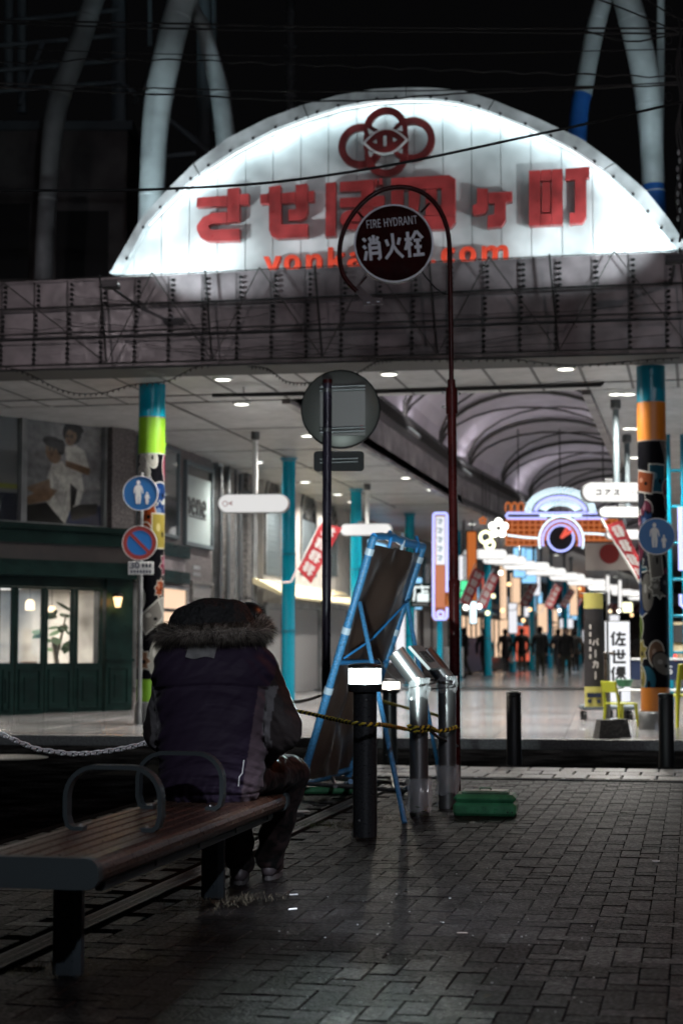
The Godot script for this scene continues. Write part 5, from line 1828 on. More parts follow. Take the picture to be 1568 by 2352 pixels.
# ---------- painted columns and posts ----------
func stickers(seed_: int, light: bool) -> Image:
	# a collage of plain stickers: cut-out shapes with white borders on a dark ground
	var im := Image.create(256, 512, false, Image.FORMAT_RGB8)
	im.fill(Color(0.03, 0.03, 0.05))
	var r := RandomNumberGenerator.new()
	r.seed = seed_
	var pal := [Color(0.02, 0.16, 0.4), Color(0.02, 0.3, 0.42), Color(0.55, 0.2, 0.06), Color(0.45, 0.44, 0.42), Color(0.3, 0.42, 0.1), Color(0.42, 0.1, 0.2), Color(0.62, 0.55, 0.2), Color(0.5, 0.35, 0.26), Color(0.05, 0.06, 0.12)]
	for k in 46:
		var c := Vector2(r.randf() * 256, r.randf() * 512)
		var s := Vector2(r.randf_range(16, 40), r.randf_range(18, 46))
		var a := r.randf_range(-0.6, 0.6)
		var col: Color = pal[r.randi() % pal.size()].lerp(Color(0.2, 0.2, 0.2), 0.45 if not light else 0.3)
		if light and r.randf() < 0.5: col = Color(0.5, 0.5, 0.48)
		var edge := Color(0.62, 0.62, 0.6) if light or r.randf() < 0.5 else Color(0.05, 0.05, 0.08)
		var kind := r.randi() % 4
		for dx in [0, -256, 256]:
			var cc: Vector2 = c + Vector2(dx, 0)
			if kind == 0:
				blob(im, cc, s + Vector2(3, 3), edge, a); blob(im, cc, s, col, a)
			elif kind == 1:
				for ly in [[3.0, edge], [0.0, col]]:
					var q := []
					for z in [[-1, -1], [1, -1], [1, 1], [-1, 1]]:
						var v := Vector2(z[0] * (s.x + ly[0]), z[1] * (s.y + ly[0])).rotated(a) + cc
						q.append([v.x, v.y])
					poly(im, q, ly[1])
			elif kind == 2:
				for ly in [[3.0, edge], [0.0, col]]:
					var q := []
					for i in 16:
						var rad: float = (1.0 if i % 2 else 0.68)
						var v := Vector2(cos(TAU * i / 16.0) * (s.x * rad + ly[0]), sin(TAU * i / 16.0) * (s.y * rad + ly[0])).rotated(a) + cc
						q.append([v.x, v.y])
					poly(im, q, ly[1])
			else:
				blob(im, cc, Vector2(s.x + 3, s.x + 3), edge); blob(im, cc, Vector2(s.x, s.x), col)
				blob(im, cc + Vector2(0, s.x * 1.4), Vector2(s.x * 0.7, s.x * 0.9), edge); blob(im, cc + Vector2(0, s.x * 1.4), Vector2(s.x * 0.6, s.x * 0.8), col)
			blob(im, cc + Vector2(-s.x * 0.3, -s.y * 0.2), s * 0.25, col.lightened(0.25))
			blob(im, cc + Vector2(s.x * 0.3, s.y * 0.2), s * 0.18, Color(0.03, 0.03, 0.04))
	return im

func painted_column(px: float, d: float, r: float, bands: Array, plinth: Array, key: String, label: String) -> void:
	var base := P(px, 1600, d); base.y = 0.0
	var t := thing("painted_column", label, "column", at(base), "painted columns at the gate")
	for b in bands:
		var y0: float = P(px, b[1], d).y
		var y1: float = minf(P(px, b[0], d).y, H - 0.002)
		var q := MB.new()
		q.lathe(base, [Vector2(r, y0 + 0.001), Vector2(r, y1 - 0.001)], 36)
		put(q, b[2], M[b[3]], t)
		if b[2] != "print_wrap":
			var rg := MB.new(); rg.lathe(base, [Vector2(r, y0 - 0.004), Vector2(r + 0.004, y0 - 0.004), Vector2(r + 0.004, y0 + 0.008), Vector2(r, y0 + 0.008)], 36)
			put(rg, "seam", M.grey_paint, t)
	var pb: float = P(px, plinth[0], d).y
	var q2 := MB.new(); q2.lathe(base, [Vector2(plinth[1], 0.0), Vector2(plinth[1], pb - 0.02), Vector2(plinth[1] - 0.02, pb), Vector2(r - 0.01, pb)], 32)
	put(q2, "plinth", M.dull_steel, t)

func walker_icon(mb: MB, T: Transform3D, c: Vector2, s: float, z0: float, z1: float) -> void:
	var k := 0.0
	for p in [[[-0.17, -1.0], [-0.03, -1.0], [0.0, -0.15], [-0.22, -0.15], [-0.24, -0.5]], [[0.03, -1.0], [0.17, -1.0], [0.24, -0.5], [0.22, -0.15], [0.005, -0.15]], [[-0.22, -0.15], [0.22, -0.15], [0.25, 0.5], [0.12, 0.6], [-0.12, 0.6], [-0.25, 0.5]], [[-0.26, 0.5], [-0.36, 0.3], [-0.38, -0.12], [-0.29, -0.12], [-0.24, 0.3]], [[0.26, 0.5], [0.24, 0.3], [0.34, -0.15], [0.42, -0.1], [0.36, 0.3]]]:
		var q := []
		for z in p: q.append(c + Vector2(z[0], z[1]) * s)
		mb.prism(T, q, z0, z1 + k); k += 0.0004
	var hd := []
	for i in 16: hd.append(c + Vector2(cos(TAU * i / 16) * 0.15, 0.79 + sin(TAU * i / 16) * 0.18) * s)
	mb.prism(T, hd, z0, z1)

func round_sign(called: String, label: String, p: Vector3, r: float, kind: String, turn: float) -> Node3D:
	var T := camframe(p, turn)
	var t := thing(called, label, "traffic sign", T)
	var rim := MB.new()
	rim.ring(T, Vector2.ZERO, r * 0.965, r, 0, TAU, -0.02, 0.006, 40)
	rim.ring(T, Vector2.ZERO, 0, r * 0.97, 0, TAU, -0.02, -0.012, 40)
	put(rim, "rim", M.white_paint, t)
	var f := MB.new(); f.ring(T, Vector2.ZERO, 0, r * 0.964, 0, TAU, -0.012, 0.0, 40)
	put(f, "face", M.sign_blue if kind == "walk" else M.sign_blue_bright, t)
	if kind == "walk":
		var ic := MB.new(); walker_icon(ic, T, Vector2(-0.12, 0.08) * r, r * 0.68, 0.0, 0.003)
		put(ic, "adult_figure", M.white_paint, t)
		var ic2 := MB.new(); walker_icon(ic2, T, Vector2(0.38, -0.27) * r, r * 0.36, 0.0, 0.0035)
		put(ic2, "child_figure", M.white_paint, t)
	else:
		var rg := MB.new(); rg.ring(T, Vector2.ZERO, r * 0.72, r * 0.963, 0, TAU, 0.0, 0.003, 40)
		rg.stroke(T, [Vector2(-0.52, 0.52) * r, Vector2(0.52, -0.52) * r], r * 0.18, 0.0, 0.0027, false)
		put(rg, "red_ring", M.sign_ring_red, t)
	var br := MB.new(); br.box(T * Vector3(0, 0, -0.035), Vector3(r * 0.9, 0.03, 0.03), T.basis)
	put(br, "bracket", M.dull_steel, t)
	return t

func columns() -> void:
	printed("column_print_left", stickers(11, true), 0.5)
	printed("column_print_right", stickers(29, false), 0.5)
	painted_column(344, 22.56, 0.178, [[880, 961, "teal_band", "teal"], [961, 1045, "lime_band", "lime"], [1045, 1560, "print_wrap", "column_print_left"], [1560, 1612, "lime_foot", "lime"]], [1612, 0.2], "l", "round column with teal and lime bands and sticker art, beside the green shop")
	painted_column(1504, 21.1, 0.178, [[838, 926, "teal_band", "teal_deep"], [926, 1015, "orange_band", "orange"], [1015, 1579, "print_wrap", "column_print_right"], [1579, 1634, "orange_foot", "orange"]], [1634, 0.21], "r", "round column with teal and orange bands and dark sticker art, right of the yellow chair")
	# sign pole in front of the left column
	var pp := P(322, 1500, 22.25)
	var sp := MB.new(); sp.tube([Vector3(pp.x, 0, pp.z), Vector3(pp.x, P(322, 1085, 22.25).y, pp.z)], 0.03, 10)
	one(sp, "sign_pole", M.grey_paint, Vector3(pp.x, 0, pp.z), "thin grey pole carrying traffic signs before the teal and lime column", "pole")
	round_sign("pedestrian_sign", "round blue walking adult and child sign over the no-parking sign", P(323, 1133, 22.15), 0.23, "walk", 0.0)
	round_sign("no_parking_sign", "round blue and red no-parking sign with one diagonal bar", P(321, 1247, 22.15), 0.228, "park", 0.0)
	round_sign("pedestrian_sign", "dim round blue walking adult and child sign on the orange banded column", P(1507, 1232, 20.75), 0.225, "walk", -0.1)
	var PT := camframe(P(324, 1305, 22.15))
	var pl := thing("time_plate", "small white plate with black figures under the no-parking sign", "plate", PT)
	var q := MB.new(); q.rbox(PT.origin, Vector3(0.33, 0.17, 0.012), 0.004, PT.basis)
	put(q, "plate", M.white_paint, pl)
	words("30", 0.12, 0.004, true, M.navy, pl, PT * Transform3D(Basis(), Vector3(-0.08, 0.035, 0.008)), "figures")
	var bl := MB.new()
	for k in 6: bl.box(PT * Vector3(0.03 + (k % 3) * 0.045, 0.035 - (k / 3) * 0.0, 0.008), Vector3(0.028, 0.05, 0.004), PT.basis)
	for k in 7: bl.box(PT * Vector3(-0.12 + k * 0.04, -0.045, 0.008), Vector3(0.025, 0.035, 0.004), PT.basis)
	put(bl, "small_marks", M.navy, pl)
	# teal posts along the left gallery
	var proto: Node3D
	var list := [30.55, 36.9, 44.0, 51.0, 58.0, 65.0, 72.0, 80.0, 88.0, 97.0, 107.0]
	var words_ := ["teal post with a bright lit edge behind the first oval hanging sign", "teal post behind the second oval hanging sign", "third teal post of the left gallery, near the neon strip"]
	for i in list.size():
		var s: float = list[i]
		var b := B(-7.38 if i < 3 else -7.2, s, 0.08)
		var lab: String = words_[i] if i < 3 else "slim teal steel post among the far shops, the %s from the gate" % ordinal(i)
		if i == 0:
			proto = thing("gallery_post", lab, "post", at(b), "teal posts along the left gallery")
			var a := MB.new(); a.lathe(b, [Vector2(0.125, 0.0), Vector2(0.125, H - 0.16)], 24)
			put(a, "shaft", M.teal, proto)
			var c := MB.new(); c.rbox(b + Vector3(0, 0.02, 0), Vector3(0.36, 0.04, 0.36), 0.01)
			c.lathe(b, [Vector2(0.14, 1.28), Vector2(0.14, 1.33)], 24); c.lathe(b, [Vector2(0.14, 2.7), Vector2(0.14, 2.74)], 24)
			put(c, "collar", M.teal_deep, proto)
			var e := MB.new(); e.lathe(b, [Vector2(0.125, H - 0.16), Vector2(0.17, H - 0.085)], 24)
			put(e, "head", M.teal_deep, proto)
		else:
			var o := copy(proto, at(b), lab)
			o.name = "gallery_post_%03d" % i
	# lattice post at the far right edge
	var lp := thing("lattice_post", "teal lattice post with a violet light strip at the right edge", "post", at(G(1556, 1640)))
	for px in [1543, 1575]:
		var a := MB.new(); a.tube([G(px, 1640), Vector3(G(px, 1640).x, H, G(px, 1640).z)], 0.035, 8)
		put(a, "upright", M.teal_deep, lp)
	for k in 7:
		var a := MB.new(); a.tube([G(1543, 1640) + Vector3(0, 0.4 + k * 0.6, 0), G(1575, 1640) + Vector3(0, 0.4 + k * 0.6, 0)], 0.025, 6)
		put(a, "rung", M.teal_deep, lp)
	var nl := MB.new(); nl.tube([P(1561, 1165, 27.0), P(1563, 1310, 27.0)], 0.045, 8); nl.tube([P(1562, 1365, 27.0), P(1562, 1388, 27.0), P(1572, 1396, 27.0)], 0.03, 8)
	put(nl, "light_strip", M.neon_violet, lp)

# ---------- hanging signs, neon, flags ----------
const KANJI := {
	"left_man": [[[-0.55, 1.0], [-1.0, 0.15]], [[-0.76, 0.5], [-0.76, -1.0]]],
	"za": [[[-0.35, 0.6], [1, 0.6]], [[0.2, 1], [0.08, 0.2], [-0.45, -0.9]], [[0.05, -0.08], [0.95, -0.08]], [[0.5, -0.08], [0.5, -0.85]], [[-0.1, -0.87], [1, -0.87]]],
	"se": [[[-1, 0.35], [1, 0.35]], [[-0.62, 0.9], [-0.62, -0.82], [1, -0.82]], [[0, 1], [0, -0.22]], [[0.6, 1], [0.6, -0.22]], [[0, -0.22], [0.6, -0.22]]],
	"bo": [[[-0.15, 0.9], [0.8, 0.9], [0.8, 0.35], [-0.15, 0.35], [-0.15, 0.84]], [[-0.4, 0.02], [1, 0.02]], [[0.32, 0.35], [0.32, -1]], [[0.25, -0.05], [-0.4, -0.8]], [[0.4, -0.05], [1, -0.8]]],
	"put_out": [[[-0.95, 0.85], [-0.7, 0.58]], [[-1, 0.25], [-0.74, 0.0]], [[-0.95, -0.9], [-0.7, -0.2]], [[0.18, 1], [0.18, 0.45]], [[-0.3, 0.85], [-0.1, 0.55]], [[0.68, 0.85], [0.46, 0.55]], [[-0.3, 0.4], [-0.3, -0.95]], [[-0.3, 0.4], [0.72, 0.4], [0.72, -0.8], [0.45, -0.93]], [[-0.3, 0.0], [0.72, 0.0]], [[-0.3, -0.42], [0.72, -0.42]]],
	"fire": [[[0, 1], [0, 0.15], [-0.3, -0.4], [-0.95, -0.95]], [[0.02, 0.0], [0.35, -0.45], [0.95, -0.95]], [[-0.75, 0.55], [-0.55, 0.05]], [[0.75, 0.6], [0.5, 0.08]]],
	"plug": [[[-0.98, 0.42], [-0.2, 0.42]], [[-0.6, 1], [-0.6, -1]], [[-0.62, 0.35], [-1.0, -0.4]], [[-0.5, 0.2], [-0.25, -0.1]], [[0.35, 1], [-0.15, 0.45]], [[0.35, 1], [0.98, 0.4]], [[0.0, 0.28], [0.78, 0.28]], [[0.0, -0.25], [0.78, -0.25]], [[0.38, 0.28], [0.38, -0.85]], [[-0.2, -0.87], [1, -0.87]]],
	"ko": [[[-0.7, 0.7], [0.7, 0.7], [0.7, -0.75]], [[-0.7, -0.7], [0.7, -0.7]]],
	"a": [[[-0.8, 0.7], [0.8, 0.7], [0.3, 0.1]], [[0, 0.3], [-0.1, -0.3], [-0.6, -0.9]]],
	"su": [[[-0.7, 0.7], [0.6, 0.7], [0.1, -0.2], [-0.8, -0.9]], [[0.1, -0.2], [0.8, -0.9]]],
	"ha": [[[-0.3, 0.6], [-0.8, -0.7]], [[0.3, 0.6], [0.8, -0.7]], [[0.5, 1.0], [0.65, 0.75]], [[0.75, 1.0], [0.9, 0.75]]],
	"bar": [[[0, 1], [0, -1]]],
	"ka": [[[-0.8, 0.5], [0.7, 0.5], [0.6, -0.7], [0.3, -0.8]], [[-0.1, 1], [-0.15, 0.2], [-0.8, -0.9]]],
	"note": [[[-0.9, 0.8], [-0.3, 0.8]], [[-0.85, 0.4], [-0.35, 0.4]], [[-0.85, 0.1], [-0.35, 0.1]], [[-0.85, -0.3], [-0.35, -0.3], [-0.35, -0.8], [-0.85, -0.8], [-0.85, -0.35]], [[0.0, 0.8], [0.8, 0.8], [0.8, 0.1], [0.0, 0.1], [0.0, -0.8], [0.95, -0.8], [0.95, -0.4]]],
	"mind": [[[0, 1], [-0.9, 0.3]], [[0, 1], [0.9, 0.3]], [[-0.4, 0.35], [0.4, 0.35]], [[-0.5, 0.0], [0.5, 0.0], [0.1, -0.3]], [[-0.8, -0.5], [-0.9, -0.9]], [[-0.4, -0.45], [-0.4, -0.9], [0.4, -0.9]], [[0.0, -0.45], [0.1, -0.65]], [[0.6, -0.45], [0.85, -0.8]]],
}

func glyph(mb: MB, T: Transform3D, key: String, c: Vector2, s: Vector2, w: float, z0: float, z1: float, rnd := true) -> void:
	var k := 0
	for l in KANJI[key]:
		var p := []
		for z in l: p.append(c + Vector2(z[0], z[1]) * s)
		mb.stroke(T, p, w, z0, z1 + k * 0.0004, rnd); k += 1

func capsule_poly(hw: float, hh: float) -> Array:
	var p := []
	for k in 13: p.append(Vector2(hw - hh + hh * cos(-PI / 2 + PI * k / 12.0), hh * sin(-PI / 2 + PI * k / 12.0)))
	for k in 13: p.append(Vector2(-hw + hh + hh * cos(PI / 2 + PI * k / 12.0), hh * sin(PI / 2 + PI * k / 12.0)))
	return p

func capsule_sign(p: Vector3, w: float, h: float, label: String, group: String, m: Material, turn := 0.0, rod := true) -> Node3D:
	var T := camframe(p, turn)
	var t := thing("hanging_sign", label, "hanging sign", T, group)
	var c := MB.new(); c.prism(T, capsule_poly(w * 0.5, h * 0.5), -0.08, 0.08)
	put(c, "lamp_case", M.grey_paint, t)
	var f := MB.new(); f.prism(T, capsule_poly(w * 0.5 - 0.012, h * 0.5 - 0.012), 0.08, 0.088)
	put(f, "lit_face", m, t)
	if rod:
		var r := MB.new(); r.tube([T * Vector3(0.02, h * 0.5, 0), Vector3(p.x, H, p.z) + T.basis.x * 0.02], 0.045, 10)
		put(r, "rod", M.white_paint if p.x < -5.5 else M.dark_steel, t)
		var b := MB.new(); b.rbox(T * Vector3(-w * 0.1, h * 0.5 + 0.03, 0), Vector3(w * 0.12, 0.05, 0.1), 0.01, T.basis); b.lathe(Vector3(p.x, H - 0.14, p.z) + T.basis.x * 0.02, [Vector2(0.05, 0), Vector2(0.075, 0.02), Vector2(0.075, 0.138)], 12)
		put(b, "mount", M.dull_steel, t)
	return t

func tubes(T: Transform3D, list: Array, r: float, m: Material, called: String, parent: Node, z := 0.0, sides := 6) -> void:
	for l in list:
		var pts := []
		for q in l:
			var u := on(T, q[0], q[1], z)
			pts.append(T * Vector3(u.x, u.y, z))
		var b := MB.new(); b.tube(pts, r, sides)
		put(b, called, m, parent)

func earc(cx: float, cy: float, rx: float, ry: float, a0: float, a1: float, n := 24) -> Array:
	var p := []
	for i in n + 1:
		var a := lerpf(a0, a1, float(i) / n)
		p.append([cx + rx * cos(a), cy - ry * sin(a)])
	return p

func banner(quad: Array, d: float, label: String, group: String, dark := 1.0, pole := true) -> void:
	# a slanted red cloth with blocks of white print
	var c := P((quad[0][0] + quad[2][0]) * 0.5, (quad[0][1] + quad[2][1]) * 0.5, d)
	var T := camframe(c)
	var t := thing("slanted_banner", label, "banner", T, group)
	var p := ons(T, quad)
	var q := MB.new()
	var fn := func(u, v): return p[0].lerp(p[1], u).lerp(p[3].lerp(p[2], u), v)
	var wav := func(u, v): return 0.03 * sin(v * 7.0 + u * 2.0)
	for i in 4:
		for j in 10:
			var a := []
			for z in [[i, j], [i + 1, j], [i + 1, j + 1], [i, j + 1]]:
				var s: Vector2 = fn.call(z[0] / 4.0, z[1] / 10.0)
				a.append(T * Vector3(s.x, s.y, wav.call(z[0] / 4.0, z[1] / 10.0)))
			q.face([a[0], a[1], a[2]], (a[1] - a[0]).cross(a[3] - a[0]).normalized() * (1.0 if (a[1] - a[0]).cross(a[3] - a[0]).dot(T.basis.z) > 0 else -1.0))
			q.face([a[0], a[2], a[3]], (a[1] - a[0]).cross(a[3] - a[0]).normalized() * (1.0 if (a[1] - a[0]).cross(a[3] - a[0]).dot(T.basis.z) > 0 else -1.0))
	put(q, "cloth", M.flag_red, t)
	for k in 4:
		var b := MB.new()
		var v0 := 0.05 + k * 0.235
		var r := RandomNumberGenerator.new(); r.seed = k + int(d * 10)
		for z in 5:
			var u0 := 0.18 + r.randf() * 0.3; var w := 0.15 + r.randf() * 0.3
			var va := v0 + z * 0.037; var vb := va + 0.026
			if z % 2 == 1: u0 = 0.2; w = 0.62
			var a := []
			for s in [[u0, va], [minf(u0 + w, 0.85), va], [minf(u0 + w, 0.85), vb], [u0, vb]]:
				var pt: Vector2 = fn.call(s[0], s[1])
				a.append(T * Vector3(pt.x, pt.y, wav.call(s[0], s[1]) + 0.006))
			b.face(a, T.basis.z)
		for z in 2:
			var u0 := 0.25 + z * 0.32
			var a := []
			for s in [[u0, v0], [u0 + 0.16, v0], [u0 + 0.16, v0 + 0.18], [u0, v0 + 0.18]]:
				var pt: Vector2 = fn.call(s[0], s[1])
				a.append(T * Vector3(pt.x, pt.y, wav.call(s[0], s[1]) + 0.009 + z * 0.001))
			b.face(a, T.basis.z)
		put(b, "white_print", M.flag_white, t)
	if pole:
		var e0 := p[0] + (p[0] - p[3]).normalized() * 0.12
		var e1 := p[3] + (p[3] - p[0]).normalized() * 0.25
		var r2 := MB.new(); r2.tube([T * Vector3(e0.x, e0.y, 0), T * Vector3(e1.x, e1.y, 0)], 0.018, 6)
		r2.tube([T * Vector3(e1.x, e1.y, 0), T * Vector3(e1.x - 0.25, e1.y - 0.02, 0)], 0.015, 6)
		put(r2, "pole", M.white_paint, t)

func arcade_things() -> void:
	# oval hanging signs
	var s1 := capsule_sign(P(583, 1157, 27.6), 1.16, 0.31, "oval lit hanging sign with a small red mark, first in the left gallery", "oval hanging signs", M.sign_panel, -0.05)
	var T1 := s1.transform
	var mk := MB.new(); mk.ring(T1, Vector2(-0.46, -0.005), 0.035, 0.045, 0, TAU, 0.088, 0.091, 16)
	mk.stroke(T1, [Vector2(-0.41, -0.005), Vector2(-0.375, 0.005), Vector2(-0.345, 0.03)], 0.018, 0.088, 0.0915); mk.stroke(T1, [Vector2(-0.375, 0.005), Vector2(-0.345, -0.03)], 0.018, 0.088, 0.092)
	put(mk, "red_mark", M.sign_ring_red, s1)
	area(s1, "lamp_light", Transform3D(Basis.looking_at(T1.basis.z, Vector3.UP), T1 * Vector3(0, 0, 0.12)), 1.0, 0.25, Color(1, 0.99, 0.97), 0.35)
	var s2 := capsule_sign(P(841, 1217, 36.5), 1.12, 0.26, "oval lit hanging sign, second in the left gallery", "oval hanging signs", M.sign_panel, -0.15)
	var s3 := capsule_sign(P(1412, 1132, 24.0), 0.98, 0.28, "oval lit hanging sign with three black characters by the right column", "oval hanging signs", M.sign_panel, 0.05)
	var T3 := s3.transform
	var ch := MB.new()
	var kk := 0
	for g in ["ko", "a", "su"]:
		glyph(ch, T3, g, Vector2(-0.26 + kk * 0.13, 0.0), Vector2(0.045, 0.04), 0.018, 0.088, 0.091, false); kk += 1
	put(ch, "lettering", M.black, s3)
	var ch2 := MB.new()
	for k in 4: ch2.box(T3 * Vector3(0.16 + k * 0.07, 0.0, 0.0895), Vector3(0.03, 0.05 - 0.012 * (k % 2), 0.003), T3.basis)
	put(ch2, "small_lettering", M.grey_paint, s3)
	area(s3, "lamp_light", Transform3D(Basis.looking_at(T3.basis.z, Vector3.UP), T3 * Vector3(0, 0, 0.12)), 0.85, 0.22, Color(1, 0.99, 0.97), 0.3)
	capsule_sign(P(1438, 1177, 28.0), 0.95, 0.18, "plain oval lit sign hung just beyond the black lettered one", "oval hanging signs", M.sign_panel_far, 0.05)
	capsule_sign(P(1430, 1228, 33.0), 0.7, 0.2, "small oval lit sign behind the slanted banner on the right", "oval hanging signs", M.sign_panel_far, 0.05)
	# the long row of oval signs
	for i in 17:
		var f := i / 16.0
		var px := lerpf(1112, 1486, pow(f, 0.92)) + (7 if i % 3 == 1 else 0)
		var py := lerpf(1273, 1374, pow(f, 0.92)) + (4 if i % 2 else 0)
		var d := 1.0 / lerpf(1.0 / 51.0, 1.0 / 96.0, f)
		capsule_sign(P(px, py, d), 1.35 if i == 0 else 1.12, 0.3, "far oval lit sign in the long row over the arcade, %s from the near end" % ordinal(i), "far oval signs in a row", M.sign_panel_far, 0.0, i < 9)
	# neon gate
	var NT := camframe(P(1288, 1230, 38.0))
	var n := thing("neon_arch", "neon clock and fan arch glowing violet, white and orange over the arcade", "neon sign", NT)
	tubes(NT, [[[1385, 1178.5], [1166, 1178.5], [1161, 1184.5], [1166, 1190.5], [1255, 1190.5]], [[1318, 1190.5], [1392, 1190]]], 0.026, M.neon_violet, "violet_tube", n, 0.05)
	tubes(NT, [earc(1288, 1243, 43, 47, -0.25, PI + 0.25), earc(1287, 1236, 29.5, 30, 0, TAU), earc(1286, 1178, 60, 38, 0.12, PI - 0.12), earc(1286, 1178, 55, 33, 0.12, PI - 0.12)], 0.024, M.neon_violet, "violet_tube", n, 0.05)
	tubes(NT, [earc(1288, 1243, 51, 57, -0.3, PI + 0.3), [[1164, 1229], [1200, 1234], [1234, 1236]], [[1340, 1225], [1370, 1226], [1396, 1229]], [[1238, 1184], [1280, 1185], [1335, 1184]]], 0.02, M.neon_white, "white_tube", n, 0.06)
	tubes(NT, [earc(1288, 1241, 36, 38, 0.0, PI)], 0.028, M.neon_orange, "orange_tube", n, 0.04)
	tubes(NT, [[[1288, 1236], [1302, 1212]], [[1290, 1233], [1312, 1219]]], 0.035, M.neon_red, "clock_hand", n, 0.08)
	var loops := []
	for i in 27:
		var a := PI * (0.03 + 0.94 * i / 26.0)
		var c0 := Vector2(1286 + 66 * cos(a), 1177 - 43 * sin(a)); var c1 := Vector2(1286 + 81 * cos(a), 1177 - 57 * sin(a))
		var sd := (c1 - c0).orthogonal().normalized() * 2.3
		loops.append([[c0.x - sd.x, c0.y - sd.y], [c1.x - sd.x, c1.y - sd.y], [c1.x + sd.x * 0.3, c1.y + sd.y * 0.3], [c1.x + sd.x, c1.y + sd.y], [c0.x + sd.x, c0.y + sd.y]])
	tubes(NT, loops, 0.012, M.neon_white, "fan_loop", n, 0.03)
	var l2 := []
	for i in 19:
		var a := PI * (0.1 + 0.8 * i / 18.0)
		l2.append([[1286 + 33 * cos(a), 1177 - 15 * sin(a)], [1286 + 50 * cos(a), 1177 - 29 * sin(a)]])
	tubes(NT, l2, 0.014, M.neon_white, "fan_ray", n, 0.03)
	var lat := []
	for i in 20: lat.append([[1162 + i * 13.4, 1192], [1162 + i * 13.4, 1252]])
	for j in 6: lat.append([[1160, 1194 + j * 11.6], [1418, 1194 + j * 11.6]])
	for i in 3: lat.append(earc(1166 + i * 15, 1166, 6, 12, -0.9, PI + 0.9, 10))
	for l in lat.duplicate():
		pass
	tubes(NT, lat, 0.022, M.neon_orange, "lattice_tube", n, -0.02, 5)
	var bk := MB.new(); var b0 := on(NT, 1160, 1252, -0.06); var b1 := on(NT, 1420, 1192, -0.06)
	rprism(bk, NT, Rect2(b0, b1 - b0), -0.09, -0.06)
	put(bk, "backing", M.lattice_orange, n)
	var dk := MB.new(); dk.ring(NT, on(NT, 1287, 1238, 0.0), 0.0, 0.36, 0, TAU, 0.0, 0.012, 28)
	put(dk, "clock_face", M.black, n)
	for px in [1190, 1286, 1385]:
		var h := MB.new(); var u := on(NT, px, 1180, -0.1); h.tube([NT * Vector3(u.x, u.y - 0.3, -0.1), NT * Vector3(u.x, 0, -0.1) + Vector3(0, 6.0 - NT.origin.y, 0)], 0.015, 5)
		put(h, "hanger", M.dark_metal, n)
	# upright neon strip on its post
	var VT := camframe(P(1010, 1300, 39.6))
	var v := thing("neon_strip_sign", "tall upright neon strip sign with violet border beside the red pole", "neon sign", VT)
	tubes(VT, [[[1026, 1182], [1022, 1179], [999, 1179], [995, 1183], [995, 1415], [999, 1422], [1022, 1422], [1026, 1416], [1026, 1395]], [[1026, 1182], [1026, 1360]], earc(1011, 1411, 7, 7, 0, TAU, 14)], 0.033, M.neon_violet, "violet_border", v, 0.06)
	var wp := MB.new(); var w0 := on(VT, 1001, 1297, 0.0); var w1 := on(VT, 1021, 1186, 0.0); rprism(wp, VT, Rect2(w0, w1 - w0), -0.02, 0.0)
	put(wp, "lit_panel", M.sign_panel_cold, v)
	var op := MB.new(); w0 = on(VT, 1001, 1396, 0.0); w1 = on(VT, 1021, 1299, 0.0); rprism(op, VT, Rect2(w0, w1 - w0), -0.02, 0.001)
	put(op, "orange_panel", M.neon_orange, v)
	var cs := MB.new()
	for k in 5:
		var c := on(VT, 1011, 1198 + k * 21, 0.0)
		for z in [[-0.04, 0.05, 0.09, 0.02], [0.0, 0.0, 0.02, 0.12], [-0.03, -0.03, 0.08, 0.02], [0.03, 0.03, 0.02, 0.06]]:
			cs.box(VT * Vector3(c.x + z[0], c.y + z[1], 0.004), Vector3(z[2], z[3], 0.006), VT.basis)
	put(cs, "lettering", M.teal_deep, v)
	var bb := MB.new(); w0 = on(VT, 992, 1425, -0.05); w1 = on(VT, 1029, 1177, -0.05); rprism(bb, VT, Rect2(w0, w1 - w0), -0.08, -0.045)
	put(bb, "backing", M.lattice_orange, v)
	var po := MB.new(); po.tube([VT * Vector3(0, 0.3, -0.14), Vector3(VT.origin.x, 0.08, VT.origin.z) - VT.basis.z * 0.14], 0.07, 8)
	put(po, "post", M.teal, v)
	# slanted banners
	banner([[737, 1200], [786, 1212], [714, 1341], [683, 1307]], 29.5, "near slanted red banner with white print behind the mirror pole", "slanted red banners")
	banner([[1389, 1208], [1426, 1194], [1500, 1350], [1463, 1330]], 23.3, "large slanted red banner partly behind the right column", "slanted red banners")
	var bz := [[[290, 430], [400, 490], [240, 830], [150, 770], 46], [[470, 480], [548, 530], [400, 860], [315, 790], 51], [[880, 570], [942, 605], [830, 840], [745, 800], 62], [[1110, 590], [1182, 640], [1078, 855], [1000, 825], 67], [[1270, 640], [1315, 675], [1215, 845], [1155, 815], 78], [[1375, 690], [1410, 720], [1340, 840], [1303, 820], 86]]
	for b in bz:
		var qd := []
		for k in 4: qd.append([1022 + b[k][0] / 4.405, 1205.7 + b[k][1] / 4.405])
		banner(qd, b[4], "far slanted red banner with white print, %s from the red pole" % ordinal(bz.find(b)), "slanted red banners")
	for k in 7:
		var x := 1392 + k * 13.0
		banner([[x + 10, 1383 + k * 0.8], [x + 19, 1386], [x + 8, 1408], [x, 1404]], 98 + k * 6, "tiny distant slanted banner beyond the flag, %s from its left" % ordinal(k), "distant slanted banners", 1.0, false)
	# flag with a disc
	var FT := camframe(P(1395, 1272, 36.5))
	var fl := thing("disc_flag", "pale hanging flag with one dark red disc under the neon arch", "flag", FT)
	var f0 := on(FT, 1343, 1310); var f1 := on(FT, 1447, 1247)
	var fm := MB.new()
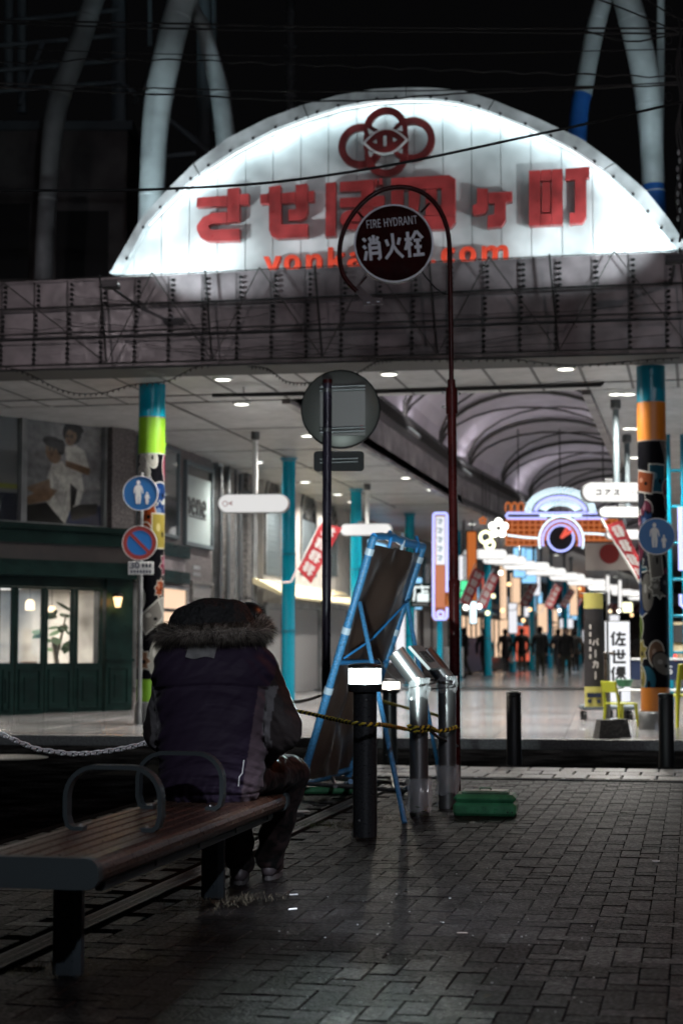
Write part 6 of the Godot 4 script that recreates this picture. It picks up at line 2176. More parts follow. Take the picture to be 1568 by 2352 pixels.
	for i in 12:
		var a := lerpf(f0.x, f1.x, i / 12.0); var b := lerpf(f0.x, f1.x, (i + 1) / 12.0)
		var za := 0.02 * sin(i * 1.3); var zb := 0.02 * sin((i + 1) * 1.3)
		fm.face([FT * Vector3(a, f0.y, za), FT * Vector3(b, f0.y, zb), FT * Vector3(b, f1.y, zb), FT * Vector3(a, f1.y, za)], FT.basis.z)
	put(fm, "cloth", M.flag_cloth, fl)
	var fd := MB.new(); fd.ring(FT, on(FT, 1398, 1272), 0.0, 0.215, 0, TAU, 0.03, 0.036, 28)
	put(fd, "disc", M.flag_disc, fl)
	var fp := MB.new(); fp.tube([FT * Vector3(f0.x, f1.y + 0.015, 0), FT * Vector3(f1.x, f1.y + 0.015, 0)], 0.015, 6)
	for uu in [f0.x + 0.05, f1.x - 0.05]: fp.tube([FT * Vector3(uu, f1.y, 0), FT * Vector3(uu, 4.6 - FT.origin.y, 0)], 0.005, 4)
	put(fp, "rail", M.dark_metal, fl)
	# black banner with yellow ends
	var BT := camframe(P(1363, 1500, 22.6), -0.1)
	var bn := thing("black_banner", "black standing banner with yellow top and yellow bus print below", "banner stand", BT)
	for e in [[1362, 1398, M.banner_yellow, "top_panel"], [1398, 1577, M.banner_black, "cloth"], [1577, 1623, M.banner_yellow, "foot_panel"]]:
		var a := on(BT, 1340, e[1]); var b := on(BT, 1386, e[0])
		var q := MB.new()
		for i in 8:
			var ta := lerpf(-0.9, 0.9, i / 8.0); var tb := lerpf(-0.9, 0.9, (i + 1) / 8.0)
			var ua := 0.165 * sin(ta) ; var ub := 0.165 * sin(tb)
			var zA := 0.165 * cos(ta) - 0.1; var zB := 0.165 * cos(tb) - 0.1
			q.tri(BT * Vector3(ua, a.y, zA), BT * Vector3(ub, a.y, zB), BT * Vector3(ub, b.y, zB), BT.basis * Vector3(sin(ta), 0, cos(ta)), BT.basis * Vector3(sin(tb), 0, cos(tb)), BT.basis * Vector3(sin(tb), 0, cos(tb)))
			q.tri(BT * Vector3(ua, a.y, zA), BT * Vector3(ub, b.y, zB), BT * Vector3(ua, b.y, zA), BT.basis * Vector3(sin(ta), 0, cos(ta)), BT.basis * Vector3(sin(tb), 0, cos(tb)), BT.basis * Vector3(sin(ta), 0, cos(ta)))
		put(q, e[3], e[2], bn)
	kk = 0
	for g in ["ha", "bar", "ka", "bar"]:
		var wr := MB.new()
		var c := on(BT, 1366, 1476 + kk * 25); glyph(wr, BT, g, c, Vector2(0.042, 0.05), 0.018, 0.06, 0.075); kk += 1
		put(wr, "character", M.flag_white, bn)
	for k in 5:
		var wr := MB.new()
		var c := on(BT, 1354, 1440 + k * 17); wr.box(BT * Vector3(c.x, c.y, 0.06), Vector3(0.025, 0.06, 0.01), BT.basis)
		put(wr, "small_lettering", M.flag_white, bn)
	var bus := MB.new(); var cb := on(BT, 1363, 1600)
	bus.box(BT * Vector3(cb.x, cb.y + 0.02, 0.066), Vector3(0.19, 0.06, 0.01), BT.basis); bus.box(BT * Vector3(cb.x - 0.06, cb.y - 0.06, 0.066), Vector3(0.05, 0.05, 0.012), BT.basis); bus.box(BT * Vector3(cb.x + 0.06, cb.y - 0.06, 0.066), Vector3(0.05, 0.05, 0.012), BT.basis)
	put(bus, "bus_print", M.navy, bn)
	var fr := MB.new(); fr.tube([Vector3(BT.origin.x, 0.08, BT.origin.z) + BT.basis.x * 0.18, BT * Vector3(0.18, on(BT, 1386, 1360).y, 0)], 0.014, 6)
	fr.tube([BT * Vector3(-0.17, on(BT, 1386, 1363).y, 0), BT * Vector3(0.18, on(BT, 1386, 1363).y, 0)], 0.01, 6)
	fr.box(Vector3(BT.origin.x, 0.12, BT.origin.z) + BT.basis.x * 0.18, Vector3(0.3, 0.06, 0.3), BT.basis)
	put(fr, "stand", M.dull_steel, bn)
	# white lit sign
	var LT := camframe(P(1417, 1520, 24.5), 0.1)
	var ls := thing("lit_sign_board", "tall white lit signboard with three black characters behind the yellow chair", "sign", LT)
	var l0 := on(LT, 1390, 1612); var l1 := on(LT, 1444, 1428)
	var lm := MB.new(); lm.rbox(LT * Vector3((l0.x + l1.x) * 0.5, (l0.y + l1.y) * 0.5, -0.05), Vector3(l1.x - l0.x + 0.03, l1.y - l0.y + 0.03, 0.1), 0.015, LT.basis)
	put(lm, "lamp_case", M.dark_metal, ls)
	var lf := MB.new(); rprism(lf, LT, Rect2(l0, l1 - l0), 0.0, 0.008)
	put(lf, "lit_face", M.sign_panel_cold, ls)
	for g in [["za", 1467, true], ["se", 1508, false], ["bo", 1548, true]]:
		var q := MB.new()
		var c := on(LT, 1419, g[1])
		var sz := Vector2(0.105, 0.1)
		if g[2]: glyph(q, LT, "left_man", c, sz, 0.034, 0.008, 0.013, false)
		glyph(q, LT, g[0], c, sz, 0.034, 0.008, 0.0115, false)
		put(q, "character", M.black, ls)
	var lg := MB.new()
	for sx in [-0.14, 0.14]: lg.box(Vector3(LT.origin.x, 0.13, LT.origin.z) + LT.basis.x * sx, Vector3(0.05, 0.12, 0.3), LT.basis)
	lg.box(LT * Vector3(0, l0.y - 0.05, -0.05), Vector3(0.34, 0.08, 0.2), LT.basis)
	put(lg, "foot", M.dark_metal, ls)
	area(ls, "lamp_light", Transform3D(Basis.looking_at(LT.basis.z, Vector3.UP), LT * Vector3(0, -0.1, 0.05)), 0.3, 1.0, Color(0.95, 0.97, 1.0), 0.35)
	street_furniture()
	far_shops()
	walkers()

func street_furniture() -> void:
	# yellow chair
	var s := P(1424, 1622, 22.0)
	var CT := camframe(Vector3(s.x, 0.08, s.z), -1.05) * Transform3D(Basis.from_scale(Vector3.ONE * 0.72), Vector3.ZERO)
	var c := thing("yellow_chair", "bright yellow plastic chair beside the black banner and white signboard", "chair", CT)
	var st := MB.new(); st.rbox(CT * Vector3(0, 0.4, 0), Vector3(0.42, 0.03, 0.42), 0.012, CT.basis)
	put(st, "seat", M.chair_yellow, c)
	for l in [[-0.19, 0.19], [0.19, 0.19], [-0.19, -0.19], [0.19, -0.19]]:
		var q := MB.new(); q.tube([CT * Vector3(l[0] * 1.12, 0, l[1] * 1.12), CT * Vector3(l[0], 0.4, l[1])], [0.016, 0.022], 6)
		put(q, "leg", M.chair_yellow, c)
	for l in [-0.19, 0.19]:
		var q := MB.new(); q.tube([CT * Vector3(l, 0.4, 0.19), CT * Vector3(l * 0.98, 0.8, 0.27)], [0.022, 0.018], 6)
		put(q, "back_post", M.chair_yellow, c)
	var bk := MB.new(); bk.rbox(CT * Vector3(0, 0.7, 0.255), Vector3(0.42, 0.2, 0.025), 0.01, CT.basis * Basis(Vector3.RIGHT, 0.15))
	put(bk, "backrest", M.chair_yellow, c)
	# second yellow seat at the right edge
	var s2 := P(1575, 1640, 21.8)
	copy(c, camframe(Vector3(s2.x, 0.08, s2.z), 0.2), "yellow plastic chair cut by the right edge behind the column")
	# concrete blocks at the banner foot
	for b in [[1391, 1695, 0.24, "pale tapered concrete block at the foot of the black banner"], [1424, 1692, 0.19, "darker tapered concrete block right of the banner foot"]]:
		var g := G(b[0], b[1], 0.08)
		var T := camframe(g, 0.15)
		var q := MB.new()
		var w: float = b[2] * 0.5
		var h := 0.2
		var lo := [Vector3(-w, 0, w), Vector3(w, 0, w), Vector3(w, 0, -w), Vector3(-w, 0, -w)]
		var hi := []
		for p in lo: hi.append(p * 0.72 + Vector3(0, h, 0))
		for i in 4:
			var j := (i + 1) % 4
			q.face([T * lo[i], T * lo[j], T * hi[j], T * hi[i]], (T.basis * (lo[i] + lo[j])).normalized())
		q.face([T * hi[0], T * hi[1], T * hi[2], T * hi[3]], Vector3.UP)
		one(q, "concrete_block", M.concrete, g, b[3], "block", "blocks at the banner foot")
	# wooden stand, cart and benches by the chair
	var w := P(1400, 1600, 22.9)
	var WT := camframe(Vector3(w.x, 0.08, w.z))
	var wb := thing("wooden_menu_stand", "brown wooden stand with a green basket behind the yellow chair", "stand", WT)
	var q1 := MB.new(); q1.rbox(WT * Vector3(-0.04, 0.46, 0), Vector3(0.08, 0.92, 0.08), 0.01, WT.basis)
	put(q1, "post", M.inside_wood, wb)
	var q2 := MB.new(); q2.rbox(WT * Vector3(-0.04, 0.93, 0), Vector3(0.17, 0.04, 0.2), 0.01, WT.basis)
	put(q2, "top", M.inside_wood, wb)
	var q3 := MB.new(); q3.lathe(WT * Vector3(0.19, 0.48, 0), [Vector2(0.08, 0), Vector2(0.13, 0.1), Vector2(0.11, 0.1), Vector2(0.0, 0.06)], 14)
	q3.tube([WT * Vector3(-0.0, 0.44, 0), WT * Vector3(0.19, 0.47, 0)], 0.012, 5)
	put(q3, "basket", M.box_green, wb)
	var ca := P(1385, 1640, 24.0)
	var KT := camframe(Vector3(ca.x, 0.08, ca.z))
	var cart := thing("low_cart", "low dark wheeled platform under the black banner", "cart", KT)
	var k1 := MB.new(); k1.rbox(KT * Vector3(0.05, 0.17, 0), Vector3(0.75, 0.07, 0.4), 0.02, KT.basis)
	put(k1, "platform", M.dark_steel, cart)
	for x in [-0.28, 0.36]:
		for z in [-0.15, 0.15]:
			var k2 := MB.new(); k2.cyl(KT * Vector3(x - 0.02, 0.06, z), KT * Vector3(x + 0.02, 0.06, z), 0.06, 12)
			put(k2, "wheel", M.black, cart)
	for b in [[1462, "white slatted bench with a blue board left of the painted right column"], [1560, "white slatted bench with lettered board at the right edge"]]:
		var p := P(b[0], 1610, 24.4)
		var BT := camframe(Vector3(p.x, 0.08, p.z))
		var t := thing("white_bench", b[1], "bench", BT, "white benches by the right column")
		for k in 3:
			var q := MB.new(); q.rbox(BT * Vector3(0, 0.4, -0.12 + k * 0.12), Vector3(0.6, 0.025, 0.1), 0.006, BT.basis)
			put(q, "slat", M.white_paint, t)
		for x in [-0.26, 0.26]:
			var q := MB.new(); q.bar(BT * Vector3(x, 0, 0.1), BT * Vector3(x, 0.39, 0.1), 0.03, 0.03, BT.basis.z); q.bar(BT * Vector3(x, 0, -0.12), BT * Vector3(x, 0.86, -0.2), 0.03, 0.03, BT.basis.z)
			put(q, "leg", M.dark_metal, t)
		var q := MB.new(); q.rbox(BT * Vector3(0, 0.68, -0.2), Vector3(0.58, 0.28, 0.02), 0.006, BT.basis)
		put(q, "back_board", M.navy, t)
		var qq := MB.new(); qq.rbox(BT * Vector3(0, 0.84, -0.19), Vector3(0.6, 0.035, 0.035), 0.006, BT.basis)
		put(qq, "top_rail", M.white_paint, t)
		if b[0] > 1500: words("SS", 0.16, 0.005, true, M.white_paint, t, BT * Transform3D(Basis(), Vector3(-0.14, 0.68, -0.186)), "lettering")
	# folded signs and racks along the shops on the left
	for e in [[1040, 56.0, 0.7, 1.0, "window_white"], [1098, 69.0, 0.5, 1.7, "stickers"], [1118, 72.0, 0.6, 1.2, "teal"], [1143, 77.0, 0.4, 1.5, "white_paint"]]:
		var g := P(e[0], 1520, e[1]); g.y = 0.08
		var T := camframe(g, 0.3)
		var t := thing("shop_stand", ["pale lit stand before a far shop beside the red pole", "tall white printed stand before the far shops", "teal printed display rack among the far shops", "narrow white standing board before the far shops"][[1040, 1098, 1118, 1143].find(e[0])], "stand", T, "stands before the far shops")
		var q := MB.new(); q.rbox(T * Vector3(0, e[3] * 0.5, 0), Vector3(e[2], e[3], 0.12), 0.02, T.basis)
		put(q, "board", M.white_paint if e[4] != "teal" else M.teal, t)
		for k in 5:
			var z := MB.new(); z.box(T * Vector3(rng.randf_range(-0.1, 0.1), e[3] * (0.15 + 0.17 * k), 0.065), Vector3(e[2] * rng.randf_range(0.3, 0.7), e[3] * 0.09, 0.01), T.basis)
			put(z, "print", [M.navy, M.flag_red, M.teal, M.black, M.cream][k], t)
		var f := MB.new(); f.box(T * Vector3(0, 0.03, 0), Vector3(e[2] * 1.1, 0.05, 0.4), T.basis)
		put(f, "foot", M.dark_metal, t)

func far_shops() -> void:
	# shopfronts along the left, and a few on the right; each a building of its own
	var wallm := [M.stucco, M.stone_grey, M.dark_wall, M.stone_pink, M.grey_paint]
	var litm := [M.window_white, M.window_warm, M.window_blue, M.sign_panel_far, M.window_warm]
	var s := 45.5
	for i in 15:
		var len_ := 6.0 + rng.randf() * 3.0
		var p0 := B(-8.95, s, 0); var p1 := B(-8.95, s + len_, 0)
		var T := frame(p0, p1)
		var t := thing("shop_building", "shopfront number %s in the blurred row on the left of the arcade" % (["one", "two", "three", "four", "five", "six", "seven", "eight", "nine", "ten", "eleven", "twelve", "thirteen", "fourteen", "fifteen"][i]), "shop", at(T * Vector3(len_ * 0.5, 0, 0)), "shopfronts along the left of the arcade")
		var L := p0.distance_to(p1)
		var w := MB.new(); rprism(w, T, Rect2(0, 0, L - 0.03, H), -0.4, 0.0)
		put(w, "wall", wallm[i % 5], t)
		var op := MB.new(); rprism(op, T, Rect2(0.4, 0.15, L - 1.0, 2.1), 0.0, 0.02)
		put(op, "lit_opening", litm[(i * 3) % 5] if i % 4 != 1 else M.shutter, t)
		for k in 4:
			var m := MB.new(); rprism(m, T, Rect2(0.4 + k * (L - 1.0) / 4.0, 0.15, 0.09, 2.1), 0.02, 0.08)
			put(m, "mullion", M.dark_metal, t)
		var gd := MB.new(); rprism(gd, T, Rect2(0.5, 0.15, L - 1.2, 0.5 + 0.4 * (i % 3)), 0.05, 0.2)
		put(gd, "counter", [M.brown_paint, M.dark_wall, M.navy][i % 3], t)
		var aw := MB.new()
		aw.prism(Transform3D(Basis(-T.basis.z, Vector3.UP, T.basis.x), T * Vector3(0.3, 2.35, 0.0)), [Vector2(0, 0.35), Vector2(-0.7, 0.08), Vector2(-0.7, 0.0), Vector2(0, 0.22)], 0, L - 0.7)
		put(aw, "awning", [M.flag_red, M.navy, M.cream, M.dark_steel, M.teal_deep][(i * 2) % 5], t)
		for k in 2:
			var wn := MB.new(); rprism(wn, T, Rect2(0.6 + k * L * 0.45, 2.95, L * 0.3, 1.1), 0.0, 0.03)
			put(wn, "window", M.dark_glass if (i + k) % 3 else M.window_blue, t)
		# projecting sign box
		if i % 2 == 0:
			var sp := T * Vector3(L * 0.6, 2.7 + 0.3 * (i % 3), 0.55)
			var ST := camframe(sp)
			var sg := thing("projecting_sign", "small lit upright sign jutting from %s" % ["the first far shop", "the third far shop", "the fifth far shop", "the seventh far shop", "the ninth far shop", "the eleventh far shop", "the thirteenth far shop", "the last far shop"][i / 2], "sign", ST, "small lit signs on the far shops")
			var q := MB.new(); q.rbox(sp, Vector3(0.36, 1.0, 0.12), 0.02, ST.basis)
			put(q, "lamp_case", M.dark_metal, sg)
			var f := MB.new(); f.box(sp + ST.basis.z * 0.065, Vector3(0.32, 0.95, 0.01), ST.basis)
			put(f, "lit_face", [M.window_blue, M.sign_red_lit, M.window_white, M.window_warm][(i / 2) % 4], sg)
			var ar := MB.new(); ar.tube([sp + ST.basis.x * -0.16, T * Vector3(L * 0.6, sp.y, 0.0)], 0.02, 5)
			put(ar, "arm", M.dark_metal, sg)
		s += len_
	# right side, mostly out of sight
	s = 22.5
	for i in 8:
		var len_ := 9.0
		var T := frame(A(1.9, s + len_, 0), A(1.9, s, 0))
		var t := thing("right_shop_building", "shopfront on the right side of the arcade, %s from the gate" % ordinal(i), "shop", at(T * Vector3(4.5, 0, 0)), "shopfronts along the right of the arcade")
		var w := MB.new(); rprism(w, T, Rect2(0, 0, 8.97, H), -0.4, 0.0)
		put(w, "wall", wallm[(i + 2) % 5], t)
		for k in 3:
			var op := MB.new(); rprism(op, T, Rect2(0.5 + k * 2.8, 0.2, 2.3, 2.1), 0.0, 0.02)
			put(op, "lit_opening", litm[(i + k) % 5] if k != 1 else M.shutter, t)
		var aw := MB.new(); rprism(aw, T, Rect2(0.3, 2.45, 8.3, 0.5), 0.0, 0.12)
		put(aw, "fascia", [M.navy, M.flag_red, M.dark_steel][i % 3], t)
		s += len_
	var eb := MB.new(); eb.box(A(-4, 152, 4), Vector3(40, 14, 2))
	one(eb, "end_building", M.stone_grey, A(-4, 152, 0), "pale building closing the far end of the arcade", "building")
	var gi := 0
	# round lamps seen as soft discs
	for e in [[1119, 1408, 52, "neon_yellow"], [1110, 1367, 54, "neon_yellow"], [1149, 1316, 58, "downlight"], [1153, 1402, 58, "lantern_warm"], [1182, 1324, 62, "pendant_warm"], [1216, 1400, 66, "lantern_warm"], [1201, 1425, 64, "lantern_warm"], [1132, 1369, 56, "neon_yellow"], [1100, 1393, 50, "downlight"], [1168, 1342, 60, "lantern_warm"], [1400, 1404, 70, "pendant_warm"], [1420, 1404, 74, "downlight"], [1450, 1413, 80, "lantern_warm"], [1069, 1395, 47, "downlight"], [1284, 1402, 90, "downlight"], [1330, 1352, 84, "lantern_warm"]]:
		var p := P(e[0], e[1], e[2])
		gi += 1
		var t := thing("globe_lamp", "small glowing globe lamp among the far shop fronts, at %s height, %s of its kind" % ["low" if e[1] > 1395 else "middle" if e[1] > 1350 else "upper", ordinal(gi - 1)], "lamp", at(p), "globe lamps among the far shops")
		var q := MB.new(); q.ball(p, Vector3.ONE * 0.075, 10)
		put(q, "lamp_globe", M[e[3]], t)
		var c := MB.new(); c.tube([p + Vector3(0, 0.07, 0), Vector3(p.x, H, p.z)], 0.008, 4)
		put(c, "cord", M.black, t)
	# glowing flower and ring lamps high on the left
	for e in [[1108, 1196, 34.0, 0.055, "neon_orange"], [1144, 1213, 35.0, 0.13, "downlight"], [1115, 1234, 36.0, 0.12, "neon_yellow"], [1124, 1251, 36.2, 0.09, "neon_yellow"]]:
		var p := P(e[0], e[1], e[2])
		var T := camframe(p)
		var t := thing("light_ornament", "glowing %s light ornament hung left of the neon arch" % ["small orange", "large white flower", "upper yellow ring", "lower yellow ring"][[1108, 1144, 1115, 1124].find(e[0])], "light ornament", T, "light ornaments by the neon arch")
		var q := MB.new()
		if e[0] == 1144 or e[0] == 1108:
			for k in 5:
				var a := TAU * k / 5.0 + 0.3
				q.ball(T * Vector3(cos(a) * e[3], sin(a) * e[3], 0), Vector3.ONE * e[3] * 0.62, 10)
		else:
			var pts := []
			for k in 19: pts.append(T * Vector3(cos(TAU * k / 18.0) * e[3], sin(TAU * k / 18.0) * e[3], 0))
			q.tube(pts, 0.035, 8)
		put(q, "lamp_tube", M[e[4]], t)
		var c := MB.new(); c.tube([p + Vector3(0, e[3], 0), Vector3(p.x, H, p.z)], 0.008, 4)
		put(c, "cord", M.black, t)
	# orange lit shop opening, glowing red panel
	for e in [[1196, 1478, 74.0, 1.1, 1.5, "sign_red_lit", "tall orange-red lit hanging cloth at a far shop"], [1155, 1452, 76.0, 0.4, 1.3, "window_warm", "narrow warm lit upright sign before the far shops"], [1266 - 52, 1300, 60.0, 0.5, 1.2, "window_blue", "bright blue lit window sign high beyond the neon clock"], [1192, 1292, 58.0, 0.4, 1.0, "window_blue", "pale blue lit window sign left of the neon clock"]]:
		var p := P(e[0], e[1], e[2])
		var T := camframe(p)
		var t := thing("lit_panel_sign", e[6], "sign", T)
		var q := MB.new(); q.rbox(p, Vector3(e[3], e[4], 0.08), 0.02, T.basis)
		put(q, "lit_face", M[e[5]], t)
		var c := MB.new(); c.rbox(p - T.basis.z * 0.06, Vector3(e[3] + 0.06, e[4] + 0.06, 0.06), 0.02, T.basis)
		c.tube([T * Vector3(0, e[4] * 0.5, -0.06), Vector3(p.x, H, p.z) - T.basis.z * 0.06], 0.015, 5)
		put(c, "lamp_case", M.dark_metal, t)
	# upright lit strips on the far fronts
	var strips := [[1083, 1300, 47.0, 0.25, 1.9, "neon_orange"], [1062, 1330, 47.5, 0.2, 1.3, "window_white"], [1155, 1350, 60.0, 0.22, 2.2, "window_warm"], [1183, 1365, 64.0, 0.35, 1.6, "window_warm"], [1177, 1420, 63.0, 0.3, 1.1, "window_white"], [1228, 1330, 68.0, 0.4, 1.3, "window_white"], [1245, 1420, 72.0, 0.4, 1.2, "window_warm"], [1316, 1375, 82.0, 0.35, 1.6, "window_warm"], [1335, 1345, 84.0, 0.3, 1.2, "neon_orange"], [1395, 1355, 70.0, 0.12, 1.2, "sign_panel_far"], [1423, 1365, 72.0, 0.12, 1.2, "sign_panel_far"], [1086, 1395, 47.6, 0.18, 0.9, "neon_white"], [1410, 1430, 90.0, 0.5, 0.8, "window_white"], [1065, 1368, 46.8, 0.2, 0.25, "signal_green"], [1066, 1345, 46.8, 0.2, 0.25, "signal_green"], [1440, 1395, 88.0, 0.5, 0.5, "neon_yellow"], [1300, 1432, 92.0, 0.7, 0.5, "window_white"]]
	for i in strips.size():
		var e: Array = strips[i]
		var p := P(e[0], e[1], e[2])
		var T := camframe(p)
		var t := thing("lit_strip_sign", "%s lit strip sign on the far shop fronts, %s of them" % [{"neon_orange": "orange", "window_white": "white", "window_warm": "warm pink", "sign_panel_far": "thin white", "neon_white": "cold white", "signal_green": "small green", "neon_yellow": "yellow"}[e[5]], ordinal(i)], "sign", T, "lit strip signs on the far fronts")
		var q := MB.new(); q.rbox(p, Vector3(e[3], e[4], 0.06), 0.02, T.basis)
		put(q, "lit_face", M[e[5]], t)
		var c := MB.new(); c.rbox(p - T.basis.z * 0.05, Vector3(e[3] + 0.06, e[4] + 0.06, 0.05), 0.02, T.basis); c.tube([T * Vector3(0, e[4] * 0.5, -0.05), Vector3(p.x, H, p.z) - T.basis.z * 0.05], 0.012, 5)
		put(c, "lamp_case", M.dark_metal, t)
	# parked van at the far right
	var vt := camframe(G(1580, 1600))
	var van := thing("parked_van", "pale parked car with a red tail light at the right edge", "car", vt)
	var b1 := MB.new(); b1.rbox(vt * Vector3(0.35, 0.75, -1.5), Vector3(1.6, 0.75, 3.6), 0.2, vt.basis); b1.rbox(vt * Vector3(0.35, 1.35, -1.7), Vector3(1.45, 0.6, 2.6), 0.22, vt.basis)
	put(b1, "body", M.cream, van)
	for x in [-0.38, 1.08]:
		var l := MB.new(); l.rbox(vt * Vector3(x, 0.85, 0.3), Vector3(0.14, 0.22, 0.04), 0.015, vt.basis)
		put(l, "tail_light", M.tail_red, van)
		for z in [-0.5, -2.6]:
			var wh := MB.new(); wh.cyl(vt * Vector3(x - 0.08, 0.33, z), vt * Vector3(x + 0.08, 0.33, z), 0.32, 18)
			put(wh, "wheel", M.black, van)
	var rw := MB.new(); rw.rbox(vt * Vector3(0.35, 1.38, -0.38), Vector3(1.2, 0.4, 0.04), 0.015, vt.basis)
	put(rw, "rear_window", M.dark_glass, van)

# ---------- people in the distance ----------
func walker_mesh(kind: int) -> ArrayMesh:
	var st := 0.18 + 0.08 * (kind % 2)
	var bones := []
	var coat: Color = [Color(0.012, 0.012, 0.014), Color(0.018, 0.018, 0.02), Color(0.05, 0.042, 0.032)][kind]
	var trou: Color = [Color(0.03, 0.028, 0.02), Color(0.025, 0.025, 0.03), Color(0.012, 0.012, 0.014)][kind]
	bones.append([Vector3(0, 0.95, 0), Vector3(0, 1.32, 0.01), 0.135, 0.15])
	bones.append([Vector3(-0.12, 1.34, 0), Vector3(0.12, 1.34, 0), 0.1, 0.1])
	bones.append([Vector3(0, 0.78, 0), Vector3(0, 1.0, 0), 0.16, 0.14])
	bones.append([Vector3(0, 1.38, 0.0), Vector3(0, 1.5, -0.02), 0.055, 0.055])
	bones.append([Vector3(0, 1.56, -0.02), Vector3(0, 1.6, -0.01), 0.095, 0.1])
	for s in [-1.0, 1.0]:
		var sw: float = st * s
		bones.append([Vector3(s * 0.085, 0.82, 0), Vector3(s * 0.09, 0.46, -sw * 0.5), 0.085, 0.062])
		bones.append([Vector3(s * 0.09, 0.46, -sw * 0.5), Vector3(s * 0.09, 0.09, -sw * 0.5 + st * 0.5 - sw * 0.3), 0.06, 0.045])
		bones.append([Vector3(s * 0.09, 0.05, -sw * 0.5 + st * 0.5 - sw * 0.3 + 0.04), Vector3(s * 0.1, 0.035, -sw * 0.5 + st * 0.5 - sw * 0.3 - 0.16), 0.045, 0.035])
		bones.append([Vector3(s * 0.19, 1.34, 0), Vector3(s * 0.25, 1.08, sw * 0.3), 0.07, 0.058])
		bones.append([Vector3(s * 0.25, 1.08, sw * 0.3), Vector3(s * 0.22, 0.84, sw * 0.3 - 0.1), 0.056, 0.045])
		bones.append([Vector3(s * 0.22, 0.83, sw * 0.3 - 0.1), Vector3(s * 0.22, 0.74, sw * 0.3 - 0.12), 0.036, 0.03])
	if kind == 2: bones.append([Vector3(0, 1.05, 0.17), Vector3(0, 1.3, 0.17), 0.11, 0.1])
	var f := func(p): return field(p, bones, 0.03)
	var paint := func(p):
		if p.y > 1.47: return Color(0.008, 0.007, 0.007) if p.z > -0.06 or p.y > 1.63 else Color(0.3, 0.2, 0.15)
		if p.y < 0.08: return Color(0.3, 0.3, 0.3) if kind > 0 else Color(0.02, 0.02, 0.02)
		if p.y < 0.8 and absf(p.x) > 0.17: return Color(0.3, 0.2, 0.15)
		if p.y < 0.74: return trou
		if kind == 2 and p.z > 0.12 and p.y > 0.95: return Color(0.012, 0.012, 0.014)
		return coat
	var mb := MB.new()
	nets(Vector3(-0.4, -0.02, -0.4), Vector3(0.4, 1.76, 0.4), 0.024, f, paint, mb, Transform3D())
	return mesh_of(mb)

func walkers() -> void:
	var meshes := [walker_mesh(0), walker_mesh(1), walker_mesh(2)]
	var list := [[1066, 1552, 0, 1.2, 1.0, "person in dark clothes and olive trousers walking behind the red pole"], [1160, 1547, 1, 0.1, 1.0, "person in black carrying a pale bag, walking left of the middle"], [1198, 1547, 0, 0.0, 1.02, "person in a black jacket seen from behind before the orange-red light"],
		[1222, 1525, 0, 0.2, 0.95, "small dark person far behind the black jacketed walker"], [1251, 1529, 1, 0.0, 1.0, "tall person in black left of the walking pair"], [1277, 1530, 0, 0.1, 0.98, "person in black at the left of a pair"], [1293, 1530, 1, -0.2, 0.98, "person in black at the right of a pair"],
		[1321, 1546, 2, 0.0, 0.98, "person in a brown coat with a dark backpack beside the black banner"], [1334, 1519, 2, 0.4, 0.95, "small pale person far off just left of the black banner"], [1060, 1530, 1, 2.0, 0.95, "dim person standing far back at the left by the red pole"], [1462, 1530, 0, 0.6, 0.97, "dim person standing far back between sign and right column"], [1137, 1528, 1, 1.0, 0.95, "dim person standing among the stands before the far shops"], [1103, 1534, 0, 0.5, 1.0, "dark person by the tall white printed stand"], [1182, 1526, 1, -0.4, 1.0, "dim person in black well behind the pale bag carrier"], [1238, 1521, 2, 0.3, 0.98, "small person in a brown coat far off left of the tall one"], [1264, 1524, 0, 0.1, 1.0, "small dark person between the tall one and the pair"], [1306, 1523, 1, 2.6, 1.0, "small person facing this way right of the pair"], [1150, 1536, 2, 0.2, 0.97, "person in a brown coat just left of the pale bag carrier"], [1212, 1535, 1, 0.3, 0.96, "dark person close behind the black jacketed walker"], [1112, 1553, 1, 0.2, 0.98, "dark person walking away between the red pole and the bag carrier"], [1240, 1556, 0, -0.1, 1.0, "dark person walking away in the middle of the arcade floor"], [1282, 1553, 1, 0.15, 0.97, "dark person walking away ahead of the brown coated one"], [1300, 1559, 0, 2.9, 0.96, "dark person coming this way left of the black banner"]]
	for e in list:
		var g := G(e[0], e[1], 0.08)
		var T := camframe(g, e[3])
		T.basis = T.basis.scaled(Vector3.ONE * e[4])
		var o := MeshInstance3D.new()
		o.name = numbered("person", self)
		o.mesh = meshes[e[2]]
		o.material_override = M.cloth
		o.transform = T
		add_child(o, true)
		tag(o, e[5], "person", "people walking in the arcade")
	var g2 := G(1160, 1547, 0.08)
	var bg := MB.new(); bg.ball(g2 + RT * 0.24 + Vector3(0, 0.55, 0), Vector3(0.1, 0.16, 0.06), 10); bg.tube([g2 + RT * 0.2 + Vector3(0, 0.68, 0), g2 + RT * 0.23 + Vector3(0, 0.8, 0)], 0.012, 5)
	one(bg, "carrier_bag", M.white_paint, g2 + RT * 0.24 + Vector3(0, 0.4, 0), "pale carrier bag held by a walking person in black", "bag")

